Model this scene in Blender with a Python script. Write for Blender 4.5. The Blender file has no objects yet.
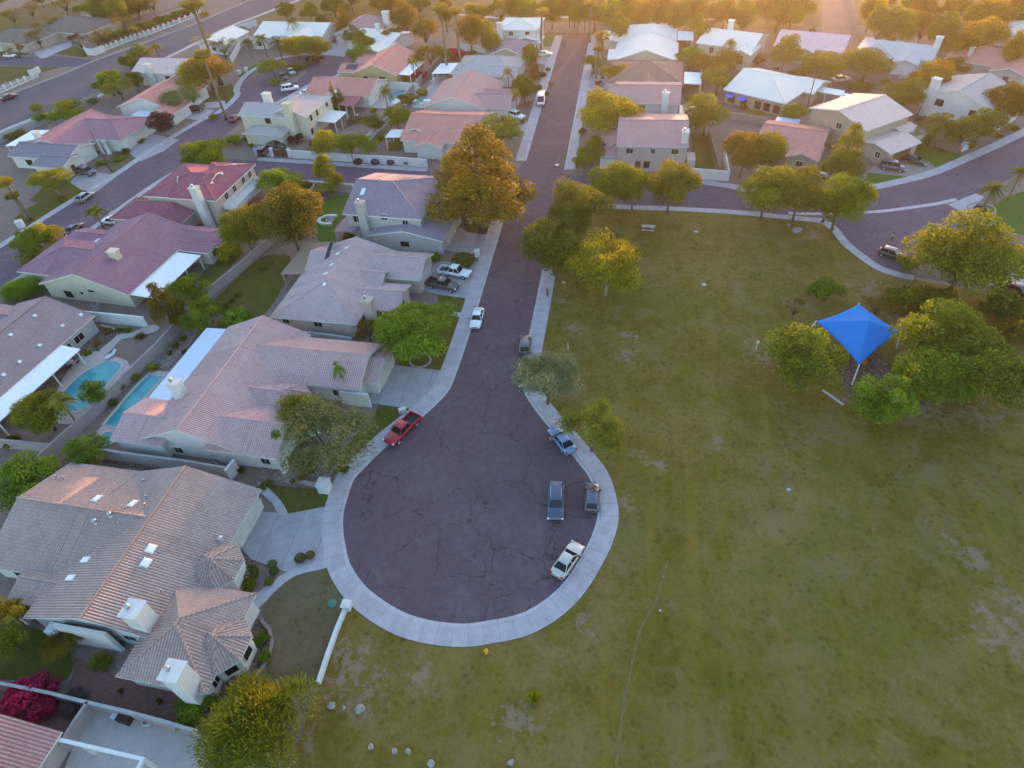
import bpy, bmesh, math, random
from mathutils import Vector, Matrix, Quaternion
from mathutils.geometry import tessellate_polygon
random.seed(7)
SC = bpy.context.scene
COL = SC.collection
R = math.radians

# ------------------------------------------------------------------ camera
CAM = Vector((15.1131, -42.4652, 62.4))
RX = Vector((0.98744463, 0.14659412, -0.05884944))
UP = Vector((-0.06111021, 0.69804149, 0.71344489))
FW = Vector((-0.14566618, 0.70089103, -0.69823573))
FPX = 640.0
cd = bpy.data.cameras.new('camera'); cam = bpy.data.objects.new('camera', cd); COL.objects.link(cam)
cd.sensor_width = 36.0; cd.lens = 36.0 * FPX / 1024.0; cd.clip_start = 1.0; cd.clip_end = 6000.0
m = Matrix.Identity(4)
for i in range(3):
    m[i][0] = RX[i]; m[i][1] = UP[i]; m[i][2] = -FW[i]; m[i][3] = CAM[i]
cam.matrix_world = m
SC.camera = cam

def ray(px, py):
    return RX * ((px - 512) / FPX) - UP * ((py - 384) / FPX) + FW
def P(px, py, z=0.0):
    """surveyed point: where the sight line through a photo pixel meets the level z"""
    d = ray(px, py)
    return CAM + d * ((z - CAM.z) / d.z)
def P2(px, py, z=0.0):
    q = P(px, py, z); return (q.x, q.y)

# ------------------------------------------------------------------ mesh builder
class MB:
    def __init__(s): s.v = []; s.f = []; s.m = []; s.uv = []; s.sm = []; s.at = []
    def face(s, pts, m=0, uv=None, smooth=False, at=0.5):
        i = len(s.v); s.v.extend([tuple(p) for p in pts]); s.f.append(tuple(range(i, i + len(pts))))
        s.m.append(m); s.uv.append(uv or [(p[0], p[1]) for p in pts]); s.sm.append(smooth); s.at.append(at)
    def box(s, a, b, m=0, M=None, bottom=True):
        x0, y0, z0 = a; x1, y1, z1 = b
        c = [Vector(p) for p in ((x0,y0,z0),(x1,y0,z0),(x1,y1,z0),(x0,y1,z0),(x0,y0,z1),(x1,y0,z1),(x1,y1,z1),(x0,y1,z1))]
        if M is not None: c = [M @ p for p in c]
        for q in ((4,5,6,7),(0,1,5,4),(1,2,6,5),(2,3,7,6),(3,0,4,7)) + (((3,2,1,0),) if bottom else ()):
            s.face([c[k] for k in q], m)
    def prism(s, poly, z0, z1, m=0, mside=None, zf=None):
        """vertical prism over a 2-D polygon (any winding, may be concave)"""
        if area(poly) < 0: poly = poly[::-1]
        ms = m if mside is None else mside
        tri = tessellate_polygon([[Vector((p[0], p[1], 0)) for p in poly]])
        for t in tri:
            a = [(poly[k][0], poly[k][1], z1) for k in t]
            if area(a) < 0: a = a[::-1]
            s.face(a, m)
        n = len(poly)
        for k in range(n):
            p, q = poly[k], poly[(k + 1) % n]
            s.face([(p[0],p[1],z0),(q[0],q[1],z0),(q[0],q[1],z1),(p[0],p[1],z1)], ms)
    def tube(s, pts, rad, n=8, m=0, cap=True, smooth=True):
        pts = [Vector(p) for p in pts]
        if not isinstance(rad, (list, tuple)): rad = [rad] * len(pts)
        rings = []
        for i, p in enumerate(pts):
            d = (pts[min(i + 1, len(pts) - 1)] - pts[max(i - 1, 0)])
            if d.length < 1e-9: d = Vector((0, 0, 1))
            d.normalize()
            a = d.orthogonal().normalized() if i == 0 else (s._pa - d * s._pa.dot(d)).normalized()
            s._pa = a; b = d.cross(a)
            rings.append([p + (a * math.cos(2*math.pi*k/n) + b * math.sin(2*math.pi*k/n)) * rad[i] for k in range(n)])
        for i in range(len(rings) - 1):
            for k in range(n):
                s.face([rings[i][k], rings[i][(k+1) % n], rings[i+1][(k+1) % n], rings[i+1][k]], m, smooth=smooth)
        if cap:
            s.face(rings[0][::-1], m); s.face(rings[-1], m)
    def lathe(s, prof, c=(0,0,0), n=16, m=0, smooth=True, M=None):
        T = (lambda p: M @ Vector(p)) if M is not None else (lambda p: Vector(p))
        for i in range(len(prof) - 1):
            (r0, z0), (r1, z1) = prof[i], prof[i + 1]
            for k in range(n):
                a, b = 2*math.pi*k/n, 2*math.pi*(k+1)/n
                q = [(c[0]+r0*math.cos(a), c[1]+r0*math.sin(a), c[2]+z0), (c[0]+r0*math.cos(b), c[1]+r0*math.sin(b), c[2]+z0),
                     (c[0]+r1*math.cos(b), c[1]+r1*math.sin(b), c[2]+z1), (c[0]+r1*math.cos(a), c[1]+r1*math.sin(a), c[2]+z1)]
                if r0 < 1e-6: q = q[1:]
                elif r1 < 1e-6: q = q[:3]
                s.face([T(p) for p in q], m, smooth=smooth)
    def mesh(s, name, mats, merge=True, attr=False):
        me = bpy.data.meshes.new(name)
        me.from_pydata(s.v, [], s.f)
        for k in mats: me.materials.append(k)
        me.polygons.foreach_set('material_index', s.m)
        me.polygons.foreach_set('use_smooth', s.sm)
        ul = me.uv_layers.new(name='UVMap')
        ul.data.foreach_set('uv', [c for u in s.uv for p in u for c in (p[0], p[1])])
        if attr:
            a = me.attributes.new('tone', 'FLOAT', 'FACE'); a.data.foreach_set('value', s.at)
        if merge:
            b = bmesh.new(); b.from_mesh(me); bmesh.ops.remove_doubles(b, verts=b.verts, dist=0.0004)
            b.to_mesh(me); b.free()
        me.update()
        return me
    def build(s, name, mats, parent=None, **k):
        if not isinstance(mats, (list, tuple)): mats = [mats]
        return link(name, s.mesh(name, mats, **k), parent)

def area(p):
    return 0.5 * sum(p[i][0]*p[(i+1) % len(p)][1] - p[(i+1) % len(p)][0]*p[i][1] for i in range(len(p)))
def link(name, me, parent=None):
    o = bpy.data.objects.new(name, me); COL.objects.link(o)
    if parent is not None: o.parent = parent
    return o
def tag(o, label, cat, group=None):
    o['label'] = label; o['category'] = cat
    if group: o['group'] = group
    return o
def thing(name, label, cat, loc=(0,0,0), rz=0.0, group=None, scale=None):
    o = bpy.data.objects.new(name, None); COL.objects.link(o)
    o.location = loc; o.rotation_euler = (0, 0, rz)
    o.empty_display_size = 0.5
    if scale: o.scale = scale
    return tag(o, label, cat, group)
def kind(o, k='structure'):
    o['kind'] = k; return o
def cr(pts, n=6, closed=False):
    """Catmull-Rom through 2-D points"""
    out = []; N = len(pts)
    for i in range(N if closed else N - 1):
        g = (lambda k: pts[k % N]) if closed else (lambda k: pts[max(0, min(N - 1, k))])
        p0, p1, p2, p3 = g(i-1), g(i), g(i+1), g(i+2)
        for j in range(n):
            t = j / n
            out.append(tuple(0.5*((2*p1[k]) + (p2[k]-p0[k])*t + (2*p0[k]-5*p1[k]+4*p2[k]-p3[k])*t*t + (3*p1[k]-p0[k]-3*p2[k]+p3[k])*t**3) for k in range(2)))
    if not closed: out.append(tuple(pts[-1]))
    return out
def offset(line, d):
    """offset an open 2-D line to its left by d"""
    o = []
    for i, p in enumerate(line):
        a = line[max(0, i-1)]; b = line[min(len(line)-1, i+1)]
        tx, ty = b[0]-a[0], b[1]-a[1]; l = math.hypot(tx, ty) or 1
        o.append((p[0] - ty/l*d, p[1] + tx/l*d))
    return o

# ------------------------------------------------------------------ materials
class NT:
    def __init__(s, name):
        s.m = bpy.data.materials.new(name); s.m.use_nodes = True; s.t = s.m.node_tree
        s.b = s.t.nodes['Principled BSDF']; s.out = s.t.nodes['Material Output']
    def n(s, typ, **k):
        x = s.t.nodes.new(typ)
        for a, v in k.items():
            if a.startswith('i_'): x.inputs[a[2:].replace('_', ' ')].default_value = v
            else: setattr(x, a, v)
        return x
    def l(s, a, b): s.t.links.new(a, b)
    def coord(s, which='Object'): return s.n('ShaderNodeTexCoord').outputs[which]
    def noise(s, scale, detail=4, rough=0.55, vec=None, dist=0.0):
        x = s.n('ShaderNodeTexNoise'); x.inputs['Scale'].default_value = scale; x.inputs['Detail'].default_value = detail
        x.inputs['Roughness'].default_value = rough; x.inputs['Distortion'].default_value = dist
        if vec is not None: s.l(vec, x.inputs['Vector'])
        return x.outputs['Fac']
    def ramp(s, fac, stops, interp='LINEAR'):
        x = s.n('ShaderNodeValToRGB'); e = x.color_ramp.elements; x.color_ramp.interpolation = interp
        while len(e) < len(stops): e.new(0.5)
        for k, (p, c) in enumerate(stops):
            e[k].position = p; e[k].color = (c[0], c[1], c[2], 1) if not isinstance(c, (int, float)) else (c, c, c, 1)
        s.l(fac, x.inputs['Fac']); return x.outputs['Color']
    def mix(s, fac, a, b, mode='MIX'):
        x = s.n('ShaderNodeMix', data_type='RGBA', blend_type=mode)
        for sock, v in ((x.inputs['Factor'], fac), (x.inputs['A'], a), (x.inputs['B'], b)):
            if hasattr(v, 'links') or hasattr(v, 'is_linked'): s.l(v, sock)
            elif isinstance(v, (int, float)) and sock.type == 'RGBA': sock.default_value = (v, v, v, 1)
            elif isinstance(v, (int, float)): sock.default_value = v
            else: sock.default_value = (v[0], v[1], v[2], 1)
        return [o for o in x.outputs if o.type == 'RGBA'][0]
    def math(s, op, a, b=0.0, c=None):
        x = s.n('ShaderNodeMath', operation=op)
        for k, v in enumerate((a, b) if c is None else (a, b, c)):
            if hasattr(v, 'is_linked'): s.l(v, x.inputs[k])
            else: x.inputs[k].default_value = v
        return x.outputs[0]
    def color(s, c): 
        if hasattr(c, 'is_linked'): s.l(c, s.b.inputs['Base Color'])
        else: s.b.inputs['Base Color'].default_value = (c[0], c[1], c[2], 1)
    def set(s, rough=0.8, spec=0.3, metal=0.0, **k):
        s.b.inputs['Roughness'].default_value = rough; s.b.inputs['Metallic'].default_value = metal
        s.b.inputs['Specular IOR Level'].default_value = spec
        for a, v in k.items(): s.b.inputs[a].default_value = v
    def bump(s, h, strength=0.3, dist=0.05):
        x = s.n('ShaderNodeBump'); x.inputs['Strength'].default_value = strength; x.inputs['Distance'].default_value = dist
        s.l(h, x.inputs['Height']); s.l(x.outputs['Normal'], s.b.inputs['Normal'])
_mc = {}
def mix3(a, b, t): return tuple(a[i]*(1-t)+b[i]*t for i in range(3))
def plain(name, c, rough=0.8, var=0.18, scale=1.5, spec=0.3, metal=0.0, bump=0.0, coat=0.0):
    """a surface of one colour with some uneven weathering"""
    if name in _mc: return _mc[name]
    t = NT(name); co = t.coord()
    f = t.mix(0.5, t.noise(scale, 6, 0.6, co), t.noise(scale*9, 4, 0.6, co))
    t.color(t.ramp(f, [(0.3, mix3(c, (0.03,0.025,0.02), var)), (0.55, c), (0.75, mix3(c, (0.9,0.88,0.85), var*0.35))]))
    t.set(rough, spec, metal)
    if coat: t.b.inputs['Coat Weight'].default_value = coat
    if bump: t.bump(t.noise(scale*14, 5, 0.6, co), bump, 0.03)
    _mc[name] = t.m; return t.m

def tile_mat(name, c, c2, col=0.3, row=0.4, joint=0.55):
    """clay / concrete roof tile: each tile its own tone, mortar joints, laid along the roof UVs (metres)"""
    if name in _mc: return _mc[name]
    t = NT(name); uv = t.coord('UV'); sp = t.n('ShaderNodeSeparateXYZ'); t.l(uv, sp.inputs[0])
    u, v = sp.outputs[0], sp.outputs[1]
    cu = t.math('DIVIDE', u, col); cv = t.math('DIVIDE', v, row)
    cb = t.n('ShaderNodeCombineXYZ'); t.l(t.math('FLOOR', cu), cb.inputs[0]); t.l(t.math('FLOOR', cv), cb.inputs[1])
    wn = t.n('ShaderNodeTexWhiteNoise', noise_dimensions='3D'); t.l(cb.outputs[0], wn.inputs['Vector'])
    big = t.noise(0.35, 5, 0.6, t.coord())
    f = t.mix(0.7, wn.outputs['Value'], big)
    base = t.ramp(f, [(0.22, mix3(c, c2, 0.5)), (0.5, c), (0.78, mix3(c, (0.75,0.7,0.66), 0.08))])
    fv = t.math('FRACT', cv); fu = t.math('FRACT', cu)
    jv = t.math('LESS_THAN', fv, 0.16); ju = t.math('LESS_THAN', fu, 0.28)
    j = t.math('MAXIMUM', t.math('MULTIPLY', jv, 0.45), ju)
    t.color(t.mix(t.math('MULTIPLY', j, joint), base, mix3(c2, (0.02,0.018,0.016), 0.72)))
    t.set(0.85, 0.2)
    h = t.math('ADD', t.math('MULTIPLY', t.math('SINE', t.math('MULTIPLY', cu, 2*math.pi)), 0.5), t.math('MULTIPLY', t.math('SUBTRACT', 1.0, fv), 0.8))
    t.bump(h, 0.5, 0.05)
    _mc[name] = t.m; return t.m
def shingle_mat(name, c, c2):
    return tile_mat(name, c, c2, 0.33, 0.2, 0.3)
# ------------------------------------------------------------------ setting: ground, roads, walks, lawns
def W(*px): return [P2(x, y) for x, y in px]

def ground_mat():
    t = NT('desert_soil'); co = t.coord()
    a = t.noise(0.05, 6, 0.6, co); b = t.noise(1.2, 6, 0.65, co); c = t.noise(9, 3, 0.6, co)
    f = t.mix(0.45, t.mix(0.5, a, b), c)
    t.color(t.ramp(f, [(0.3, (0.115,0.08,0.066)), (0.5, (0.2,0.145,0.125)), (0.7, (0.29,0.22,0.195))]))
    t.set(0.95, 0.15); t.bump(t.noise(20, 4, 0.6, co), 0.4, 0.03); return t.m
def asphalt_mat(name, c, cracks=True):
    t = NT(name); co = t.coord()
    big = t.noise(0.16, 5, 0.6, co); fine = t.noise(22, 3, 0.7, co); mid = t.noise(1.1, 5, 0.6, co)
    f = t.mix(0.35, t.mix(0.5, big, mid), fine)
    col = t.ramp(f, [(0.3, mix3(c, (0,0,0), 0.28)), (0.5, c), (0.72, mix3(c, (0.3,0.27,0.26), 0.3))])
    if cracks:
        wv = t.n('ShaderNodeVectorMath', operation='ADD'); t.l(co, wv.inputs[0])
        nz = t.n('ShaderNodeTexNoise'); nz.inputs['Scale'].default_value = 0.7; nz.inputs['Detail'].default_value = 5; t.l(co, nz.inputs['Vector'])
        sc = t.n('ShaderNodeVectorMath', operation='SCALE'); t.l(nz.outputs['Color'], sc.inputs[0]); sc.inputs['Scale'].default_value = 2.2
        t.l(sc.outputs[0], wv.inputs[1])
        for s, w, k, st in ((0.15, 0.0075, 0.65, 0.37), (0.36, 0.008, 0.38, 0.54)):
            vo = t.n('ShaderNodeTexVoronoi', feature='DISTANCE_TO_EDGE'); vo.inputs['Scale'].default_value = s; t.l(wv.outputs[0], vo.inputs['Vector'])
            ln = t.math('LESS_THAN', vo.outputs['Distance'], w * (s / 0.17) ** 0.6)
            mask = t.ramp(t.noise(0.09 / s * 0.17, 3, 0.5, co), [(st, 0.0), (st + 0.08, 1.0)])
            col = t.mix(t.math('MULTIPLY', t.math('MULTIPLY', ln, k), mask), col, mix3(c, (0,0,0), 0.7))
        # oil and tyre wear
        col = t.mix(t.ramp(t.noise(0.5, 3, 0.5, co), [(0.6, 0.0), (0.75, 0.4)]), col, mix3(c, (0,0,0), 0.35))
    t.color(col); t.set(0.9, 0.25); t.bump(fine, 0.25, 0.02); return t.m
def concrete_mat(name, c, joint=1.5):
    t = NT(name); co = t.coord(); uv = t.coord('UV'); sp = t.n('ShaderNodeSeparateXYZ'); t.l(uv, sp.inputs[0])
    f = t.mix(0.4, t.noise(0.7, 6, 0.65, co), t.noise(12, 4, 0.6, co))
    col = t.ramp(f, [(0.3, mix3(c, (0.1,0.09,0.08), 0.35)), (0.52, c), (0.72, mix3(c, (0.7,0.7,0.7), 0.25))])
    cell = t.n('ShaderNodeCombineXYZ'); t.l(t.math('FLOOR', t.math('DIVIDE', sp.outputs[0], joint)), cell.inputs[0])
    wn = t.n('ShaderNodeTexWhiteNoise'); t.l(cell.outputs[0], wn.inputs['Vector'])
    col = t.mix(t.math('MULTIPLY', wn.outputs['Value'], 0.16), col, mix3(c, (0,0,0), 0.5))
    j = t.math('LESS_THAN', t.math('FRACT', t.math('DIVIDE', sp.outputs[0], joint)), 0.035)
    col = t.mix(t.math('MULTIPLY', j, 0.5), col, mix3(c, (0,0,0), 0.6))
    t.color(col); t.set(0.85, 0.25); return t.m
def lawn_mat(name, c, dry, spots=(), patch=0.5):
    t = NT(name); co = t.coord()
    a = t.noise(0.045, 6, 0.62, co, 0.6); b = t.noise(0.33, 6, 0.68, co, 0.4); d = t.noise(2.2, 5, 0.7, co); e = t.noise(14, 3, 0.7, co)
    f = t.mix(0.42, t.mix(0.5, a, b), t.mix(0.5, d, e))
    dark = mix3(c, (0.01,0.012,0.004), 0.5)
    col = t.ramp(f, [(0.36, dark), (0.47, c), (patch + 0.06, mix3(c, dry, 0.6)), (0.68, dry)])
    hue = t.noise(0.075, 4, 0.6, co, 1.0); hue2 = t.noise(0.16, 5, 0.65, co, 0.8)
    col = t.mix(t.ramp(hue, [(0.46, 0.0), (0.66, 0.55)]), col, (c[0]*0.78, c[1]*1.15, c[2]*0.9))
    col = t.mix(t.ramp(hue2, [(0.5, 0.0), (0.7, 0.6)]), col, (0.195, 0.14, 0.075) if spots else mix3(c, dry, 0.8))
    if spots:   # mower and foot wear running roughly along the field
        mp = t.n('ShaderNodeMapping'); mp.inputs['Scale'].default_value = (0.5, 0.035, 1); mp.inputs['Rotation'].default_value = (0, 0, 0.12); t.l(co, mp.inputs['Vector'])
        col = t.mix(t.ramp(t.noise(1.0, 5, 0.6, mp.outputs[0]), [(0.5, 0.0), (0.72, 0.5)]), col, (c[0]*1.5, c[1]*1.45, c[2]*1.6))
    # tussocks: darker green tufts scattered over the field
    tu = t.n('ShaderNodeTexVoronoi', feature='F1'); tu.inputs['Scale'].default_value = 1.15; t.l(co, tu.inputs['Vector'])
    tm = t.math('MULTIPLY', t.ramp(tu.outputs['Distance'], [(0.12, 0.55), (0.4, 0.0)]), t.ramp(b, [(0.42, 1.0), (0.6, 0.15)]))
    col = t.mix(tm, col, mix3(c, (0.005,0.01,0.002), 0.55))
    if spots:
        geo = t.n('ShaderNodeNewGeometry'); acc = None
        wob = t.noise(0.8, 9, 0.78, co, 0.25)
        for (x, y, r) in spots:
            vd = t.n('ShaderNodeVectorMath', operation='DISTANCE'); t.l(geo.outputs['Position'], vd.inputs[0]); vd.inputs[1].default_value = (x, y, 0.06)
            k = t.math('SUBTRACT', 1.0, t.math('DIVIDE', vd.outputs['Value'], r))
            acc = k if acc is None else t.math('MAXIMUM', acc, k)
        k = t.math('ADD', t.math('MULTIPLY', acc, 0.55), t.math('MULTIPLY', t.math('SUBTRACT', wob, 0.5), 4.2))
        col = t.mix(t.ramp(k, [(0.22, 0.0), (0.55, 0.68)]), col, t.ramp(e, [(0.3, (0.19,0.125,0.09)), (0.7, (0.29,0.2,0.155))]))
    t.color(col); t.set(0.95, 0.12); t.bump(t.mix(0.5, d, e), 0.55, 0.08); return t.m
def gravel_mat(name, c):
    t = NT(name); co = t.coord()
    v = t.n('ShaderNodeTexVoronoi'); v.inputs['Scale'].default_value = 6; t.l(co, v.inputs['Vector'])
    f = t.mix(0.5, t.noise(0.6, 6, 0.7, co), v.outputs['Color'])
    t.color(t.ramp(f, [(0.3, mix3(c, (0.02,0.02,0.02), 0.45)), (0.5, c), (0.75, mix3(c, (0.6,0.55,0.5), 0.3))]))
    t.set(0.95, 0.15); return t.m
def paver_mat(name, c):
    t = NT(name); co = t.coord()
    b = t.n('ShaderNodeTexBrick'); t.l(co, b.inputs['Vector']); b.inputs['Scale'].default_value = 2.2
    b.inputs['Color1'].default_value = (*mix3(c, (0.03,0.02,0.02), 0.3), 1); b.inputs['Color2'].default_value = (*mix3(c, (0.5,0.4,0.35), 0.15), 1)
    b.inputs['Mortar'].default_value = (*mix3(c, (0.02,0.02,0.02), 0.6), 1); b.inputs['Mortar Size'].default_value = 0.03
    t.color(t.mix(t.math('MULTIPLY', t.noise(0.8, 5, 0.6, co), 0.6), b.outputs['Color'], mix3(c, (0.02,0.01,0.01), 0.5))); t.set(0.9, 0.2); return t.m

M_SOIL = ground_mat()
M_ASPH = asphalt_mat('worn_asphalt', (0.112,0.071,0.087)); M_ASPH2 = asphalt_mat('street_asphalt', (0.115,0.08,0.112), True); M_ASPH3 = asphalt_mat('arterial_asphalt', (0.085,0.072,0.10), False)
M_CONC = concrete_mat('walk_concrete', (0.395,0.36,0.385)); M_GUT = concrete_mat('gutter_concrete', (0.45,0.415,0.435), 3.0); M_DRIVE = concrete_mat('drive_concrete', (0.33,0.30,0.32), 3.2)
SPOTS = [(*P2(345,668), 4.2), (*P2(372,690), 2.0), (*P2(362,705), 2.2), (*P2(420,676), 2.4), (*P2(628,336), 2.0), (*P2(627,357), 2.3), (*P2(716,441), 1.7), (*P2(640,455), 1.8), (*P2(660,467), 1.6),
         (*P2(1003,632), 4.2), (*P2(975,560), 2.6), (*P2(1012,600), 3.0), (*P2(952,540), 1.6), (*P2(625,505), 1.8), (*P2(585,625), 1.6), (*P2(520,722), 2.6), (*P2(765,355), 3.5), (*P2(812,235), 3.0),
         (*P2(870,290), 4.5), (*P2(905,320), 4.5), (*P2(860,400), 3.5), (*P2(930,410), 4.0), (*P2(980,415), 3.6), (*P2(575,330), 2.2), (*P2(560,300), 1.8), (*P2(300,740), 2.2), (*P2(770,352), 3.2)]
M_PARK = lawn_mat('park_grass', (0.128,0.092,0.012), (0.225,0.155,0.06), SPOTS)
M_LAWN = lawn_mat('yard_grass', (0.085,0.082,0.014), (0.15,0.105,0.04), (), 0.56)
M_LUSH = lawn_mat('watered_grass', (0.065,0.118,0.016), (0.09,0.12,0.03), (), 0.6)
M_DULL = lawn_mat('winter_grass', (0.11,0.085,0.04), (0.17,0.125,0.08), (), 0.5)
M_GRAV = gravel_mat('pinkish_gravel', (0.20,0.145,0.125)); M_GRAVG = gravel_mat('grey_gravel', (0.24,0.215,0.20)); M_PAVE = paver_mat('brick_paving', (0.215,0.10,0.088)); M_BED = gravel_mat('planting_bed', (0.12,0.075,0.055))
M_DECK = plain('pool_deck_concrete', (0.40,0.345,0.325), 0.85, 0.25, 0.8)
M_TDRIVE = plain('tan_drive', (0.27,0.215,0.19), 0.85, 0.25, 0.8)

_zc = [0]
def dz(): _zc[0] += 1; return (_zc[0] % 8) * 0.0015
def sheet(name, poly, z, mt, k='structure', z0=None):
    z += dz()
    b = MB(); b.prism(poly, (z - 0.06) if z0 is None else z0, z, 0); return kind(b.build(name, mt), k)
def strip(name, line, w, z, mt, z0=-0.02):
    """a band to the left (w>0) or right (w<0) of a line, with length-wise UVs"""
    z += dz(); o = offset(line, w); b = MB(); L = 0
    for i in range(len(line) - 1):
        p, q, r_, s_ = line[i], line[i+1], o[i+1], o[i]; d = math.dist(p, q)
        f = [(p[0],p[1],z),(q[0],q[1],z),(r_[0],r_[1],z),(s_[0],s_[1],z)]; uv = [(L,0),(L+d,0),(L+d,abs(w)),(L,abs(w))]
        if area(f) < 0: f, uv = f[::-1], uv[::-1]
        b.face(f, 0, uv)
        for a, c in ((p, q), (s_, r_)):
            b.face([(a[0],a[1],z0),(c[0],c[1],z0),(c[0],c[1],z),(a[0],a[1],z)], 0, [(L,0),(L+d,0),(L+d,0.1),(L,0.1)])
        L += d
    return kind(b.build(name, mt))

g = MB(); g.face([(-3000,-400,0),(3000,-400,0),(3000,4000,0),(-3000,4000,0)]); kind(g.build('ground', M_SOIL))
# the street with its turning circle
INNER = [(-6.35,66),(-6.35,52),(-6.35,40),(-6.4,29)] + W((451,380),(443,394),(422.5,414),(400,432),(380,449),(361.5,467.5),(350.6,480),(343.6,500),(340,515),(339.7,531),(342.5,550),(348.3,568.8),(367.8,593.8),(406.9,618),(454.7,627.5),(492,624),(528,614.7),(562.5,589.8),(587.5,553),(598.4,528),(600.8,509),(593.8,480),(579.7,459.7),(562,438),(547,420.6),(533,402),(525.5,385)) + [(3.5,27),(3.56,36),(3.56,48),(3.56,60),(3.56,69.5)]
INL = cr(INNER, 5)
street = INL + [(3.9,84),(3.9,130),(3.9,176),(-5.3,177),(-5.3,130),(-5.3,88),(-6.4,84.5)]
sheet('road', street, 0.012, M_ASPH)
strip('sidewalk', INL[1:-1], -2.0, 0.12, M_CONC)
strip('gutter', INL[1:-1], 0.42, 0.03, M_GUT)
for x, y0, y1, w in ((3.9, 84.5, 174, -1.9), (-5.3, 174, 88.5, -2.0)):
    ln = [(x, y0 + (y1-y0)*k/20) for k in range(21)]
    strip('sidewalk', ln, w, 0.12, M_CONC); strip('gutter', ln, -w*0.18, 0.03, M_GUT)
# cross street to the west
csN = [(-6.4,81.2),(-25.9,83.0),(-45,85.0),(-67,87.3),(-76,88.2)]; csS = [(-6.4,73.4),(-25,75.4),(-40.7,77.1),(-53.2,78.5),(-76,81.2)]
sheet('road', csN + csS[::-1], 0.017, M_ASPH2)
strip('sidewalk', csN[1:4], -1.6, 0.12, M_CONC); strip('sidewalk', csS[1:4], 1.5, 0.12, M_CONC)
# cross street to the east, bending away
ceN = [(3.9,82.8),(15,81.2),(31.4,79.2)] + W((760,194),(815,196),(864,192),(903,184),(934,176),(965,163),(1024,136),(1090,100))
ceS = [(3.56,71.8),(16.4,70.9)] + W((739.5,209.5),(800,215),(870,213.5),(911,209),(948,203),(973,195),(1011,178),(1024,171),(1090,135))
ceNs, ceSs = cr(ceN, 5), cr(ceS, 5)
sheet('road', ceNs + ceSs[::-1], 0.021, M_ASPH2)
strip('sidewalk', ceNs[3:], 1.9, 0.12, M_CONC)
strip('gutter', ceSs[14:33], 0.9, 0.035, M_GUT)
SIDEW = cr(W((822,217),(838,229),(850.5,244),(875.5,263),(893,271),(930,279),(975,286),(1030,294)), 5)
SIDEE = cr(W((947,205),(962,214),(975,222),(990,231),(1003,238),(1030,246)), 5)
sheet('road', SIDEW + SIDEE[::-1], 0.026, M_ASPH2)
wk = cr([(5.8,71.2),(16.4,70.3)] + W((680,207.5),(739.5,211),(770,214),(800,217),(822,219)), 4) + SIDEW[1:24]
strip('sidewalk', wk, -1.5, 0.12, M_CONC)
sheet('driveway', W((948,205),(975,194),(984,197),(975,206),(982,213),(1000,226),(995,232),(975,221),(962,213)), 0.10, M_CONC)
sheet('driveway', W((980,283),(1000,268),(1040,262),(1040,300),(1000,293)), 0.10, M_CONC)
# winding street on the left with its turning circle and island
lsW = cr(W((-90,300),(0,249),(56,213.5),(87,194),(119,175),(160,147),(200,123),(224,111),(240,96),(240,88),(248,76),(262,67),(283,58.5),(321,54),(343,57)), 5)
lsE = cr(W((-90,350),(0,289),(60,250),(114,211),(153,184),(190,162),(206,150),(226,135),(242,121),(262,109),(285,98),(310,84),(333,77),(347,66)), 5)
sheet('road', lsW + lsE[::-1], 0.030, M_ASPH2)
strip('sidewalk', lsW[4:], 1.7, 0.12, M_CONC); strip('sidewalk', lsE[4:26], -1.5, 0.12, M_CONC); strip('sidewalk', lsE[46:], -1.5, 0.12, M_CONC)
sheet('traffic_island', W((269,84),(274,78),(288,72.5),(305,69.5),(308,73),(296,82),(281,86)), 0.14, M_GRAV, z0=-0.02)
# arterial road
arN = cr(W((-120,148),(9,96),(66,74),(94,62),(160,38),(200,22.5),(250,1),(300,-20)), 4); arS = cr(W((-120,186),(0,131),(50,112),(95,97),(135,73),(185,48),(225,28),(256,16),(300,-1),(350,-20)), 4)
sheet('road', arN + arS[::-1], 0.034, M_ASPH3)
strip('sidewalk', arS[2:], -1.8, 0.12, M_CONC); strip('sidewalk', arN, 1.6, 0.12, M_GRAVG)
M_PAINT = plain('road_paint', (0.62,0.6,0.56), 0.7, 0.3, 2)
def lane(frac, dash):
    b = MB(); n = 60
    pts = []
    for k in range(n + 1):
        t = k / n; i = t*(len(arN)-1); a = arN[int(i)]; a2 = arN[min(len(arN)-1,int(i)+1)]; f = i-int(i)
        p = (a[0]*(1-f)+a2[0]*f, a[1]*(1-f)+a2[1]*f)
        i = t*(len(arS)-1); c = arS[int(i)]; c2 = arS[min(len(arS)-1,int(i)+1)]; f = i-int(i)
        q = (c[0]*(1-f)+c2[0]*f, c[1]*(1-f)+c2[1]*f)
        pts.append((p[0]*(1-frac)+q[0]*frac, p[1]*(1-frac)+q[1]*frac))
    o = offset(pts, 0.16)
    for k in range(n):
        if dash and k % 2: continue
        b.face([(*pts[k],0.039),(*pts[k+1],0.039),(*o[k+1],0.039),(*o[k],0.039)][::-1])
    kind(b.build('lane_marking', M_PAINT))
for fr, da in ((0.25,1),(0.47,0),(0.53,0),(0.75,1)): lane(fr, da)
sheet('road', W((-60,57),(0,57),(60,56.5),(92,60),(118,61),(105,66),(60,66.5),(0,65.5),(-60,66)), 0.043, M_ASPH3)
sheet('driveway', cr(W((-20,43),(20,44.5),(45,44),(66,40.5),(72,46),(56,53),(47,57.5),(40,58),(30,51.5),(10,50),(-20,50)), 3, True), 0.06, M_CONC)
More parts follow.
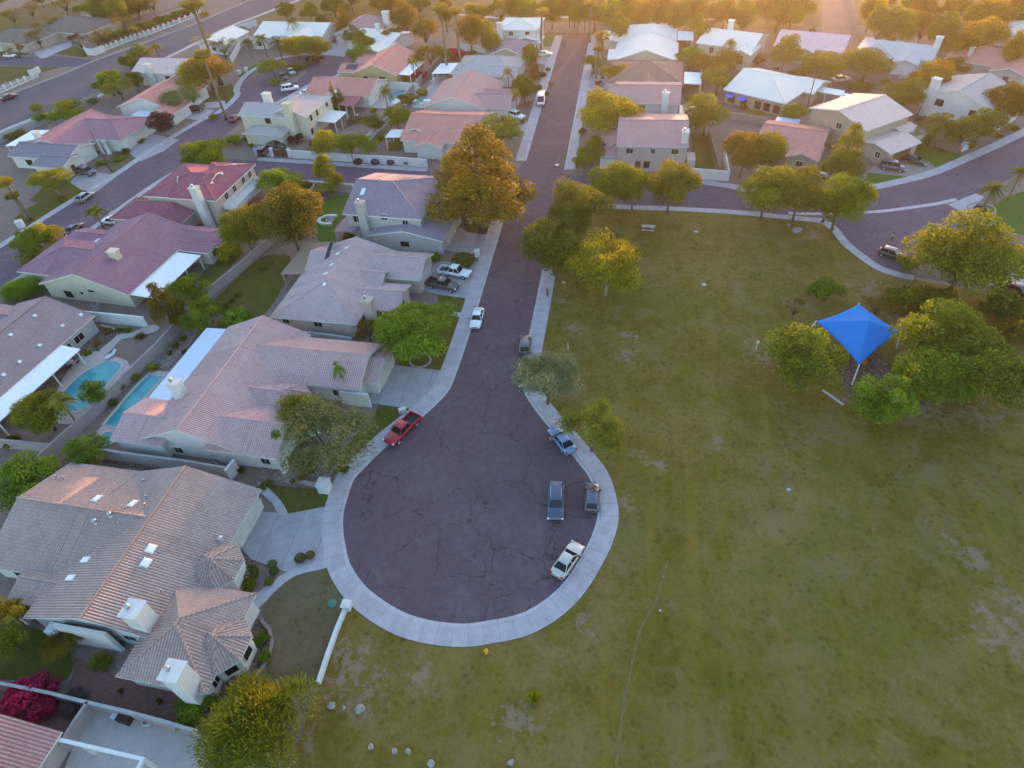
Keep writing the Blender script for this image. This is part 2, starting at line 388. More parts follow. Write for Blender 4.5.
# far roads along the top
sheet('road', W((820,36),(823,0),(824,-30),(882,-30),(853,0),(858,20),(853,36)), 0.047, M_ASPH3)
b = MB()
for a, c in (((829,28),(832,2)),((842,29),(841,16)),((852,28),(852,14)),((852,14),(846,2)),((842,16),(830,15))):
    p, q = P2(*a), P2(*c); o = offset([p, q], 0.45); b.face([(*p,0.052),(*q,0.052),(*o[1],0.052),(*o[0],0.052)])
kind(b.build('lane_marking', M_PAINT))
sheet('road', [(-24,189),(-24,178),(-5.3,176.5),(3.9,175),(30,169),(31,176),(6,186)], 0.051, M_ASPH2)
for a in (((540,18.5),(592,17.5)),((640,24),(668,25)),((700,20.5),(724,20)),((432,13),(500,19)),((300,16),(345,15)),((905,10),(985,14.5))):
    strip('footpath', [P2(*a[0]), P2(*a[1])], 1.6, 0.05, M_CONC)

sheet('far_field', [(-24,190.5),(-60,182),(-110,186),(-140,230),(-150,420),(420,420),(330,230),(140,182),(60,178),(33,178),(20,186)], 0.03, M_DULL)
sheet('far_field', W((-60,30),(0,15),(80,-4),(170,-12),(110,32),(60,48),(0,34)) , 0.03, M_DULL)
# lawns
OUTER = offset(INL, -1.9)
k0 = min(range(len(OUTER)), key=lambda i: math.dist(OUTER[i], P2(347,606)))
park = OUTER[k0:-2] + [(6.2,70.4),(16.4,69.4)] + W((680,208.5),(739.5,212),(770,215),(800,219),(826,226),(846,247),(872,266),(893,275),(930,283),(975,290),(1060,300)) + [(140,40),(140,-60),(-14,-60)] + W((300,740),(320,683))
sheet('park_lawn', park, 0.06, M_PARK)
sheet('front_lawn', W((262,603),(296,574),(331,566),(338,588),(347,606),(320,683),(298,692),(262,684),(271,655),(273,638),(264,622)), 0.055, M_DULL)
sheet('front_lawn', W((256,482),(290,487),(325,490),(330,505),(289,514),(281,502),(268,491)), 0.055, M_LAWN)
sheet('front_lawn', W((378.5,405),(409,409),(380,438),(338,472),(332,478),(327,470),(345,450),(356,434),(369,426)), 0.055, M_LAWN)
sheet('front_lawn', W((438,293),(467,298),(462,314),(440,312)), 0.055, M_LAWN)
sheet('front_lawn', W((398,360),(410,330),(440,316),(460,318),(442,371),(399,365)), 0.055, M_LAWN)
sheet('front_lawn', W((462,218),(480,212),(497,214),(490,235),(468,232)), 0.055, M_LAWN)
sheet('back_lawn', cr(W((318,210),(325,200),(336,196),(352,197),(349,212),(336,226),(335,241),(320,242),(316,228)), 3, True), 0.055, M_LUSH)
sheet('back_lawn', cr(W((212,306),(225,290),(247,269),(266,256),(290,257),(283,285),(262,316),(236,320)), 3, True), 0.055, M_LAWN)
sheet('back_lawn', W((197,280),(224,251),(240,256),(212,286)), 0.055, M_LAWN)
sheet('back_lawn', cr(W((-20,620),(30,628),(62,640),(73,662),(68,677),(54,685),(20,680),(-20,672)), 3, True), 0.055, M_LAWN)
sheet('back_lawn', W((390,135),(400,125),(402,150),(388,151)), 0.055, M_LAWN)
sheet('back_lawn', W((691,132),(707,135),(716,172),(693,170)), 0.055, M_LAWN)
sheet('back_lawn', W((455,63),(478,62),(474,70),(448,74)), 0.055, M_LAWN)
sheet('front_lawn', W((14,219),(28,208),(74,186),(84,191),(55,211),(28,229)), 0.055, M_LAWN)
sheet('front_lawn', W((45,186),(62,178),(90,186),(52,208),(30,200)), 0.052, M_LAWN)
sheet('front_lawn', W((103,164),(118,150),(152,149),(132,163),(115,174)), 0.055, M_DULL)
sheet('front_lawn', W((200,101),(208,92),(232,84),(237,95),(224,106)), 0.055, M_LAWN)
sheet('front_lawn', W((237,76),(262,60),(280,58),(262,68),(246,79)), 0.055, M_LUSH)
sheet('front_lawn', W((917,142),(936,147),(963,155),(938,170),(915,154)), 0.055, M_LUSH)
sheet('front_lawn', W((861,186),(868,173),(909,177),(893,184)), 0.055, M_LUSH)
sheet('front_lawn', W((982,213),(1008,196),(1050,185),(1050,240),(1012,233)), 0.055, M_LUSH)
sheet('front_lawn', W((537,35),(556,35),(551,45),(538,45)), 0.055, M_LUSH)
sheet('front_lawn', W((938,75),(975,80),(978,85),(955,84)), 0.055, M_LUSH)
sheet('verge', W((300,5),(345,3),(420,6),(425,16),(345,15),(300,17)), 0.045, M_LAWN)
sheet('verge', W((540,19.5),(592,19),(594,24),(540,24)), 0.045, M_LAWN)
sheet('verge', W((860,5),(985,12),(980,30),(905,30)), 0.045, M_DULL)
sheet('verge', W((0,15),(25,17),(18,33),(0,34)), 0.045, M_LAWN)
sheet('verge', cr(W((2,50),(15,46.5),(29,49),(30,53.5),(12,56),(0,56)), 3, True), 0.062, M_LAWN)
sheet('verge', W((0,66.5),(60,67),(50,70),(20,78),(0,84)), 0.045, M_LAWN)
sheet('verge', W((55,54),(75,46),(90,52),(86,57.5)), 0.045, M_LAWN)
# drives and yard surfaces
for nm, poly, mt in (
  ('driveway', W((262,512),(289,514),(331,506),(327,535),(329,556),(322,566),(285,572),(252,560),(240,548),(246,530)), M_DRIVE),
  ('garden_path', cr(W((250,602),(262,590),(290,571),(325,561),(327,568),(296,576),(275,592),(262,606),(254,610)), 3, True), M_CONC),
  ('garden_path', cr(W((258,482),(268,488),(280,500),(288,514),(279,515),(272,503),(262,494)), 3, True), M_CONC),
  ('driveway', W((357,402),(372,380),(376,365),(398,366),(443,371),(436,389),(410,409)), M_DRIVE),
  ('driveway', W((418,290),(424,262),(452,262),(482,262),(469,299),(440,295)), M_DRIVE),
  ('driveway', W((440,250),(452,230),(462,228),(468,233),(490,235),(485,256),(470,254)), M_DRIVE),
  ('driveway', W((500,130),(520,112),(530,128),(515,140)), M_DRIVE),
  ('driveway', W((537,47),(551,47),(545,66),(533,62)), M_DRIVE),
  ('driveway', W((592,75),(612,76),(607,90),(585,92)), M_DRIVE),
  ('driveway', W((70,183),(82,170),(118,176),(100,190),(90,195)), M_DRIVE),
  ('driveway', W((128,152),(150,134),(180,140),(163,152),(140,162)), M_DRIVE),
  ('driveway', W((178,118),(188,108),(215,110),(202,121)), M_CONC),
  ('driveway', W((205,103),(225,101),(226,107),(206,109)), M_CONC),
  ('driveway', W((100,222),(112,211),(128,214),(122,228)), M_DRIVE),
  ('driveway', W((252,148),(262,138),(287,142),(291,157),(256,156)), M_DRIVE),
  ('driveway', W((322,55),(330,43),(353,44),(362,52),(343,57)), M_CONC),
  ('driveway', W((866,173),(885,158),(925,160),(938,170),(909,177)), M_TDRIVE),
  ('driveway', W((796,172),(815,166),(830,176),(812,182)), M_TDRIVE),
  ('driveway', W((900,70),(918,68),(915,82),(898,78)), M_DRIVE),
  ('garden_path', W((455,312),(466,314),(465,318),(447,316)), M_CONC),
  ('patio', W((68,690),(92,700),(170,722),(235,704),(225,690),(180,680),(130,680),(70,655),(75,668)), M_PAVE),
  ('patio', W((76,742),(96,703),(172,724),(230,745),(225,780),(60,780)), M_DECK),
  ('patio', W((20,700),(90,700),(70,738),(30,725)), M_PAVE),
  ('pool_deck', cr(W((64,378),(75,361),(88,353),(102,352),(116,357),(128,362),(128,374),(110,395),(85,420),(60,424),(50,410)), 3, True), M_DECK),
  ('garden_path', cr(W((98,325),(112,327),(123,334),(135,332),(148,326),(158,326),(158,331),(138,337),(122,340),(108,354),(100,351),(116,337),(115,331),(106,328)), 3, True), M_DECK),
  ('pool_deck', W((97,432),(150,371),(170,372),(165,395),(125,408),(110,440),(97,445)), M_DECK),
  ('patio', W((375,95),(384,86),(420,86),(422,92),(405,110),(372,108)), M_DECK),
  ('patio', W((412,108),(436,76),(452,74),(440,92),(425,108)), M_DECK),
  ('patio', W((270,150),(300,150),(345,128),(372,128),(366,140),(296,157)), M_GRAV),
  ('patio', W((365,148),(390,124),(402,124),(385,150)), M_GRAV),
  ('planting_bed', W((99,461),(30,520),(45,470),(70,455),(236,480),(234,487),(145,470)), M_BED),
  ('planting_bed', cr(W((250,620),(262,622),(272,640),(268,660),(252,682),(228,690),(205,705),(212,690),(246,662),(255,640)), 3, True), M_BED),
  ('planting_bed', cr(W((262,474),(300,479),(325,484),(340,458),(345,436),(330,425),(300,428),(276,446)), 3, True), M_GRAV),
  ('planting_bed', W((262,476),(300,478),(302,486),(256,480)), M_GRAV),
  ('planting_bed', cr(W((242,560),(252,556),(258,574),(252,592),(242,590)), 3, True), M_BED),
  ('planting_bed', W((268,568),(294,556),(324,553),(324,558),(296,566),(270,592),(264,590)), M_GRAV),
  ('planting_bed', cr(W((322,470),(335,455),(343,452),(341,460),(328,475)), 3, True), M_GRAV),
  ('planting_bed', W((150,362),(178,330),(200,330),(190,345),(165,372)), M_GRAV),
  ('planting_bed', cr(W((60,362),(95,328),(112,329),(117,335),(112,345),(98,352),(80,358)), 3, True), M_BED),
  ('patio', cr(W((840,372),(850,362),(870,352),(885,362),(900,385),(880,400),(850,395)), 3, True), M_BED),
  ):
    sheet(nm, poly, {'driveway':0.10,'garden_path':0.11,'patio':0.075,'pool_deck':0.08,'planting_bed':0.068}[nm], mt)
fp = cr(W((668,560),(662,581),(656,601),(642,626),(635,650),(629.5,676),(622,716),(615,780)), 9)
M_TRACK = plain('trodden_dirt', (0.165,0.118,0.042), 0.95, 0.4, 3)
b = MB()
rt = random.Random(3); oL = [rt.uniform(0.03,0.2) for _ in fp]
a_, c_ = [offset(fp, 1)[i] for i in range(len(fp))], fp
for i in range(len(fp)-1):
    def q(i, s): n = (a_[i][0]-c_[i][0], a_[i][1]-c_[i][1]); return (c_[i][0]+n[0]*oL[i]*s, c_[i][1]+n[1]*oL[i]*s, 0.09)
    b.face([q(i,-1),q(i+1,-1),q(i+1,1),q(i,1)][::-1] if False else [q(i,1),q(i,-1),q(i+1,-1),q(i+1,1)])
kind(b.build('footpath', M_TRACK))
# ------------------------------------------------------------------ houses
M_TRIM = plain('white_trim', (0.62,0.61,0.6), 0.6, 0.15, 2)
M_WHITE = plain('white_stucco', (0.60,0.585,0.57), 0.85, 0.2, 1, bump=0.1)
M_FRAME = plain('window_frame', (0.55,0.53,0.5), 0.5, 0.1, 3)
M_DARKF = plain('dark_frame', (0.06,0.05,0.045), 0.5, 0.2, 3)
M_METAL = plain('galvanised_metal', (0.45,0.45,0.46), 0.45, 0.25, 3, metal=0.7)
M_WHITEP = plain('white_panel', (0.72,0.74,0.76), 0.5, 0.15, 1.2)
M_BLUEP = plain('blue_white_panel', (0.50,0.58,0.70), 0.5, 0.12, 1.0)
M_SOLAR = plain('solar_cell', (0.012,0.016,0.035), 0.15, 0.2, 2, spec=0.6)
M_SKY = plain('skylight_dome', (0.7,0.74,0.78), 0.2, 0.1, 3, spec=0.6)
M_GDOOR = plain('garage_door_paint', (0.55,0.52,0.48), 0.6, 0.15, 1.5)
M_WOOD = plain('brown_wood', (0.11,0.06,0.035), 0.75, 0.3, 3)
def _glass():
    t = NT('window_glass'); t.color((0.015,0.018,0.022)); t.set(0.1, 0.22); return t.m
M_GLASS = _glass()
def wallm(n, c): return plain(n, c, 0.9, 0.22, 0.8, bump=0.15)
W_CREAM = wallm('cream_stucco', (0.52,0.45,0.36)); W_PINK = wallm('pinkish_stucco', (0.46,0.37,0.33)); W_TAN = wallm('tan_stucco', (0.40,0.32,0.25))
W_GREY = wallm('grey_stucco', (0.42,0.39,0.38)); W_MUST = wallm('mustard_stucco', (0.46,0.36,0.19)); W_WHT = wallm('off_white_stucco', (0.58,0.55,0.53)); W_PALE = wallm('pale_yellow_stucco', (0.56,0.50,0.39))
T_TAN = tile_mat('tan_tile', (0.405,0.285,0.25), (0.26,0.18,0.165)); T_PINKT = tile_mat('pink_tan_tile', (0.531,0.339,0.327), (0.353,0.208,0.205)); T_BRN = tile_mat('brown_tan_tile', (0.490,0.348,0.342), (0.332,0.228,0.228), 0.33, 0.36, 0.35)
T_MAUVE = tile_mat('mauve_tile', (0.353,0.174,0.215), (0.239,0.109,0.141), joint=0.4); T_CRIM = tile_mat('crimson_tile', (0.333,0.106,0.138), (0.226,0.070,0.094), joint=0.3)
T_SALM = tile_mat('salmon_tile', (0.600,0.249,0.210), (0.433,0.171,0.149), joint=0.4); T_PALEP = tile_mat('pale_pink_tile', (0.784,0.494,0.518), (0.588,0.348,0.363), joint=0.35)
T_WHT = tile_mat('white_tile', (0.820,0.727,0.653), (0.791,0.632,0.613), joint=0.25); T_GRYP = tile_mat('grey_pink_tile', (0.449,0.255,0.250), (0.333,0.187,0.186), joint=0.3); T_BGP = tile_mat('beige_pink_tile', (0.738,0.515,0.470), (0.495,0.307,0.275), joint=0.4)
S_GREY = shingle_mat('grey_shingle', (0.297,0.229,0.275), (0.201,0.153,0.186)); S_DARK = shingle_mat('slate_shingle', (0.250,0.198,0.239), (0.174,0.139,0.170)); S_BRN = shingle_mat('brown_shingle', (0.300,0.213,0.224), (0.208,0.146,0.158)); S_BEI = shingle_mat('grey_beige_shingle', (0.455,0.383,0.385), (0.345,0.292,0.290))

class House:
    def __init__(s, name, label, cat, ang, wall, roof, org, ribs=True, group=None, far=False):
        s.a = R(ang); s.ca, s.sa = math.cos(s.a), math.sin(s.a); s.o = org
        wx, wy = org[0]*s.ca - org[1]*s.sa, org[0]*s.sa + org[1]*s.ca
        s.root = thing(name, label, cat, (wx, wy, 0), s.a, group)
        s.wall, s.roof, s.ribs, s.far = wall, roof, ribs, far
        s.wb = MB(); s.rb = MB(); s.planes = []; s.wings = []
    def L(s, u, v, z=0.0): return (u - s.o[0], v - s.o[1], z)
    def uv(s, px, py, z):
        q = P(px, py, z); return (q.x*s.ca + q.y*s.sa, -q.x*s.sa + q.y*s.ca, z)
    def ray(s, px, py):
        d = ray(px, py); c = CAM
        return (Vector((c.x*s.ca + c.y*s.sa, -c.x*s.sa + c.y*s.ca, c.z)), Vector((d.x*s.ca + d.y*s.sa, -d.x*s.sa + d.y*s.ca, d.z)))
    def plane(s, o, e, d, L, run, ze, p, th=0.2):
        """one roof slope: eave from o along e for L, rising inward along d"""
        s.planes.append((o, e, d, L, run, ze, p))
        k = math.sqrt(1 + p*p)
        def pt(a, r, dz=0.0): return s.L(o[0] + e[0]*a + d[0]*r, o[1] + e[1]*a + d[1]*r, ze + r*p + dz)
        brk = [x for x in (L/2,) if True] + [x for x in run.__defaults__[0] if 0 < x < L] if run.__defaults__ else [L/2]
        step = 0.15 if s.ribs else 1.0
        n = max(1, int(L/step)); xs = sorted(set([round(i*L/n, 4) for i in range(n + 1)] + [round(x, 4) for x in brk]))
        for i in range(len(xs) - 1):
            a, c = xs[i], xs[i+1]; ra, rc = max(run(a), 0.0), max(run(c), 0.0)
            za = 0.06 if (s.ribs and i % 2) else 0.0; zc = 0.06 if (s.ribs and (i+1) % 2) else 0.0
            f = [pt(a, 0, za), pt(c, 0, zc)]; uv = [(a, 0), (c, 0)]
            if rc > 1e-3: f.append(pt(c, rc, zc)); uv.append((c, rc*k))
            if ra > 1e-3: f.append(pt(a, ra, za)); uv.append((a, ra*k))
            if len(f) > 2: s.rb.face(f, 0, uv)
            s.rb.face([pt(a, 0, -th), pt(c, 0, -th), pt(c, 0, zc), pt(a, 0, za)], 1)
        # soffit and rakes
        bx = [0.0] + sorted(x for x in brk if 0 < x < L) + [L]
        low = [pt(x, 0, -th) for x in bx]; up = [pt(x, max(run(x), 0), -th) for x in bx[::-1]]
        poly = []
        for q in low + up:
            if not poly or (Vector(q) - Vector(poly[-1])).length > 1e-3: poly.append(q)
        if (Vector(poly[0]) - Vector(poly[-1])).length < 1e-3: poly.pop()
        s.rb.face(poly[::-1], 1)
        for x in (0.0, L):
            if run(x) > 0.05: s.rb.face([pt(x, 0, -th), pt(x, run(x), -th), pt(x, run(x), 0.05), pt(x, 0, 0.05)], 1)
    def ridge(s, a, b):
        r = 0.13
        a, b = s.L(*a), s.L(*b)
        s.rb.tube([(a[0],a[1],a[2]+0.03), (b[0],b[1],b[2]+0.03)], r, 6, 0)
    def wing(s, u0, u1, v0, v1, ze=2.9, p=0.35, ax='u', ends='gg', ov=0.45, rib=None, zb=0.0):
        s.wings.append((u0, u1, v0, v1, ze, p, ax, ends, ov))
        if ax == 'u':
            L, Wd = u1-u0, v1-v0; T = lambda a, b: (u0 + a, v0 + b); E, D = (1,0), (0,1)
        else:
            L, Wd = v1-v0, u1-u0; T = lambda a, b: (u1 - b, v0 + a); E, D = (0,1), (-1,0)
        h = Wd/2; h0, h1 = ends[0] == 'h', ends[1] == 'h'
        def run(a, bk=(h, L-h)):
            r = h
            if h0: r = min(r, a)
            if h1: r = min(r, L-a)
            return r
        def runE(a, bk=(h,)): return min(a, Wd-a)
        s.plane(T(0,0), E, D, L, run, ze, p)
        s.plane(T(L,Wd), (-E[0],-E[1]), (-D[0],-D[1]), L, (lambda a, bk=(h, L-h): run(L-a)), ze, p)
        zr = ze + h*p
        if h0: s.plane(T(0,Wd), (-D[0],-D[1]), E, Wd, runE, ze, p)
        if h1: s.plane(T(L,0), D, (-E[0],-E[1]), Wd, runE, ze, p)
        A = (*T(h if h0 else 0, h), zr); B = (*T(L-h if h1 else L, h), zr)
        if (Vector(A)-Vector(B)).length > 0.2: s.ridge(A, B)
        if h0: s.ridge((*T(0,0), ze), A); s.ridge((*T(0,Wd), ze), A)
        if h1: s.ridge((*T(L,0), ze), B); s.ridge((*T(L,Wd), ze), B)
        # walls under the roof
        zt = ze + ov*p - 0.22
        def ring(a, hip):
            q = [(ov, zb), (Wd-ov, zb), (Wd-ov, zt), (h, zt + 0.01 if hip else zr - 0.24), (ov, zt)]
            return [s.L(*T(a, b), z) for b, z in q]
        ra, rb_ = ring(ov, h0), ring(L-ov, h1)
        s.wb.face(ra[::-1]); s.wb.face(rb_)
        for k in (1, 2, 3, 4): s.wb.face([ra[k], ra[(k+1) % 5], rb_[(k+1) % 5], rb_[k]])
        return len(s.wings) - 1
    def octo(s, u, v, r, ze, za, n=8):
        a0 = math.pi/n
        c = [(u + r*math.cos(a0 + 2*math.pi*k/n), v + r*math.sin(a0 + 2*math.pi*k/n)) for k in range(n)]
        ap = r*math.cos(math.pi/n); p = (za-ze)/ap
        for k in range(n):
            A, B = c[k], c[(k+1) % n]; L = math.dist(A, B); e = ((B[0]-A[0])/L, (B[1]-A[1])/L); d = (-e[1], e[0])
            s.plane(A, e, d, L, (lambda a, bk=(L/2,), L=L, ap=ap: ap*(1-abs(a-L/2)/(L/2))), ze, p)
            s.ridge((*A, ze), (u, v, za))
        w = [(u + (r-0.4)*math.cos(a0 + 2*math.pi*k/n), v + (r-0.4)*math.sin(a0 + 2*math.pi*k/n)) for k in range(n)]
        for k in range(n):
            A, B = w[k], w[(k+1) % n]; s.wb.face([s.L(*A, 0), s.L(*B, 0), s.L(*B, ze-0.1), s.L(*A, ze-0.1)])
        f = MB(); f.lathe([(0.28,0),(0.2,0.15),(0.0,0.3)], s.L(u, v, za-0.02), 8); f.build('finial', s.roof, s.root)
    def finish(s):
        s.wall_o = s.wb.build('wall', s.wall, s.root)
        s.roof_o = s.rb.build('roof', [s.roof, M_TRIM], s.root, merge=False)
        return s
    # ---- things on the walls
    def side(s, i, sd):
        u0, u1, v0, v1, ze, p, ax, ends, ov = s.wings[i]
        return {'S': ((0, v0+ov), (1,0), (0,-1)), 'N': ((0, v1-ov), (-1,0), (0,1)), 'W': ((u0+ov, 0), (0,-1), (-1,0)), 'E': ((u1-ov, 0), (0,1), (1,0))}[sd]
    def hitwall(s, i, sd, px, py):
        (c, t, n) = s.side(i, sd); o, d = s.ray(px, py)
        k = ((c[1]-o.y)/d.y) if sd in 'SN' else ((c[0]-o.x)/d.x)
        q = o + d*k; return (q.x if sd in 'SN' else q.y), q.z
    def panel(s, i, sd, along, z, w, h, name, mats, depth=0.06, parent=None, off=0.0, bars=0):
        (c, t, n) = s.side(i, sd)
        cu, cv = (along, c[1]) if sd in 'SN' else (c[0], along)
        lo = s.L(cu, cv, z)
        M = Matrix.Translation(lo) @ Matrix(((t[0], -n[0]*1, 0, 0), (t[1], -n[1], 0, 0), (0, 0, 1, 0), (0, 0, 0, 1)))
        # local x along the wall, y into the wall (-y is out), z up
        return M
    def win(s, i, sd, px=None, py=None, w=1.2, h=1.1, at=None, fr=None, bars=1, arch=False):
        a, z = at if at else s.hitwall(i, sd, px, py)
        M = s.panel(i, sd, a, z, w, h, '', None)
        b = MB(); t = 0.07
        for x0, x1, z0, z1 in ((-w/2,w/2,-h/2,-h/2+t),(-w/2,w/2,h/2-t,h/2),(-w/2,-w/2+t,-h/2+t,h/2-t),(w/2-t,w/2,-h/2+t,h/2-t)):
            b.box((x0,-0.07,z0),(x1,0.05,z1), 0, M)
        for k in range(bars):
            x = -w/2 + w*(k+1)/(bars+1); b.box((x-0.025,-0.05,-h/2+t),(x+0.025,0.04,h/2-t), 0, M)
        f = b.build('window', fr or M_FRAME, s.root)
        g = MB(); g.box((-w/2+t,-0.022,-h/2+t),(w/2-t,0.03,h/2-t), 0, M); g.build('pane', M_GLASS, f)
        return f
    def garage(s, i, sd, px=None, py=None, w=4.9, h=2.2, at=None, mat=None):
        a = at if at is not None else s.hitwall(i, sd, px, py)[0]
        M = s.panel(i, sd, a, 0, w, h, '', None); b = MB()
        for r_ in range(4):
            for c_ in range(max(2, int(w/1.2))):
                n = max(2, int(w/1.2)); x0 = -w/2 + w*c_/n; b.box((x0+0.03,-0.10,h*r_/4+0.03),(x0+w/n-0.03,0.0,h*(r_+1)/4-0.02), 0, M)
        b.box((-w/2,-0.06,0.005),(w/2,0.02,h), 0, M)
        return b.build('garage_door', mat or M_GDOOR, s.root)
    def door(s, i, sd, px=None, py=None, w=1.1, h=2.15, at=None, mat=None):
        a = at if at is not None else s.hitwall(i, sd, px, py)[0]
        M = s.panel(i, sd, a, 0, w, h, '', None); b = MB(); b.box((-w/2,-0.07,0.01),(w/2,0.03,h), 0, M)
        for q in ((-0.38,-0.05),(0.05,0.38)):
            for z0, z1 in ((0.2,0.95),(1.1,1.95)): b.box((q[0]*w,-0.10,z0),(q[1]*w,-0.06,z1), 0, M)
        d = b.build('door', mat or M_WOOD, s.root)
        k = MB(); k.box((0.36*w,-0.16,0.98),(0.44*w,-0.06,1.06), 0, M); k.build('handle', M_METAL, d)
    # ---- things on the roof
    def roofhit(s, px, py):
        o, d = s.ray(px, py); best = None
        for (q, e, dd, L, run, ze, p) in s.planes:
            # z = ze + p * ((x-q).dd)
            den = d.z - p*(d.x*dd[0] + d.y*dd[1])
            if abs(den) < 1e-6: continue
            t = (ze + p*((o.x-q[0])*dd[0] + (o.y-q[1])*dd[1]) - o.z) / den
            h = o + d*t; a = (h.x-q[0])*e[0] + (h.y-q[1])*e[1]; r = (h.x-q[0])*dd[0] + (h.y-q[1])*dd[1]
            if -0.05 <= a <= L+0.05 and -0.05 <= r <= run(min(max(a,0),L))+0.05 and (best is None or t < best[0]): best = (t, h, e, dd, p)
        return best
    def onroof(s, px, py):
        r = s.roofhit(px, py)
        if not r: return None
        t, h, e, dd, p = r; k = math.sqrt(1+p*p)
        x = Vector((e[0],e[1],0)); y = Vector((dd[0]/k, dd[1]/k, p/k)); z = x.cross(y)
        if z.z < 0: z = -z; x = -x
        M = Matrix((( x.x,y.x,z.x,h.x-s.o[0]),(x.y,y.y,z.y,h.y-s.o[1]),(x.z,y.z,z.z,h.z),(0,0,0,1)))
        return M
    def skylight(s, px, py, w=0.7, h=1.1):
        M = s.onroof(px, py)
        if M is None: print('no roof at', px, py); return
        b = MB(); b.box((-w/2,-h/2,-0.05),(w/2,h/2,0.14), 0, M); o = b.build('skylight', M_TRIM, s.root)
        g = MB(); a = [(-w/2+0.06,-h/2+0.06),(w/2-0.06,-h/2+0.06),(w/2-0.06,h/2-0.06),(-w/2+0.06,h/2-0.06)]; c = [(q[0]*0.7,q[1]*0.7) for q in a]
        for k in range(4): g.face([M @ Vector((*a[k],0.143)), M @ Vector((*a[(k+1)%4],0.143)), M @ Vector((*c[(k+1)%4],0.22)), M @ Vector((*c[k],0.22))])
        g.face([M @ Vector((*q,0.22)) for q in c]); g.build('dome', M_SKY, o)
    def vent(s, px, py, r=0.12, h=0.5):
        M = s.onroof(px, py)
        if M is None: print('no roof at', px, py); return
        c = M.translation; b = MB(); b.lathe([(r*1.6,-0.1),(r*1.6,0.05),(r,0.1),(r,h),(r*1.5,h),(r*1.5,h+0.1),(0,h+0.14)], c, 8); b.build('roof_vent', M_METAL, s.root)
    def solar(s, px, py, w, h, nx=3, ny=2, mat=None):
        M = s.onroof(px, py)
        if M is None: print('no roof at', px, py); return
        b = MB()
        for i in range(nx):
            for j in range(ny): b.box((-w/2+w*i/nx+0.03,-h/2+h*j/ny+0.03,0.08),(-w/2+w*(i+1)/nx-0.03,-h/2+h*(j+1)/ny-0.03,0.15), 0, M)
        b.box((-w/2,-h/2,0.0),(w/2,h/2,0.07), 1, M); b.build('solar_panel', [mat or M_SOLAR, M_METAL], s.root)
    def chimney(s, u, v, top, w=1.3, d=1.0, mat=None, z0=0.0, flue=True, cap=0.2):
        b = MB(); b.box(s.L(u-w/2, v-d/2, z0), s.L(u+w/2, v+d/2, top-cap)); ch = b.build('chimney', mat or s.wall, s.root)
        c = MB(); c.box(s.L(u-w/2-0.12, v-d/2-0.12, top-cap), s.L(u+w/2+0.12, v+d/2+0.12, top)); c.build('chimney_cap', mat or s.wall, ch)
        if flue:
            f = MB(); f.lathe([(0.17,-0.05),(0.17,0.35),(0.26,0.36),(0.26,0.46),(0.0,0.52)], s.L(u-w*0.2, v, top), 10); f.build('flue', M_METAL, ch)
    def cover(s, u0, u1, v0, v1, zin, zout=None, out='W', mat=None, posts=3, th=0.14, pm=None, name='patio_cover'):
        zout = zin if zout is None else zout
        zz = {'W': (zout,zin,zin,zout), 'E': (zin,zout,zout,zin), 'S': (zout,zout,zin,zin), 'N': (zin,zin,zout,zout)}[out]
        c = [(u0,v0),(u1,v0),(u1,v1),(u0,v1)]; b = MB()
        t = [s.L(*c[k], zz[k]) for k in range(4)]; lo = [s.L(*c[k], zz[k]-th) for k in range(4)]
        b.face(t); b.face(lo[::-1])
        for k in range(4): b.face([lo[k], lo[(k+1)%4], t[(k+1)%4], t[k]])
        o = b.build(name, mat or M_WHITEP, s.root)
        for k in range(posts):
            f = (k+0.5)/posts if posts > 2 else (0.04 + 0.92*k/max(1,posts-1)); f = 0.04 + 0.92*k/max(1,posts-1)
            if out in 'WE': q = ((u0+0.15 if out == 'W' else u1-0.15), v0 + (v1-v0)*f)
            else: q = (u0 + (u1-u0)*f, (v0+0.15 if out == 'S' else v1-0.15))
            pb = MB(); pb.box(s.L(q[0]-0.09,q[1]-0.09,0), s.L(q[0]+0.09,q[1]+0.09,zout-th)); pb.build('post', pm or M_TRIM, o)
        return o
    def bbox_obj(s, name, u0, u1, v0, v1, z0, z1, mat):
        b = MB(); b.box(s.L(u0,v0,z0), s.L(u1,v1,z1)); return b.build(name, mat, s.root)
    def parapet(s, name, u0, u1, v0, v1, z0, z1, mat, t=0.2):
        b = MB(); b.box(s.L(u0,v0,z0-0.2), s.L(u1,v1,z0))
        for q in ((u0,u1,v0,v0+t),(u0,u1,v1-t,v1),(u0,u0+t,v0+t,v1-t),(u1-t,u1,v0+t,v1-t)): b.box(s.L(q[0],q[2],z0+0.001), s.L(q[1],q[3],z1))
        return b.build(name, mat, s.root)
# ---- the big tan house beside the turning circle
h = House('house', 'large tan tile-roofed house with two white chimneys and an octagonal corner room', 'house', -2.5, W_WHT, T_TAN, (-33,-13))
h.wing(-50,-33,-18.1,-3.6,3.0,.345,'u','gg'); h.wing(-41,-23.9,-22.6,-3.9,3.02,.33,'v','gg'); h.wing(-27.6,-18.2,-26.2,-16.2,2.98,.56,'v','hh'); h.octo(-24.1,-14.0,3.0,2.95,4.6); h.octo(-19.4,-21.6,3.1,2.96,4.6)
h.wing(-44.5,-38.6,-21.2,-16.2,2.7,.3,'u','gg')
h.finish()
h.bbox_obj('arch_wall', -36.5,-30.6,-23.1,-22.75, 0, 3.9, W_WHT); h.bbox_obj('buttress', -38.2,-36.6,-23.4,-22.3, 0, 2.6, W_WHT); h.bbox_obj('buttress', -43.2,-42.6,-22.2,-20.6, 0, 2.2, W_WHT)
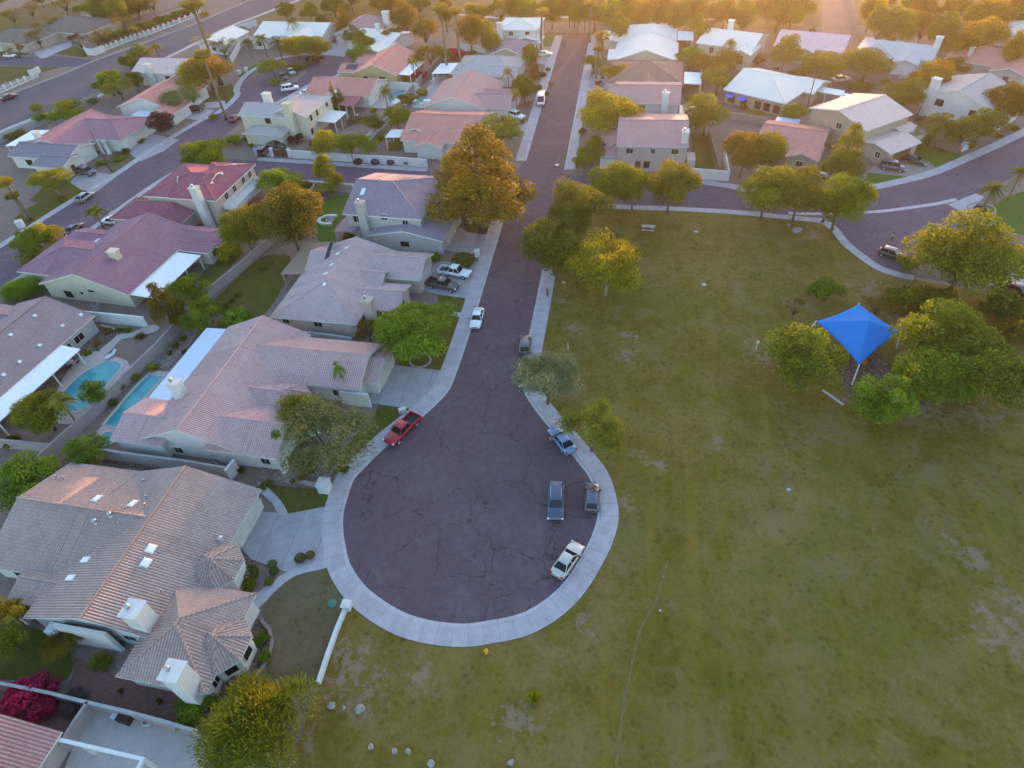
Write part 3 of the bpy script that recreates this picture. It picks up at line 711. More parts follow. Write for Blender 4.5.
h.garage(1,'E',at=-7.6,w=4.9); h.win(1,'S',at=(-29.6,1.6),w=1.5,h=1.2); h.win(1,'S',at=(-34.4,1.5),w=1.2,h=1.2); h.win(0,'W',at=(-9,1.7),w=1.5,h=1.2); h.win(0,'W',at=(-13,1.7),w=1.5,h=1.2)
h.win(2,'S',at=(-25.4,1.6),w=1.6,h=1.2); h.win(2,'E',at=(-24.6,1.6),w=1.0,h=1.2); h.win(0,'S',at=(-46.4,1.6),w=2.0,h=1.5)
for a in (-2, -1, 0):
    an = math.pi/8 + a*math.pi/4 + math.pi/8; x, y = -19.4 + 2.5*math.cos(an), -21.6 + 2.5*math.sin(an)
    b = MB(); M = Matrix.Translation(h.L(x, y, 1.7)) @ Matrix.Rotation(an + math.pi/2, 4, 'Z'); b.box((-0.65,-0.06,-0.6),(0.65,0.06,0.6), 0, M); f = b.build('window', M_FRAME, h.root); b = MB(); b.box((-0.56,-0.09,-0.52),(0.56,0.09,0.52), 0, M); b.build('pane', M_GLASS, f)
h.chimney(-27.1,-21.3,7.0,1.7,1.7,M_WHITE); h.chimney(-19.9,-25.9,7.0,1.7,1.7,M_WHITE)
for p in ((151,549),(146,563)): h.skylight(*p, 1.0, 0.9)
for p in ((97,499),(133,504),(71,578),(86,560)): h.skylight(*p, 0.7, 1.2)
for p in ((96,523),(111,516)): h.vent(*p, 0.17, 0.45)
for p in ((144.5,482),(147,498),(146,506),(162,592),(57,478),(64,479)): h.vent(*p, 0.09, 0.4)
for p in ((221,540),): h.vent(*p, 0.2, 0.4)

# ---- pink-tan house by the narrow pool
h = House('house', 'pinkish tan tile-roofed house with a long pale blue patio roof beside a narrow pool', 'house', -3, W_WHT, T_PINKT, (-34,12))
h.wing(-43.7,-30,0.8,23.5,2.95,.42,'v','gg'); h.wing(-36,-18.3,13.2,22.8,2.97,.45,'u','gg'); h.wing(-20.8,-16.5,15.2,22.7,2.6,.3,'u','gg'); h.wing(-47.6,-40,0.1,7.8,2.85,.3,'u','gg'); h.octo(-27.4,10.6,3.0,2.9,4.6); h.wing(-35.5,-27.0,7.9,13.3,2.92,.46,'u','gg'); h.wing(-34,-24.2,0.5,9.0,2.93,.38,'u','gg')
h.finish()
h.cover(-47.3,-43.4,7.7,23.1,2.85,2.7,'W',M_BLUEP,5)
h.chimney(-41.6,8.0,6.6,1.5,1.2,M_WHITE)
for p in ((152,445),(179,450)): h.win(0,'S',*p,w=1.3,h=1.2)
h.win(3,'W',at=(3.5,1.6),w=2.2,h=1.4); h.garage(2,'E',at=19.2,w=4.9,mat=M_GDOOR); h.win(1,'S',at=(-22,1.6),w=1.4,h=1.2); h.win(5,'S',at=(-26.4,1.5),w=1.3,h=1.2); h.door(5,'E',at=6.5)
h.bbox_obj('garage_return_wall', -21.4,-17.2,13.0,13.3, 0, 2.5, M_WHITE)
for p in ((185,408),(251,328),(294,376)): h.vent(*p, 0.09, 0.35)
for p in ((135,423),): h.vent(*p, 0.07, 0.3)

# ---- brown-tan house with pickups in the drive
h = House('house', 'brown tan tile-roofed house with a row of skylights, two pickups before its garage', 'house', -3, W_PINK, T_BRN, (-29,36))
h.wing(-38.3,-23.9,26.6,46.4,2.95,.35,'v','hg'); h.wing(-38.2,-17.7,38.7,46.6,2.97,.42,'u','gg'); h.wing(-30,-23.3,35.6,41.2,3.1,.42,'u','gg'); h.wing(-29,-18.9,30.6,37.6,2.8,.33,'u','gg')
h.finish()
h.cover(-42.2,-36.5,38,47.8,3.3,2.75,'W',plain('tan_patio_roof',(0.27,0.20,0.155),0.85,0.2),3,pm=W_TAN)
h.chimney(-22.9,29.6,5.6,1.5,1.3)
for p in ((347,248),(338,254),(332,265),(326,274),(324.5,284.5)): h.skylight(*p, 0.55, 0.7)
h.solar(328,255,0.7,5.0,1,5)
for p in ((332,298),(302,300),(293,298)): h.vent(*p, 0.09, 0.4)
h.garage(1,'E',at=42.6,w=4.9); h.win(0,'S',286,320.5,w=1.3,h=1.1); h.win(0,'S',318,324,w=1.5,h=1.2); h.win(3,'E',at=(34,1.6),w=1.6,h=1.2); h.door(2,'E',at=38.2)
h.win(3,'S',at=(-21.5,1.6),w=1.3,h=1.2)

# ---- grey two-storey house
h = House('house', 'grey shingle-roofed two-storey house with a tall stucco chimney on its side wall', 'house', -5, W_GREY, S_GREY, (-29,58))
h.wing(-38.4,-23.2,52.0,68,5.6,.33,'u','gh'); h.wing(-33.2,-19.0,49.8,62,2.95,.2,'v','gg'); h.wing(-26.5,-21.6,57.2,62.6,5.2,.3,'v','hh')
h.finish()
h.cover(-40.2,-36.0,50.6,56.6,3.0,2.7,'W',S_GREY,2,pm=W_GREY)
h.chimney(-34.3,51.9,8.4,1.5,1.1)
h.win(0,'S',357,219,w=1.5,h=1.4,fr=M_TRIM); h.win(0,'S',384,217,w=1.3,h=1.3,fr=M_TRIM); h.win(0,'S',at=(-26.6,4.4),w=1.2,h=1.2); h.win(1,'S',405,244,w=1.6,h=1.0,fr=M_DARKF); h.garage(1,'E',at=55.4,w=4.9); h.win(2,'E',at=(60,4.0),w=1.4,h=1.3); h.win(0,'E',at=(56,4.3),w=1.2,h=1.3)
h.skylight(363,192,0.8,1.6); h.vent(380,181,0.12,0.4)

# ---- mauve-roofed house with the white patio cover
h = House('house', 'single-storey house with a broad mauve tile roof, squat cream chimney and white patio cover', 'house', -6, W_PALE, T_MAUVE, (-76,35))
h.wing(-85,-66.6,25.6,45.6,2.95,.33,'v','gg'); h.wing(-92.5,-80,28.3,40.6,2.8,.3,'u','hg'); h.wing(-90.5,-79,37.6,43.4,2.75,.35,'u','gg'); h.wing(-71,-59.8,41.6,47.4,2.8,.35,'u','gh'); h.wing(-68.5,-60.6,39.4,43.4,2.7,.3,'u','gg')
h.finish()
h.cover(-66.7,-61.8,26.0,38.8,2.75,2.6,'E',M_WHITEP,4)
h.chimney(-73.2,32.4,6.6,1.5,1.2,W_PALE,flue=False)
h.win(0,'S',69,294,w=1.6,h=1.3,fr=M_DARKF); h.win(0,'S',82,293,w=0.8,h=0.7,bars=0); h.win(0,'S',91,291,w=1.5,h=0.6,bars=0); h.win(4,'E',at=(41.4,1.6),w=1.4,h=1.3); h.win(3,'E',at=(44.8,1.6),w=1.2,h=1.2); h.win(1,'W',at=(34,1.6),w=1.6,h=1.3)
h.skylight(97,241,1.2,0.8)

# ---- crimson two-storey house
h = House('house', 'crimson tile-roofed two-storey house with a tall pale chimney and white balcony', 'house', -4, W_PINK, T_CRIM, (-72,60))
h.wing(-80.7,-68,54.8,69,5.5,.24,'u','hg'); h.wing(-74.6,-64.4,54.6,70,5.52,.33,'v','hh'); h.wing(-86.4,-70.3,50.2,58.6,2.85,.4,'u','hh')
h.finish()
h.chimney(-67.4,53.9,8.6,1.5,1.2,W_WHT)
h.parapet('balcony', -65.0,-61.8,56.4,68.2,2.9,3.7,M_WHITE)
for v in (58.5,61.5,65,67.6): h.win(1,'E',at=(v,4.5),w=1.2,h=1.3)
for v in (59,65): h.win(1,'E',at=(v,1.5),w=1.6,h=1.3,fr=M_DARKF)
h.win(2,'S',at=(-73.2,1.5),w=2.2,h=1.4); h.garage(2,'W',at=54.4,w=4.6)
for p in ((178,178),(178,180.5),(178,183)): h.vent(*p, 0.1, 0.25)
for p in ((212,183),(222,174),(234,165)): h.skylight(*p, 0.6, 0.4)

# ---- grey-brown house on the left edge
h = House('house', 'grey brown shingle-roofed house with long white patio cover, cut by the left edge', 'house', -7, W_GREY, S_BRN, (-77,7), ribs=False)
h.wing(-84.6,-68.8,-6,18.6,2.95,.33,'v','gg'); h.wing(-93,-79,11.6,18.2,2.8,.3,'u','gg')
h.finish()
h.cover(-69.4,-65.4,-4.5,11.4,2.85,2.65,'E',M_WHITEP,4)
for p in ((35,316),(11,335),(40,345.5),(63,326),(81,315),(20,362),(4,375)): h.skylight(*p, 0.5, 0.5)
h.win(0,'E',at=(14.6,1.5),w=1.9,h=1.3,fr=M_TRIM); h.win(0,'E',at=(12.3,1.5),w=1.2,h=1.2,fr=M_TRIM)

# ---- mauve house across the winding street
h = House('house', 'white-walled house with a faded mauve tile roof and twin white entrance columns', 'house', -4, W_WHT, T_MAUVE, (-121,86), ribs=False)
h.wing(-132.2,-116.4,77.4,95,2.95,.3,'v','gg'); h.wing(-123,-108.4,83.4,97.4,2.97,.28,'u','gh')
h.finish()
h.garage(1,'E',at=91,w=5.2); h.win(0,'S',66/1,191/1,w=1.3,h=1.2,fr=M_DARKF,at=(-125,1.6)); h.win(0,'S',at=(-120,1.6),w=1.5,h=1.3,fr=M_DARKF)
h.chimney(-128.6,80.6,5.6,1.2,1.0,M_WHITE,flue=False)
for x in (-114.4,-112.6):
    b = MB(); b.lathe([(0.6,0),(0.6,0.2),(0.42,0.3),(0.42,2.9),(0.55,3.05),(0.55,3.2)], h.L(x, 82.6, 0), 12); b.build('column', M_WHITE, h.root)
h.cover(-138,-132.6,79,88,2.8,2.6,'W',M_WHITEP,3); h.bbox_obj('white_side_roof', -116.6,-111.5,97.6,101.8,0,2.7,M_WHITE)
# ---- salmon house behind it
h = House('house', 'salmon tile-roofed house between the mauve-roofed house and the arterial road', 'house', -6, W_WHT, T_SALM, (-119,105), ribs=False)
h.wing(-127.6,-110.8,98.4,115,2.95,.31,'v','gg'); h.wing(-116,-108.6,95.6,103.5,2.8,.35,'v','gg')
h.finish(); h.garage(1,'S',at=-112.4,w=4.8); h.win(0,'E',at=(108,1.6),w=1.4,h=1.2)
# ---- small tan house near the arterial
h = House('house', 'small beige tile-roofed house with a broad white chimney stack, beside the arterial road', 'house', -4, W_WHT, T_BGP, (-128,131), ribs=False)
h.wing(-136,-120,125.4,138,3.6,.32,'u','gg'); h.finish(); h.chimney(-129.2,125.2,6.2,2.0,1.2,M_WHITE,flue=False); h.win(0,'S',at=(-124.4,2.2),w=1.6,h=1.1,fr=M_DARKF)
# ---- pale two-storey house on the corner
h = House('house', 'pale yellow two-storey house with grey beige roofs and two bulky square chimneys', 'house', -7, W_PALE, S_BEI, (-77,95), ribs=False)
h.wing(-87,-73.6,89.4,97.4,5.5,.38,'u','gg'); h.wing(-79.6,-69.2,90.4,104,5.52,.36,'v','gh'); h.wing(-84.6,-74,85.8,91.2,2.8,.3,'u','hh')
h.finish()
h.chimney(-73.2,90.0,8.8,1.9,1.4,W_PALE,flue=False); h.chimney(-81.6,95.2,8.8,1.8,1.3,M_WHITE,flue=False)
h.cover(-69.6,-64.8,94.8,101.4,2.9,2.7,'E',M_TRIM,3,pm=W_PALE)
h.garage(2,'S',at=-78.6,w=4.8); h.win(0,'S',at=(-79.4,4.4),w=1.5,h=1.2,fr=M_DARKF)
for v in (93,96): h.win(1,'E',at=(v,4.5),w=0.8,h=1.6,fr=M_DARKF)
h.win(1,'E',at=(92,1.6),w=1.0,h=1.3,fr=M_DARKF); h.win(1,'E',at=(101,4.4),w=1.2,h=1.2)
# ---- pink house with the dark red patio roof
h = House('house', 'pink tile-roofed house with a dark red patio roof in front of a walled pool', 'house', -7, W_WHT, T_SALM, (-72,116), ribs=False)
h.wing(-81.6,-63,110.6,123,2.95,.32,'u','gg'); h.wing(-79,-74,108.4,114,2.8,.3,'v','gg'); h.finish(); h.cover(-69.2,-64.8,105,111.6,3.0,2.7,'S',T_CRIM,3); h.win(0,'S',at=(-72,1.5),w=1.5,h=1.2); h.bbox_obj('white_side_wall',-73.4,-71.2,108.2,110.8,0,4.2,M_WHITE)
# ---- mustard house with solar panel
h = House('house', 'mustard-walled house with a salmon tile roof and a small dark solar panel', 'house', -7, W_MUST, T_SALM, (-69,133), ribs=False)
h.wing(-75.4,-61.8,126,143,2.95,.38,'v','gg'); h.wing(-80.6,-71,127.6,134.6,2.7,.32,'u','gg'); h.wing(-79,-71,136,142,2.7,.3,'u','gg'); h.finish()
h.cover(-63.2,-58.6,127.4,139,2.85,2.6,'E',M_WHITEP,4); h.solar(352,67,3.4,2.2,4,2); h.win(0,'S',at=(-66.5,1.6),w=1.8,h=1.2,fr=M_DARKF); h.win(0,'S',at=(-71.5,1.6),w=1.2,h=1.2,fr=M_DARKF)
# ---- pale house at the top left
h = House('house', 'long house with a whitish tile roof behind palms at the head of the winding street', 'house', -7, W_WHT, T_WHT, (-112,161), ribs=False)
h.wing(-125,-100,156,170,3.0,.3,'u','gg'); h.wing(-112,-102,151,160,2.9,.35,'v','gg'); h.wing(-124,-118,152,158,2.9,.35,'v','gg'); h.finish(); h.door(1,'S',at=-107); h.win(1,'S',at=(-104.6,1.6),w=1.4,h=1.4); h.win(2,'S',at=(-121,1.6),w=1.6,h=1.5)
h = House('house', 'white-roofed house with a courtyard wall close to the arterial road bend', 'house', -7, W_WHT, T_WHT, (-131,158), ribs=False)
h.wing(-140,-129,146,160,3.0,.28,'v','gg'); h.finish(); h.win(0,'S',at=(-134,1.6),w=1.5,h=1.2)
h = House('house', 'house with a dull mauve brown hipped roof and white chimney, backing on the far grass', 'house', -7, W_PINK, T_GRYP, (-90,170), ribs=False)
h.wing(-97.6,-83.6,163.6,178,3.0,.36,'u','hh'); h.wing(-97.6,-91,158.6,166,2.9,.3,'v','gg'); h.finish(); h.chimney(-83.6,170,6.8,2.2,1.4,M_WHITE,flue=False)
for u in (-88.6,-86): h.win(0,'S',at=(u,1.7),w=1.2,h=1.4,fr=M_TRIM)
h.garage(1,'S',at=-94.2,w=4.6)
h = House('house', 'house with a bright white roof and wide overhanging flat wing behind the salmon roofs', 'house', -18, W_WHT, T_WHT, (-108,137), ribs=False)
h.wing(-118,-101,132.5,146,3.0,.22,'u','gg'); h.wing(-109,-100.5,126.5,136,2.9,.18,'v','gg'); h.finish(); h.chimney(-111,141,6.0,1.2,1.0,M_WHITE,flue=False); h.win(0,'W',at=(139,1.7),w=1.6,h=1.2)
# ---- row along the street, left side, far part
h = House('house', 'broad brown pink gabled house with a white end wall, left of the white van', 'house', -5, W_WHT, T_GRYP, (-33,115), ribs=False)
h.wing(-43,-26.6,107,125,2.95,.34,'v','gg'); h.wing(-31,-21.4,108.2,118,2.9,.3,'u','gg'); h.wing(-30,-21,113,121,2.8,.3,'u','gg'); h.finish(); h.win(0,'S',at=(-33.6,1.4),w=1.7,h=0.7,fr=M_DARKF); h.chimney(-41.6,108,4.4,1.3,1.0,M_WHITE,flue=False); h.garage(1,'E',at=113,w=4.8)
h = House('house', 'salmon tile-roofed house half hidden by the tall orange-topped tree on the street corner', 'house', -5, W_WHT, T_SALM, (-33,97), ribs=False)
h.wing(-41.6,-24.4,88.6,106,2.95,.3,'u','gg'); h.wing(-42.6,-35.4,91.6,99,3.2,.36,'v','gg'); h.wing(-37.6,-31,86.2,93,2.8,.3,'v','gg'); h.finish(); h.cover(-46,-42.2,90.4,94.6,2.9,2.7,'W',M_TRIM,2); h.win(1,'S',at=(-36.6,3.4),w=0.7,h=0.7,bars=0,fr=M_DARKF); h.win(0,'S',at=(-28,1.6),w=1.4,h=1.2); h.vent(487,120,0.12,0.4)
h = House('house', 'house with a pale lavender grey hipped roof, below the dark grey violet roof', 'house', -5, W_WHT, tile_mat('lavender_tile',(0.42,0.385,0.39),(0.32,0.29,0.3),joint=0.3), (-34,137), ribs=False)
h.wing(-43,-24.8,130.6,144,2.95,.36,'u','hh'); h.wing(-33,-24.6,129.4,137,2.8,.3,'u','gg'); h.finish(); h.garage(1,'E',at=133,w=4.6); h.cover(-48.4,-43.2,131,139,2.8,2.6,'W',M_WHITEP,3)
h = House('house', 'house with a dark grey violet hipped roof beside the white two-storey house', 'house', -5, W_TAN, S_DARK, (-31,150), ribs=False)
h.wing(-37,-24.4,143.4,157.6,3.0,.38,'v','gh'); h.wing(-30,-23,143,150,2.85,.35,'v','gg'); h.finish(); h.win(0,'S',at=(-32.4,2.0),w=1.4,h=1.1,fr=M_DARKF)
h = House('house', 'white two-storey house at the far left corner of the street', 'house', -5, W_WHT, T_WHT, (-31,165), ribs=False)
h.wing(-37.4,-25,159,171,5.5,.25,'u','hh'); h.wing(-32,-23.6,156.6,163,2.8,.35,'v','gg'); h.finish(); h.chimney(-36,158.6,7.6,1.6,1.2,M_WHITE,flue=False); h.win(0,'S',at=(-33,4.4),w=1.4,h=1.2); h.win(0,'S',at=(-28,4.4),w=1.4,h=1.2); h.garage(1,'S',at=-27.8,w=4.6)
# ---- row along the street, right side
h = House('house', 'pinkish two-storey house with a plain pale pink tile roof, fronting the cross street', 'house', -1, W_PINK, T_GRYP, (19,92), ribs=False)
h.wing(12.6,26.9,84.4,100.6,5.5,.24,'u','gg'); h.wing(9.0,16.4,85.2,96,2.85,.32,'v','hg'); h.finish()
h.chimney(26.0,86.2,8.0,1.2,1.6,W_WHT); h.garage(1,'S',at=11.6,w=4.2,mat=M_TRIM)
for u in (15.4,20.0,24.3): h.win(0,'S',at=(u,4.3),w=1.5 if u != 20.0 else 0.9,h=1.2,fr=M_TRIM)
for u in (19.0,22.6): h.win(0,'S',at=(u,1.5),w=1.2,h=1.4,fr=M_DARKF)
h.win(0,'E',at=(90,4.4),w=1.4,h=1.2); h.door(0,'S',at=17.2)
b = MB(); b.box(h.L(26.9,84.9,0), h.L(28.6,88.6,2.5)); b.build('side_porch', W_PINK, h.root)
h = House('house', 'two-storey house with brown pink roof and a tall chimney on its white end wall', 'house', -3, W_WHT, T_GRYP, (14,114), ribs=False)
h.wing(6.8,22,107.6,121,5.2,.24,'u','gg'); h.wing(4.6,11,106,113,2.8,.3,'v','hg'); h.finish(); h.chimney(18.6,107.4,7.8,1.5,1.0,M_WHITE); h.win(0,'S',at=(13.4,3.9),w=1.5,h=1.3,fr=M_DARKF); h.cover(22,25.6,107,113,2.9,2.7,'E',M_TRIM,2)
h = House('house', 'house with a broad rusty brown roof, just below the white gabled house', 'house', -3, W_WHT, tile_mat('rust_tile',(0.30,0.175,0.145),(0.22,0.125,0.105),joint=0.35), (13,134), ribs=False)
h.wing(3.8,22.6,125.6,143,2.95,.3,'u','hh'); h.wing(10.6,17.6,123.6,130,2.9,.4,'v','gg'); h.finish(); h.win(0,'E',at=(132,1.6),w=1.4,h=1.2); h.cover(22.8,27,127,135,2.8,2.6,'E',M_WHITEP,3)
h = House('house', 'white-roofed gabled house, second from the far end on the right of the street', 'house', -3, W_CREAM, T_WHT, (12,149), ribs=False)
h.wing(4.0,21,142,157,2.95,.33,'v','gg'); h.wing(2.4,10,143.6,152,2.8,.3,'u','gg'); h.finish(); h.win(0,'S',at=(17.4,1.6),w=1.4,h=1.0,fr=M_DARKF); h.garage(1,'W',at=148,w=4.6)
h = House('house', 'cream hip-roofed house at the far right corner of the street', 'house', -3, W_CREAM, T_WHT, (12,164), ribs=False)
h.wing(3,20.4,158.4,172,2.95,.36,'u','hh'); h.wing(-0.5,6,160,168,2.8,.3,'u','gg'); h.finish(); h.cover(20.6,25,160,168,2.9,2.7,'E',M_WHITEP,3); h.garage(1,'W',at=164,w=4.6)
# ---- east of it
h = House('house', 'white-roofed house with an arched porch and a palm, beyond the tan garden wall', 'house', -25, W_CREAM, T_WHT, (-26,157), ribs=False)
h.wing(-33.4,-17.8,150.6,164,4.4,.3,'u','gg'); h.wing(-23,-17.4,147.6,156,4.0,.36,'v','gg'); h.finish(); h.chimney(-27.6,160,8.2,1.4,1.1,M_WHITE,flue=False); h.win(0,'S',at=(-29,3.0),w=1.2,h=1.6); h.win(1,'S',at=(-20.2,2.6),w=1.8,h=2.2); h.win(0,'S',at=(-25,1.6),w=1.4,h=1.4)
h = House('house', 'large low house with a plain white roof and two blue awnings on its back wall', 'house', -35, W_TAN, T_WHT, (-30,129), ribs=False)
h.wing(-37.8,-22.2,120.8,138,3.1,.28,'u','gh'); h.wing(-26,-20,130,139.4,2.9,.3,'u','gg'); h.finish()
M_AWN = plain('blue_awning', (0.02,0.12,0.55), 0.7, 0.1)
for u in (-35.6,-32.4): h.cover(u-1.0,u+1.0,119.2,121.3,2.6,2.3,'S',M_AWN,0,th=0.08,name='awning'); 
for u in (-35.6,-32.4,-28.8,-26.6,-24.2): h.win(0,'S',at=(u,1.3),w=1.6,h=1.7,fr=M_DARKF)
h = House('house', 'pink tile-roofed house tucked behind the row of olive trees along the cross street', 'house', -20, W_TAN, T_SALM, (15,105), ribs=False)
h.wing(8.4,21.2,99.2,113,2.95,.28,'u','gg'); h.wing(15,21.4,96.8,104,2.8,.34,'v','gg'); h.finish(); h.win(1,'S',at=(18,1.6),w=1.4,h=1.2); h.cover(9.6,14.4,112.6,116,2.9,2.7,'N',M_BLUEP,2)
h = House('house', 'house with a pale pink roof and two front gables below the curved far road', 'house', -20, W_CREAM, T_PALEP, (7,167), ribs=False)
h.wing(-1.4,16.4,161.6,175,3.0,.3,'u','gg'); h.wing(4.4,9.4,158.6,166,2.9,.38,'v','gg'); h.wing(11,16,158.8,166,2.9,.38,'v','gg'); h.finish(); h.win(2,'S',at=(13.5,1.7),w=1.6,h=1.5,fr=M_DARKF); h.garage(1,'S',at=6.9,w=4)
h = House('house', 'white hip-roofed house with a white chimney behind the pair of wide olive trees', 'house', -25, W_WHT, tile_mat('bluish_white_tile',(0.52,0.50,0.52),(0.42,0.40,0.42),joint=0.25), (14,167), ribs=False)
h.wing(4.4,14,162,176,3.0,.33,'v','hh'); h.wing(8,22.6,163.6,175,2.95,.3,'u','gg'); h.wing(14,20,159.6,167,2.8,.3,'v','gg'); h.finish(); h.chimney(22.0,169,7.0,1.5,1.2,M_WHITE,flue=False); h.garage(2,'S',at=17,w=4.8,mat=M_TRIM)
h = House('house', 'tan two-storey house with pale mottled roofs and two cars before its low garage', 'house', 37, W_TAN, T_BGP, (112,40), ribs=False)
h.wing(105.4,119,35.4,50,5.5,.24,'u','gg'); h.wing(106,115,29.2,37,2.9,.2,'u','gg'); h.wing(114.6,119.4,33.2,37.4,3.4,.2,'u','gg'); h.finish()
h.garage(1,'S',at=110.4,w=4.8,mat=M_WOOD); h.win(0,'W',at=(42,4.2),w=1.4,h=1.2); h.win(1,'W',at=(32,1.6),w=1.2,h=1.2); h.parapet('balcony',115,119,30.6,33.0,2.6,3.4,W_TAN)
h = House('house', 'white two-storey house with bluish grey roof and dark shuttered windows, behind the big palm', 'house', -43, M_WHITE, S_BEI, (-12,143), ribs=False)
h.wing(-19.8,-5,137.6,151.4,4.6,.3,'v','gg'); h.wing(-10,-2.6,139.6,149,3.0,.3,'u','gg'); h.finish(); h.chimney(-17.6,138,8.0,1.6,1.3,M_WHITE,flue=False); h.win(0,'S',at=(-15.4,3.4),w=1.7,h=1.4,fr=M_DARKF); h.win(0,'S',at=(-8.4,3.0),w=1.2,h=1.2,fr=M_DARKF)
h = House('house', 'house with a pink brown roof and brown entrance door at the right edge', 'house', -35, W_PINK, T_SALM, (5,175), ribs=False)
h.wing(-4.6,8,168.4,182,3.0,.28,'u','gg'); h.wing(6,14,165.6,176,2.9,.3,'v','gg'); h.finish(); h.door(1,'S',at=10); h.garage(1,'W',at=169,w=3.6); h.chimney(0,171,5.6,1.0,0.8,W_PINK,flue=False)
h = House('house', 'small house with a whitish roof at the far right edge under the low sun', 'house', -35, W_WHT, T_WHT, (0,206), ribs=False)
q = h.uv(1016,32,3); u, v = q[0], q[1]
h.wing(u-4,u+9,v-3,v+9,3.0,.32,'u','gg'); h.finish(); h.win(0,'S',at=(u+1,1.6),w=1.4,h=1.2)
# ---- the low white pergola building
h = House('garden_pavilion', 'low white-roofed garden pavilion beside the beige two-storey house', 'pavilion', -30, M_WHITE, M_WHITEP, (0,126), ribs=False)
q = h.uv(850,98,2.5); u, v = q[0], q[1]
h.wing(u-2,u+3,v-2,v+2,2.6,.1,'u','gg'); h.finish(); h.cover(u-9,u-2.2,v+0.5,v+3.4,2.6,2.5,'S',M_WHITEP,3); h.cover(u+3.2,u+8,v+1,v+4,2.6,2.5,'S',M_WHITEP,3); h.cover(u-2,u+6,v-4.4,v-2.6,2.4,2.3,'S',M_WHITEP,3); h.win(0,'S',at=(u,1.5),w=1.0,h=1.0)
# ---- corner of a pink roof at the bottom left
h = House('house', 'house with pink barrel-tile roof and white pergola beams, cut off at the bottom left', 'house', -3, W_PINK, tile_mat('bright_pink_tile',(0.42,0.22,0.20),(0.30,0.13,0.125),joint=0.45), (-36,-38))
h.wing(-45,-29.2,-46,-31.6,2.95,.3,'v','gg'); h.finish()
b = MB(); b.box(h.L(-33.4,-32.3,2.35), h.L(-20.6,-32.0,2.7)); b.box(h.L(-20.9,-40,2.35), h.L(-20.6,-32.3,2.7)); pg = b.build('pergola_beam', M_TRIM, h.root)
for q in ((-20.75,-32.15),(-27,-32.15),(-20.75,-38)):
    b = MB(); b.box(h.L(q[0]-0.14,q[1]-0.14,0), h.L(q[0]+0.14,q[1]+0.14,2.34)); b.build('post', M_TRIM, pg)
# ---- beyond the arterial
S_FAR = shingle_mat('far_brown_shingle', (0.19,0.14,0.125), (0.14,0.10,0.09))
for lab, px, py, w, d in (('low brown-roofed house beyond the arterial road, behind the white parked cars', 20, 33, 22, 15), ('grey brown hip-roofed house beyond the arterial road, next to the long hedge', 77, 22, 24, 17), ('brown-roofed house at the very top, beyond the hedge by the arterial road', 112, 4, 22, 14)):
    h = House('house', lab, 'house', -12, W_TAN, S_FAR, (0,0), ribs=False)
    q = h.uv(px, py, 4); u, v = q[0], q[1]
    h.root.location = (u*h.ca - v*h.sa, u*h.sa + v*h.ca, 0); h.o = (u, v)
    h.wing(u-w/2,u+w/2,v-d/2,v+d/2,3.0,.34,'u','hh'); h.finish(); h.garage(0,'S',at=u-w/4,w=4.8); h.win(0,'S',at=(u+w/4,1.6),w=1.6,h=1.3)
h = House('house', 'white-walled slate-roofed house on the left edge behind a young pale tree', 'house', -6, W_WHT, S_DARK, (-122,70), ribs=False)
h.wing(-134,-117,68.4,80.6-3,3.0,.3,'u','gg'); h.wing(-124,-115.4,64.8,72,2.9,.25,'u','gg'); h.finish(); h.win(1,'S',at=(-119,1.5),w=1.4,h=1.2,fr=M_DARKF); h.win(0,'S',at=(-129,1.5),w=1.8,h=1.4,fr=M_DARKF); h.door(1,'E',at=68)
# ------------------------------------------------------------------ vegetation
def foliage(name, dark, light, trans=0.35):
    t = NT(name); at = t.n('ShaderNodeAttribute', attribute_name='tone'); at.attribute_type = 'GEOMETRY'
    oi = t.n('ShaderNodeObjectInfo')
    f = t.math('ADD', at.outputs['Fac'], t.math('MULTIPLY', t.math('SUBTRACT', oi.outputs['Random'], 0.5), 0.18))
    col = t.ramp(f, [(0.1, dark), (0.55, mix3(dark, light, 0.5)), (0.95, light)])
    t.color(col); t.set(0.65, 0.25)
    tr = t.n('ShaderNodeBsdfTranslucent'); t.l(t.mix(0.35, col, (light[0]*1.25, light[1]*1.15, light[2]*0.6)), tr.inputs['Color'])
    mx = t.n('ShaderNodeMixShader'); mx.inputs[0].default_value = trans; t.l(t.b.outputs[0], mx.inputs[1]); t.l(tr.outputs[0], mx.inputs[2])
    t.l(mx.outputs[0], t.out.inputs['Surface']); return t.m
F_OLIVE = foliage('olive_leaves', (0.0844,0.1005,0.0065), (0.2535,0.2560,0.0162)); F_GREEN = foliage('green_leaves', (0.0752,0.1189,0.0050), (0.2440,0.3018,0.0126)); F_BRIGHT = foliage('bright_green_leaves', (0.0748,0.1395,0.0072), (0.2448,0.3488,0.0210))
F_DARK = foliage('dark_green_leaves', (0.0525,0.0768,0.0058), (0.1596,0.1828,0.0130)); F_GREYG = foliage('grey_green_leaves', (0.1425,0.1432,0.0198), (0.3352,0.3260,0.0414)); F_YELL = foliage('yellow_green_leaves', (0.1425,0.1432,0.0043), (0.4525,0.3976,0.0108))
F_GOLD = foliage('golden_leaves', (0.16,0.11,0.008), (0.50,0.34,0.02)); F_RUST_SUN = foliage('rusty_sunlit_leaves', (0.0924,0.0775,0.0060), (0.3205,0.2166,0.0120)); F_BROWN = foliage('brownish_leaves', (0.1006,0.0716,0.0090), (0.2682,0.1908,0.0216)); F_PURP = foliage('purple_leaves', (0.035,0.014,0.02), (0.10,0.035,0.045))  # the rusty tone also holds painted low sun on the corner conifer
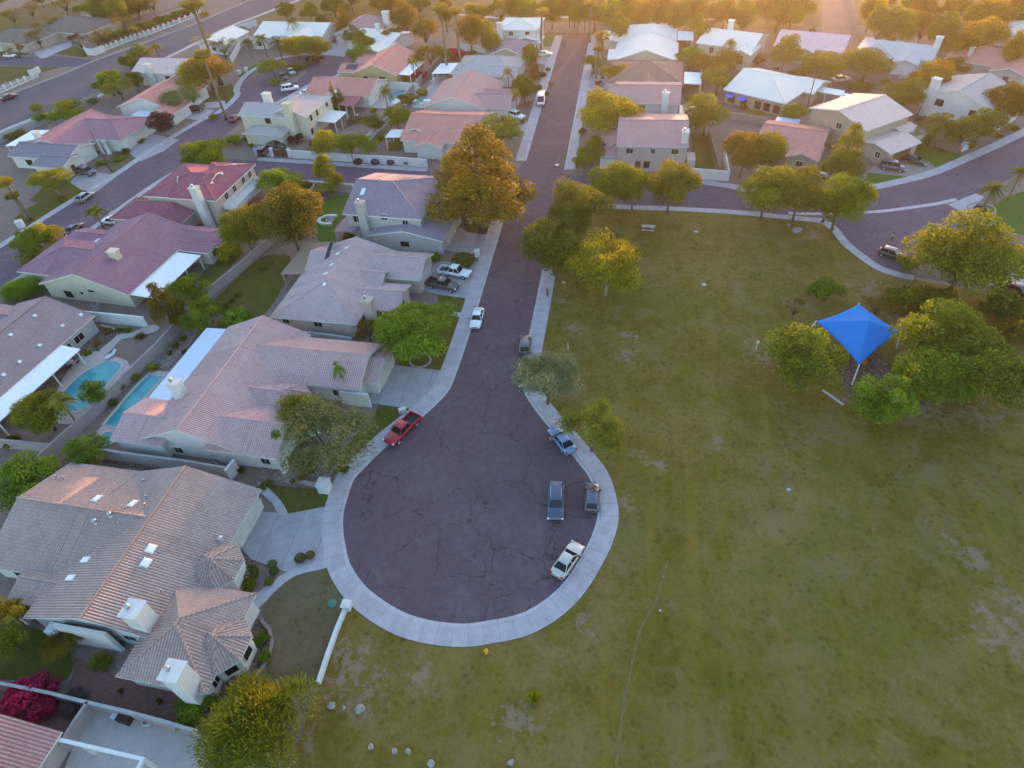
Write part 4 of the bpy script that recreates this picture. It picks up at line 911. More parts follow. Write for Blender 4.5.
F_PALM = foliage('palm_leaves', (0.0838,0.0954,0.0072), (0.2849,0.2544,0.0216)); F_PALMY = foliage('sunlit_palm_leaves', (0.1676,0.1352,0.0072), (0.5029,0.3657,0.0180)); F_MAG = foliage('magenta_bracts', (0.22,0.008,0.045), (0.55,0.02,0.12)); F_GREY = foliage('grey_leaves', (0.1360,0.1395,0.0480), (0.2856,0.2930,0.1020)); F_CITR = foliage('citrus_leaves', (0.0609,0.1203,0.0090), (0.2437,0.3209,0.0180)); F_SHAG = foliage('feathery_leaves', (0.1221,0.1281,0.0086), (0.3754,0.3475,0.0245)); F_LAV = foliage('purplish_flower_leaves', (0.08,0.05,0.055), (0.2,0.13,0.15))
M_BARK = plain('grey_bark', (0.13,0.10,0.08), 0.95, 0.4, 4, bump=0.5); M_BARKP = plain('pale_bark', (0.27,0.22,0.18), 0.95, 0.35, 3, bump=0.5); M_PALMT = plain('palm_bark', (0.17,0.125,0.095), 0.95, 0.4, 6, bump=0.6)

F_MESQ = foliage('dusty_olive_leaves', (0.115,0.115,0.035), (0.30,0.285,0.10)); F_FRESH = foliage('fresh_green_leaves', (0.075,0.095,0.007), (0.29,0.32,0.016)); F_PALE = foliage('pale_grey_green_leaves', (0.15,0.165,0.085), (0.33,0.35,0.19)); F_WARM = foliage('warm_olive_leaves', (0.0739,0.0707,0.0060), (0.2712,0.2166,0.0132))
def rdir(rn):
    z = rn.uniform(-1, 1); a = rn.uniform(0, 2*math.pi); r = math.sqrt(1-z*z); return Vector((r*math.cos(a), r*math.sin(a), z))
def leaf(b, p, d, nrm, l, w, tone):
    """one leaf: a folded diamond along d"""
    s = d.cross(nrm)
    if s.length < 1e-4: s = d.orthogonal()
    s.normalize(); up = s.cross(d).normalized()
    b.face([p - d*l*0.5, p + s*w*0.5 + up*w*0.12, p + d*l*0.5, p - s*w*0.5 + up*w*0.12], 0, at=tone)
def crown(kind, seed):
    rn = random.Random(seed); b = MB(); t = MB()
    K = {'broad': (36, 17000, 5.0, 9.0), 'airy': (28, 11000, 5.0, 7.0), 'tall': (42, 16000, 4.5, 14.0), 'shrub': (13, 2600, 1.6, 1.9), 'shaggy': (40, 17000, 6.0, 6.0), 'ball': (1, 1500, 1.0, 1.5), 'cypress': (14, 3000, 1.2, 9.0), 'lolly': (22, 8000, 3.0, 6.0), 'bare': (14, 900, 3.5, 6.5), 'spiky': (1, 420, 1.2, 1.4)}[kind]
    nc, nl, r0, H = K; cl = []
    if kind in ('broad', 'lolly'):
        cz, rz = H*0.60, H*0.36
        for i in range(nc):
            d = rdir(rn); d.z = d.z*0.9 + 0.12; k = rn.uniform(0.56, 0.88) if i > 4 else rn.uniform(0, 0.4)
            cl.append((Vector((d.x*r0*k, d.y*r0*k, cz + d.z*rz*k)), r0*rn.uniform(0.24, 0.40), rn.uniform(0.75, 1.0)))
    elif kind in ('airy', 'bare'):
        for i in range(nc):
            a = rn.uniform(0, 2*math.pi); k = math.sqrt(rn.uniform(0.02, 1))*0.8
            cl.append((Vector((math.cos(a)*r0*k, math.sin(a)*r0*k, H*(0.52 + 0.34*(1-k*k)*rn.uniform(0.5, 1.1)) + rn.uniform(-0.4, 0.5))), r0*rn.uniform(0.2, 0.34), rn.uniform(0.5, 0.75)))
    elif kind == 'tall':
        for i in range(nc):
            h = rn.uniform(0.2, 0.97); k = min(1, (h-0.05)/0.22)*(1.03-h)**0.75*1.05; a = rn.uniform(0, 2*math.pi); k *= math.sqrt(rn.uniform(0.25, 1))
            cl.append((Vector((math.cos(a)*r0*k, math.sin(a)*r0*k, H*h)), r0*rn.uniform(0.24, 0.4)*(1.1-0.5*h), rn.uniform(0.8, 1.1)))
    elif kind in ('shrub', 'shaggy'):
        for i in range(nc):
            a = rn.uniform(0, 2*math.pi); k = math.sqrt(rn.uniform(0, 1))*0.72
            cl.append((Vector((math.cos(a)*r0*k, math.sin(a)*r0*k, H*(0.2 + 0.55*(1-k*k)*rn.uniform(0.6, 1.0)))), r0*rn.uniform(0.24, 0.4), rn.uniform(0.7, 0.95)))
    elif kind == 'ball': cl.append((Vector((0, 0, H*0.52)), r0*0.95, H*0.46/ (r0*0.95)))
    elif kind == 'cypress':
        for i in range(nc):
            h = (i + 0.5)/nc; cl.append((Vector((rn.uniform(-.1,.1), rn.uniform(-.1,.1), H*(0.06 + 0.9*h))), r0*(0.95 if h < 0.4 else 0.95*(1.05-h)/0.65)*rn.uniform(0.85,1.1), 1.2))
    if kind == 'spiky':
        for i in range(nl):
            d = rdir(rn); d.z = abs(d.z)*0.8 + 0.25; d.normalize(); l = rn.uniform(0.6, 1.2)
            leaf(b, Vector((0,0,0.15)) + d*l*0.5, d, rdir(rn), l, 0.09, rn.uniform(0, 1))
    else:
        wts = [c[1]**2 for c in cl]; tot = sum(wts)
        for (c, r, sq), wt in zip(cl, wts):
            tone0 = rn.uniform(0.15, 0.8)
            for k in range(int(nl*wt/tot)):
                d = rdir(rn)
                if kind not in ('ball','cypress') and d.z < -0.35 and rn.random() < 0.5: d.z = -d.z
                if kind in ('airy', 'bare'): q = rn.uniform(0.05, 1.25)
                elif kind == 'shaggy': q = rn.uniform(0.5, 1.15)
                elif kind in ('ball',): q = rn.uniform(0.86, 1.04)
                else: q = rn.uniform(0.62, 1.08)
                p = c + Vector((d.x*r*q, d.y*r*q, d.z*r*q*sq))
                if p.z < 0.05: continue
                tone = min(1, max(0, tone0 + rn.uniform(-0.28, 0.28)))
                if kind in ('broad', 'lolly', 'tall'):
                    l = rn.uniform(0.2, 0.4)*(r0/5.0)**0.5; ld = (rdir(rn) + Vector((0,0,-0.3))).normalized(); leaf(b, p, ld, (d + rdir(rn)*0.9), l, l*0.62, tone)
                elif kind in ('airy', 'bare'):
                    l = rn.uniform(0.3, 0.6); ld = (rdir(rn)*0.8 + Vector((d.x*0.3, d.y*0.3, -0.5))).normalized(); leaf(b, p, ld, rdir(rn), l, 0.11, tone)
                elif kind == 'shaggy':
                    l = rn.uniform(0.45, 0.85); ld = (rdir(rn)*0.7 + d + Vector((0,0,0.3))).normalized(); leaf(b, p, ld, rdir(rn), l, 0.10, tone)
                elif kind == 'shrub': l = rn.uniform(0.14, 0.28); leaf(b, p, (rdir(rn) + d*0.4).normalized(), d + rdir(rn)*0.8, l, l*0.55, tone)
                elif kind == 'ball': l = rn.uniform(0.12, 0.2); leaf(b, p, (rdir(rn)).normalized(), d + rdir(rn)*0.5, l, l*0.6, rn.uniform(0.1, 0.9))
                else: l = rn.uniform(0.2, 0.4); leaf(b, p, (rdir(rn)*0.5 + Vector((0,0,1))).normalized(), d + rdir(rn)*0.5, l, 0.1, tone)
    # trunk and limbs
    if kind in ('broad', 'lolly', 'airy', 'bare', 'tall', 'shaggy', 'cypress'):
        tr = {'broad': 0.24, 'lolly': 0.15, 'airy': 0.19, 'bare': 0.13, 'tall': 0.26, 'shaggy': 0.2, 'cypress': 0.12}[kind]
        hb = {'broad': 0.3, 'lolly': 0.32, 'airy': 0.25, 'bare': 0.22, 'tall': 0.85, 'shaggy': 0.15, 'cypress': 0.9}[kind]*H
        lx, ly = rn.uniform(-.25,.25), rn.uniform(-.25,.25)
        t.tube([(0,0,-0.05),(lx*0.3,ly*0.3,hb*0.4),(lx,ly,hb)], [tr*1.35, tr, tr*(0.8 if kind != 'tall' and kind != 'cypress' else 0.25)], 8)
        if kind != 'cypress':
            for (c, r, sq) in rn.sample(cl, min(len(cl), 14 if kind in ('airy','bare') else 9)):
                z0 = hb if kind != 'tall' else max(1.5, c.z - 1.5); o = Vector((lx, ly, z0*0.98)) if kind != 'tall' else Vector((lx*z0/hb, ly*z0/hb, z0))
                mid = o.lerp(c, 0.55) + Vector((rn.uniform(-.3,.3), rn.uniform(-.3,.3), 0.35 if kind != 'shaggy' else 0.1))
                t.tube([o, mid, c], [tr*0.6, tr*0.36, tr*0.12], 6)
                if kind == 'bare':
                    for k in range(5): e = c + rdir(rn)*r*1.1; t.tube([mid.lerp(c,0.6), e], [tr*0.2, tr*0.05], 4)
    else:
        for k in range(5):
            a = rn.uniform(0, 6.28); t.tube([(0,0,-0.05),(math.cos(a)*r0*0.25, math.sin(a)*r0*0.25, H*0.4)], [0.05, 0.03], 5)
    return b.mesh('crown', [F_GREEN], merge=False, attr=True), t.mesh('trunk', [M_BARK]), r0, H
def palm(kind, seed):
    rn = random.Random(seed); b = MB(); t = MB(); sk = MB()
    H, r0, nf, fl = {'fan': (13.0, 1.6, 46, 1.7), 'date': (6.0, 3.6, 60, 3.7), 'queen': (6.5, 2.4, 26, 2.5), 'skyduster': (21.0, 1.8, 46, 1.8)}[kind]
    bend = rn.uniform(0.02, 0.05)*H*(1 if kind != 'date' else 0.3); tr = {'fan': 0.22, 'date': 0.34, 'queen': 0.15, 'skyduster': 0.2}[kind]
    th = H - (0.4 if kind != 'date' else 1.6)
    t.tube([(bend*(k/10)**2, 0, th*k/10 - (0.05 if k == 0 else 0)) for k in range(11)], [tr*(1.5 if k == 0 else 1.0 - 0.3*k/10) for k in range(11)], 10)
    top = Vector((bend, 0, th))
    for i in range(nf):
        a = 2*math.pi*i*0.381966 + rn.uniform(-.2,.2); e = rn.uniform(-0.5, 1.25) if kind != 'date' else rn.uniform(-0.35, 1.3)
        l = fl*rn.uniform(0.8, 1.1); h = Vector((math.cos(a), math.sin(a), 0)); sd = Vector((-math.sin(a), math.cos(a), 0)); tone = rn.uniform(0.1, 0.9) if e > -0.1 else rn.uniform(0, 0.25)
        n = 9; pts = []
        for k in range(n + 1):
            s = k/n; pts.append(top + h*(l*s*math.cos(e)*(1 - 0.12*s)) + Vector((0,0,l*(s*math.sin(e) - 0.62*s*s))))
        if kind in ('fan', 'skyduster'):
            m_ = pts[4]; d0 = (pts[4]-pts[0]).normalized(); b.face([pts[0]+sd*0.03, pts[4]+sd*0.03, pts[4]-sd*0.03, pts[0]-sd*0.03], 0, at=tone)
            for q in range(13):
                g = (q-6)/6*1.25; dd = (d0*math.cos(g) + sd*math.sin(g) + Vector((0,0,-0.18))).normalized(); leaf(b, m_ + dd*l*0.27, dd, Vector((0,0,1)) + rdir(rn)*0.3, l*0.56, 0.10, min(1,max(0,tone+rn.uniform(-.15,.15))))
        else:
            for k in range(n):
                p, q = pts[k], pts[k+1]; d = (q-p).normalized(); ll = l*0.26*math.sin(math.pi*(0.15 + 0.8*(k+0.5)/n))
                b.face([p+sd*0.03, q+sd*0.02, q-sd*0.02, p-sd*0.03], 0, at=tone)
                for s_ in (-1, 1):
                    for m2 in range(3):
                        o = p.lerp(q, m2/3); dd = (d*0.55 + sd*s_*0.85 + Vector((0,0,-0.28))).normalized(); leaf(b, o + dd*ll*0.5, dd, Vector((0,0,1)), ll, 0.085, min(1,max(0,tone+rn.uniform(-.15,.15))))
    return b.mesh('crown', [F_PALM], merge=False, attr=True), t.mesh('trunk', [M_PALMT]), r0, H
_proto = {}
def proto(kind, i):
    k = (kind, i)
    if k not in _proto: _proto[k] = palm(kind, 11+i) if kind in ('fan','date','queen','skyduster') else crown(kind, 31+i*7)
    return _proto[k]
CZ = {'broad': 0.62, 'airy': 0.66, 'tall': 0.58, 'shrub': 0.45, 'shaggy': 0.42, 'ball': 0.52, 'cypress': 0.5, 'lolly': 0.62, 'bare': 0.66, 'spiky': 0.35, 'fan': 0.95, 'date': 0.72, 'queen': 0.9, 'skyduster': 0.96}
NAME = {'broad': 'tree', 'airy': 'tree', 'tall': 'tree', 'shrub': 'shrub', 'shaggy': 'tree', 'ball': 'shrub', 'cypress': 'cypress_tree', 'lolly': 'tree', 'bare': 'bare_tree', 'spiky': 'spiky_plant', 'fan': 'palm_tree', 'date': 'palm_tree', 'queen': 'palm_tree', 'skyduster': 'palm_tree'}
_rt = random.Random(5); _pc = {}
def tree(kd, px, py, rpx, H, fol, label, group=None, cat=None, at=None, bark=None, name=None, rz=None):
    H *= {'lolly':1.3,'broad':1.22,'airy':1.1}.get(kd,1.0); rpx *= {'lolly':1.12,'broad':1.0,'airy':1.15,'shrub':1.12}.get(kd,1.0)
    z = CZ[kd]*H; q = P(px, py, z) if at is None else Vector((*at, z))
    r = rpx * ((q - CAM).dot(FW)) / FPX if at is None else rpx
    _pc[kd] = _pc.get(kd, -1) + 1; i = _pc[kd] % 3
    cm, tm, r0, H0 = proto(kd, i)
    nm = name or NAME[kd]
    o = thing(nm, label, cat or nm.replace('_', ' ').replace('spiky plant', 'plant'), (q.x, q.y, 0.0), _rt.uniform(0, 6.28) if rz is None else rz, group, (r/r0, r/r0, H/H0))
    c = link('crown', cm, o); c.material_slots[0].link = 'OBJECT'; c.material_slots[0].material = fol
    t = link('trunk' if kd not in ('shrub','ball','spiky') else 'stems', tm, o)
    if bark: t.material_slots[0].link = 'OBJECT'; t.material_slots[0].material = bark
    return o

T = tree
# --- along the street and the park
G1 = 'dense olive trees along the park side of the street'
T('broad',554,242,33,8.5,F_DARK,'dark dense tree leaning over the street kerb, nearest the camera in its row',G1)
T('broad',577,206,31,9,F_OLIVE,'olive tree behind the dark dense kerbside tree, at the street corner of the park',G1)
T('broad',568,222,22,7.5,F_DARK,'smaller dark tree filling the gap between the two kerbside trees',G1)
T('broad',612,181,24,7.5,F_GREEN,'olive tree in front of the white garage door of the pink two-storey house',G1)
T('broad',634,184,20,7,F_GREEN,'small green tree between two olive trees along the cross street lawn edge',G1)
T('broad',671,184,27,8,F_OLIVE,'round olive tree standing alone at the park edge below the grass side yard',G1)
T('broad',768,189,28,8.0,F_FRESH,'sunlit yellow green tree, left end of the clump by the curving cross street')
T('broad',800,192,27,8,F_OLIVE,'olive tree in the middle of the clump by the curving cross street')
T('broad',842,199,28,8,F_GREEN,'green tree at the right end of the clump by the curving cross street')
T('airy',607,263,38,8.5,F_YELL,'feathery yellow green tree with bare pale trunk just inside the park lawn',bark=M_BARKP)
T('airy',547,376,33,7.2,F_PALE,'wispy grey green tree hanging over the two cars parked at the kerb')
T('airy',593,426,30,6.5,F_GREYG,'light see-through tree overhanging the blue car at the turning circle')
T('lolly',809,355,38,6.6,F_FRESH,'rounded olive tree to the left of the blue shade canopy')
T('broad',948,338,44,7.6,F_FRESH,'large spreading tree directly right of the blue shade canopy')
T('broad',982,368,48,7.2,F_FRESH,'broad tree at the right edge below the spreading tree by the canopy')
T('broad',938,378,38,6.2,F_GREEN,'lower rounded tree at the front of the group right of the canopy')
T('lolly',884,398,29,5.5,F_BRIGHT,'light green tree in front of the blue canopy post')
T('broad',968,254,50,10,F_FRESH,'large round tree with bright golden top beside the side street')
T('shrub',827,291,17,4.0,F_BRIGHT,'bright green rounded bush on the park lawn behind the blue canopy',cat='bush')
T('bare',796,306,15,4.0,F_BROWN,'brownish leafless bush behind the tree left of the canopy',cat='bush')
T('shrub',906,264,13,3.2,F_GREYG,'small grey green bush at the side street kerb by the dark car',cat='bush')
T('shrub',905,300,22,3.4,F_DARK,'dark spreading bush between the canopy and the golden-topped tree',cat='bush')
T('bare',880,304,18,4.2,F_BROWN,'thin brown bush beside the dark spreading bush behind the canopy',cat='bush')
T('shrub',936,300,22,3.2,F_OLIVE,'low olive bush beneath the golden-topped tree',cat='bush')
T('shrub',1002,305,26,3.5,F_DARK,'dark green bush at the right edge below the driveway',cat='bush')
T('shrub',1016,330,20,3.2,F_BROWN,'brownish bush at the right edge above the broad tree',cat='bush')
T('spiky',534,697,11,0.9,F_YELL,'lone yellowish tuft of grass on the park lawn',cat='plant',name='grass_tuft')
# --- yards on the near left
T('broad',413,330,42,6.8,F_BRIGHT,'bright green tree on the front lawn with a ring of stones at its foot')
T('airy',325,436,47,6.5,F_MESQ,'sprawling olive tree in the front yard next to the low white garden walls')
T('airy',298,412,24,5.5,F_GREYG,'smaller thin tree against the pink tan roof, left of the sprawling olive tree')
T('tall',477,176,58,19,F_RUST_SUN,'tall orange-topped conifer at the corner of the street and cross street')  # olive tree; the low sun's orange is put into its leaf colour
T('tall',455,178,28,12,F_OLIVE,'darker conifer close against the left side of the orange-topped one')
T('broad',288,217,36,9.5,F_WARM,'large tree with sunlit orange crown behind the brown tan roof')
T('broad',243,226,24,7.5,F_OLIVE,'olive tree at the left of the orange-crowned tree, by the white balcony')
T('tall',326,171,19,8,F_YELL,'upright pale green tree against the garden wall by the cross street')
T('lolly',281,180,21,5,F_BRIGHT,'rounded bright green tree on the cross street corner')
T('shrub',296,190,15,3,F_YELL,'yellowish shrub beside the rounded bright green tree')
T('broad',203,154,24,6.5,F_GREEN,'round street tree above the crimson roof')
T('broad',206,70,26,7,F_GOLD,'brilliant yellow flowering tree behind the tall palm')
T('lolly',189,78,16,6,F_YELL,'yellow green tree on the left side of the brilliant yellow tree')
T('airy',181,97,19,5.5,F_GREY,'grey-leaved tree over the dark red car in the drive',bark=M_BARK)
T('lolly',160,122,14,4.6,F_PURP,'dark purple-leaved tree beside the salmon-roofed house')
T('airy',50,179,19,5,F_YELL,'young pale green tree on the lawn by the white-walled corner house',bark=M_BARKP)
T('shaggy',260,728,60,5.6,F_SHAG,'big shaggy feathery tree at the bottom edge by the front lawn')
T('shrub',197,709,22,1.8,F_GREEN,'low green bush at the garden wall end, left of the shaggy tree')
T('shrub',196,704,10,1.4,F_OLIVE,'small olive bush on the paved patio edge below the octagonal corner room')
T('lolly',20,482,31,4.2,F_CITR,'dense citrus tree at the left edge behind the big tan roof')
T('lolly',87,450,21,3.2,F_CITR,'round citrus tree in the corner of the garden walls')
T('shrub',11,442,9,1.5,F_DARK,'small clipped dark bush at the left edge by the garden wall')
T('broad',40,411,26,5,F_OLIVE,'olive tree with a leaning trunk at the near end of the kidney pool')
T('queen',60,402,17,6,F_PALM,'small leaning palm over the near end of the kidney pool')
T('lolly',92,392,13,3.2,F_CITR,'small yellowish green tree at the pool edge')
T('tall',162,303,19,8.5,F_BROWN,'brownish juniper with a bare trunk behind the white patio cover')
T('lolly',190,291,20,4.5,F_GREEN,'green tree next to the brownish juniper')
T('lolly',195,321,14,3.6,F_CITR,'light green citrus tree above the blue patio roof, left one of the pair')
T('lolly',206,308,15,3.6,F_GREEN,'mid green citrus tree just behind the pair beside the garden wall')
T('shrub',233,319,17,2.6,F_BRIGHT,'low bright green hedge plant above the end of the blue patio roof')
T('shrub',228,251,14,3.2,F_YELL,'yellow green shrub at the end of the mauve-roofed house')
T('shaggy',21,291,21,3.2,F_BRIGHT,'spiky bright green bush at the left edge below the mauve roof')
T('lolly',27,240,16,4.2,F_GREEN,'green hedge tree by the pavement, left of the mauve roof')
T('lolly',46,233,15,4.0,F_YELL,'yellowish hedge tree next to the pavement in front of the mauve roof')
T('shrub',32,255,15,3.0,F_GREYG,'greyish bush below the green hedge tree by the pavement')
T('queen',94,211,14,5,F_PALM,'small feathery palm beside the white pickup in the drive')
T('fan',6,181,10,9,F_PALMY,'sunlit palm at the left edge, higher of two')
T('fan',12,196,9,6,F_PALM,'shorter palm beside the sunlit palm at the left edge')
T('lolly',8,612,17,3.6,F_GOLD,'yellow-leaved tree cut by the left edge beside the big tan house')
T('lolly',8,640,17,3.0,F_OLIVE,'olive bush below the yellow-leaved tree at the left edge')
T('airy',62,643,19,3.0,F_BROWN,'thin dull bush on the back lawn beside the arch wall')
T('spiky',98,661,15,1.3,F_GREYG,'grey agave clump on the brick patio',cat='plant',name='agave')
T('shrub',104,664,9,1.0,F_OLIVE,'small olive plant growing into the grey agave clump',cat='plant')
T('shrub',25,700,28,2.6,F_MAG,'magenta bougainvillea bush behind the garden wall at the bottom left',cat='bush',name='bougainvillea')
T('shrub',45,706,13,2.0,F_MAG,'smaller trailing part of the magenta bush near the garden wall',cat='bush',name='bougainvillea')
T('shrub',69,705,16,1.2,F_LAV,'low purplish flowering bush between the magenta bush and the side wall',cat='bush')
T('shrub',234,690,13,1.0,F_LAV,'purplish flowering bush in the curved bed near the octagonal room',cat='bush')
T('shrub',262,640,9,0.9,F_GREEN,'green plant in the curved bed below the octagonal room windows',cat='plant')
T('shrub',266,655,8,0.8,F_BRIGHT,'bright green plant at the outer end of the curved bed',cat='plant')
T('ball',250,573,9,1.3,F_DARK,'dark hedge bush beside the entrance walk, larger of two')
T('ball',249,584,7,1.1,F_OLIVE,'dark olive hedge bush beside the entrance walk, smaller of two')
T('ball',272,564,5,0.8,F_GREEN,'clipped bush at the corner of the drive and entrance walk, upper one')
T('ball',274,571,5,0.8,F_DARK,'clipped bush at the corner of the drive and entrance walk, lower one')
T('ball',269,581,5,0.8,F_OLIVE,'clipped bush alone at the fork of the entrance walk')
T('ball',300,558,6,0.9,F_DARK,'round dark bush in the gravel strip below the drive, left of two')
T('ball',310,555,5,0.8,F_BROWN,'round brownish bush in the gravel strip below the drive, right of two')
T('spiky',140,336,8,1.0,F_BROWN,'brown spiky plant at the foot of the white garden wall')
T('shrub',152,367,6,1.0,F_YELL,'small yellowish bush by the long garden wall above the narrow pool, top one',cat='bush')
T('ball',136,377,5,0.9,F_GREEN,'round green bush at the far corner of the narrow pool')
T('ball',120,387,5,0.9,F_OLIVE,'olive ball bush along the narrow pool, middle one')
T('ball',113,402,5,0.9,F_DARK,'dark ball bush along the narrow pool, nearest one')
T('shrub',160,344,6,1.2,F_BROWN,'brown bush against the long garden wall near the junction of paths',cat='bush')
T('queen',276,435,9,4.2,F_BRIGHT,'small palm with a thin trunk against the pink tan house wall')
T('queen',338,368,9,6.0,F_BRIGHT,'thin palm with a yellow green tuft rising above the pink tan roof')
T('airy',368,329,14,3.2,F_BROWN,'brownish bush at the corner of the brown tan house, beside the bright green tree')
T('ball',463,260,12,1.9,F_DARK,'wide clipped hedge between the drives, by the white pickup')
T('ball',434,257,7,1.5,F_GREEN,'small clipped bush at the garage corner of the brown tan house')
T('shrub',352,236,10,1.6,F_BROWN,'brown shrub below the small patio roof of the grey house')
T('shrub',300,325,5,1.0,F_BROWN,'small rusty shrub at the side wall of the brown tan house')
# --- beside the winding street and in the middle
T('skyduster',193,6,16,21,F_PALMY,'very tall slender palm with a leaning trunk rising to the top of the photo',rz=2.2)
T('skyduster',203,56,12,16,F_PALMY,'second tall palm leaning beside the very tall one',rz=2.2)
T('shrub',233,140,10,2.4,F_BRIGHT,'bright shrub around the foot of the tall palms')
T('lolly',64,110,17,4.8,F_GREEN,'dense green tree behind the wall along the arterial road')
T('shrub',40,119,8,3.0,F_BRIGHT,'light green bush at the arterial road wall, left of the dense green tree')
T('shrub',36,108,6,3.0,F_GREYG,'thin bush above the light green bush at the arterial road wall')
T('lolly',107,80,15,5.5,F_GREEN,'green tree behind the salmon roof at the arterial road')
T('airy',117,87,15,5,F_GREYG,'sparse grey green tree next to the salmon roof')
T('lolly',134,80,9,4.5,F_DARK,'dark small tree at the left wall of the small beige house')
T('ball',89,100,8,1.6,F_GREEN,'small round bush by the arterial road wall')
T('shrub',18,135,12,2.2,F_BROWN,'brown bush behind the arterial road wall at the left')
T('queen',155,47,10,5,F_PALMY,'sunlit feathery palm at the arterial kerb above the small beige house')
T('lolly',140,52,12,4,F_GREYG,'grey green bush at the arterial kerb beside the sunlit palm')
T('lolly',128,62,10,3.5,F_DARK,'dark bush at the arterial kerb, left of the small beige house')
T('bare',222,45,19,5.5,F_GREY,'pale leafless tree in front of the white wall by the arterial road')
T('bare',205,40,13,5,F_GREYG,'thin grey leafless tree left of the pale leafless one')
T('ball',240,31,8,2.6,F_GREEN,'round green tree behind the white wall near the arterial road')
T('queen',262,38,11,6,F_PALM,'feathery palm before the long whitish-roofed house, left of two')
T('queen',277,41,12,6,F_PALM,'feathery palm before the long whitish-roofed house, right of two')
T('queen',291,22,8,7,F_PALM,'small palm standing against the whitish roof')
T('queen',247,42,9,5,F_PALM,'small palm at the white garden wall corner')
T('broad',296,45,17,5.5,F_YELL,'yellow green tree left of the pair at the head of the winding street')
T('broad',315,47,17,5.5,F_OLIVE,'olive tree right of the pair at the head of the winding street')
T('lolly',272,66,14,4.2,F_GREYG,'grey green tree on the traffic island')
T('shrub',296,68,10,2.0,F_OLIVE,'low olive bush on the traffic island behind the parked cars')
T('shrub',275,82,5,1.6,F_GREEN,'small green bush at the near tip of the traffic island')
T('shrub',313,60,10,1.8,F_PURP,'dark red bush at the kerb below the olive tree of the pair')
T('tall',344,20,11,9,F_RUST_SUN,'brownish conifer between the whitish roof and the dull mauve roof')
T('lolly',353,36,9,5,F_DARK,'dark round tree at the garage of the dull mauve house')
T('lolly',363,40,11,5.5,F_OLIVE,'olive round tree next to the dark round tree, by the white roof')
T('lolly',357,52,12,4.5,F_CITR,'green hedge tree left of the salmon roofs')
T('airy',391,34,11,5,F_BROWN,'thin brownish tree over the white roof')
T('cypress',333,96,5,8.5,F_DARK,'slender dark cypress in front of the pink roof, left of two')
T('cypress',340,98,5,7.0,F_DARK,'slender dark cypress in front of the pink roof, right of two')
T('lolly',328,142,17,4.4,F_YELL,'yellowish tree inside the white wall of the pale yellow house')
T('lolly',350,142,16,4.2,F_GREEN,'green tree in the middle of the row inside the white wall')
T('lolly',367,145,12,3.6,F_CITR,'small citrus tree at the right end of the row inside the white wall')
T('shrub',297,138,9,2.2,F_PURP,'dark purple bush at the foot of the pale yellow house')
T('shrub',315,144,7,1.8,F_BROWN,'brown bush left of the yellowish tree inside the white wall')
T('lolly',396,116,14,4.6,F_GREEN,'green tree between the two walled yards, below the blue pool')
T('lolly',372,122,12,3.0,F_DARK,'dark hedge along the low wall by the patio')
T('queen',384,90,10,7,F_PALM,'palm over the paved pool terrace')
T('queen',412,62,8,7,F_PALM,'thin palm by the white patio cover of the mustard house')
T('shrub',421,75,9,2.2,F_MAG,'magenta flowering bush behind the mustard house',cat='bush',name='bougainvillea')
T('shrub',407,98,11,2.0,F_RUST_SUN,'rusty hedge between the two small pools')
T('ball',422,92,6,1.8,F_OLIVE,'olive ball bush at the corner of the second small pool')
T('shrub',453,54,12,3.2,F_MAG,'long magenta hedge at the back lawn, beneath the tall twin palms',cat='bush',name='bougainvillea')
T('skyduster',440,10,12,17,F_PALMY,'tall sunlit palm at the top, left of the twins',rz=1.7)
T('skyduster',455,13,11,16,F_PALMY,'tall sunlit palm at the top, right of the twins',rz=1.7)
T('airy',430,54,18,5,F_BROWN,'wide brownish tree below the tall twin palms')
for i, x in enumerate((358, 375, 391, 407, 423)):
    T('ball',x,161.5 - 0.0*i,4.5,1.3,F_PURP,'one of the clipped dark purplish balls in a row before the white street wall','clipped balls along the white wall')
T('airy',500,128,24,6,F_GREYG,'feathery grey green tree behind the orange-topped conifer by the street')
T('broad',524,86,13,5.5,F_DARK,'dark round tree left of the white van')
T('queen',508,72,9,6,F_PALMY,'yellowish palm in front of the lavender roof')
T('queen',516,92,8,5,F_PALMY,'palm between the brown pink house and the dark round tree')
T('lolly',531,54,8,6,F_OLIVE,'slim olive tree beside the parked car near the far left corner')
T('tall',533,66,7,8,F_BROWN,'brownish upright tree below the slim olive tree on the left verge')
T('shrub',538,88,7,1.6,F_DARK,'low dark hedge on the verge beside the white van',cat='hedge')
T('shrub',541,75,5,1.6,F_PURP,'reddish bush on the verge above the white van',cat='bush')
# --- right of the street
T('broad',607,111,31,8,F_YELL,'broad sunlit yellow green tree on the right side of the street')
T('queen',625,113,10,6,F_PALMY,'golden palm at the right side of the broad sunlit tree')
T('lolly',592,148,14,4.5,F_OLIVE,'olive tree at the kerb left of the pink two-storey house')
T('lolly',584,160,11,3.5,F_GREEN,'small green tree at the street corner below the olive kerb tree')
T('fan',604,36,10,11,F_PALMY,'tall palm on the right verge near the far end of the street')
T('fan',597,48,8,8,F_PALMY,'shorter palm on the right verge near the far end of the street')
T('lolly',594,62,10,3.6,F_OLIVE,'low olive tree below the verge palms')
T('airy',615,72,14,4.6,F_GOLD,'golden tree before the rusty brown roof')
T('shrub',628,82,11,2.4,F_OLIVE,'long olive bush in front of the rusty brown roof')
T('lolly',707,112,22,6.5,F_OLIVE,'rounded tree with sunlit rim beside the grass side yard')
T('lolly',690,55,14,4.5,F_BRIGHT,'green tree right of the white gabled roof')
T('lolly',705,62,14,4.5,F_RUST_SUN,'rust-coloured tree beside the tan garden wall')
T('lolly',724,60,15,5,F_RUST_SUN,'rust-coloured tree below the white house with the arched porch')
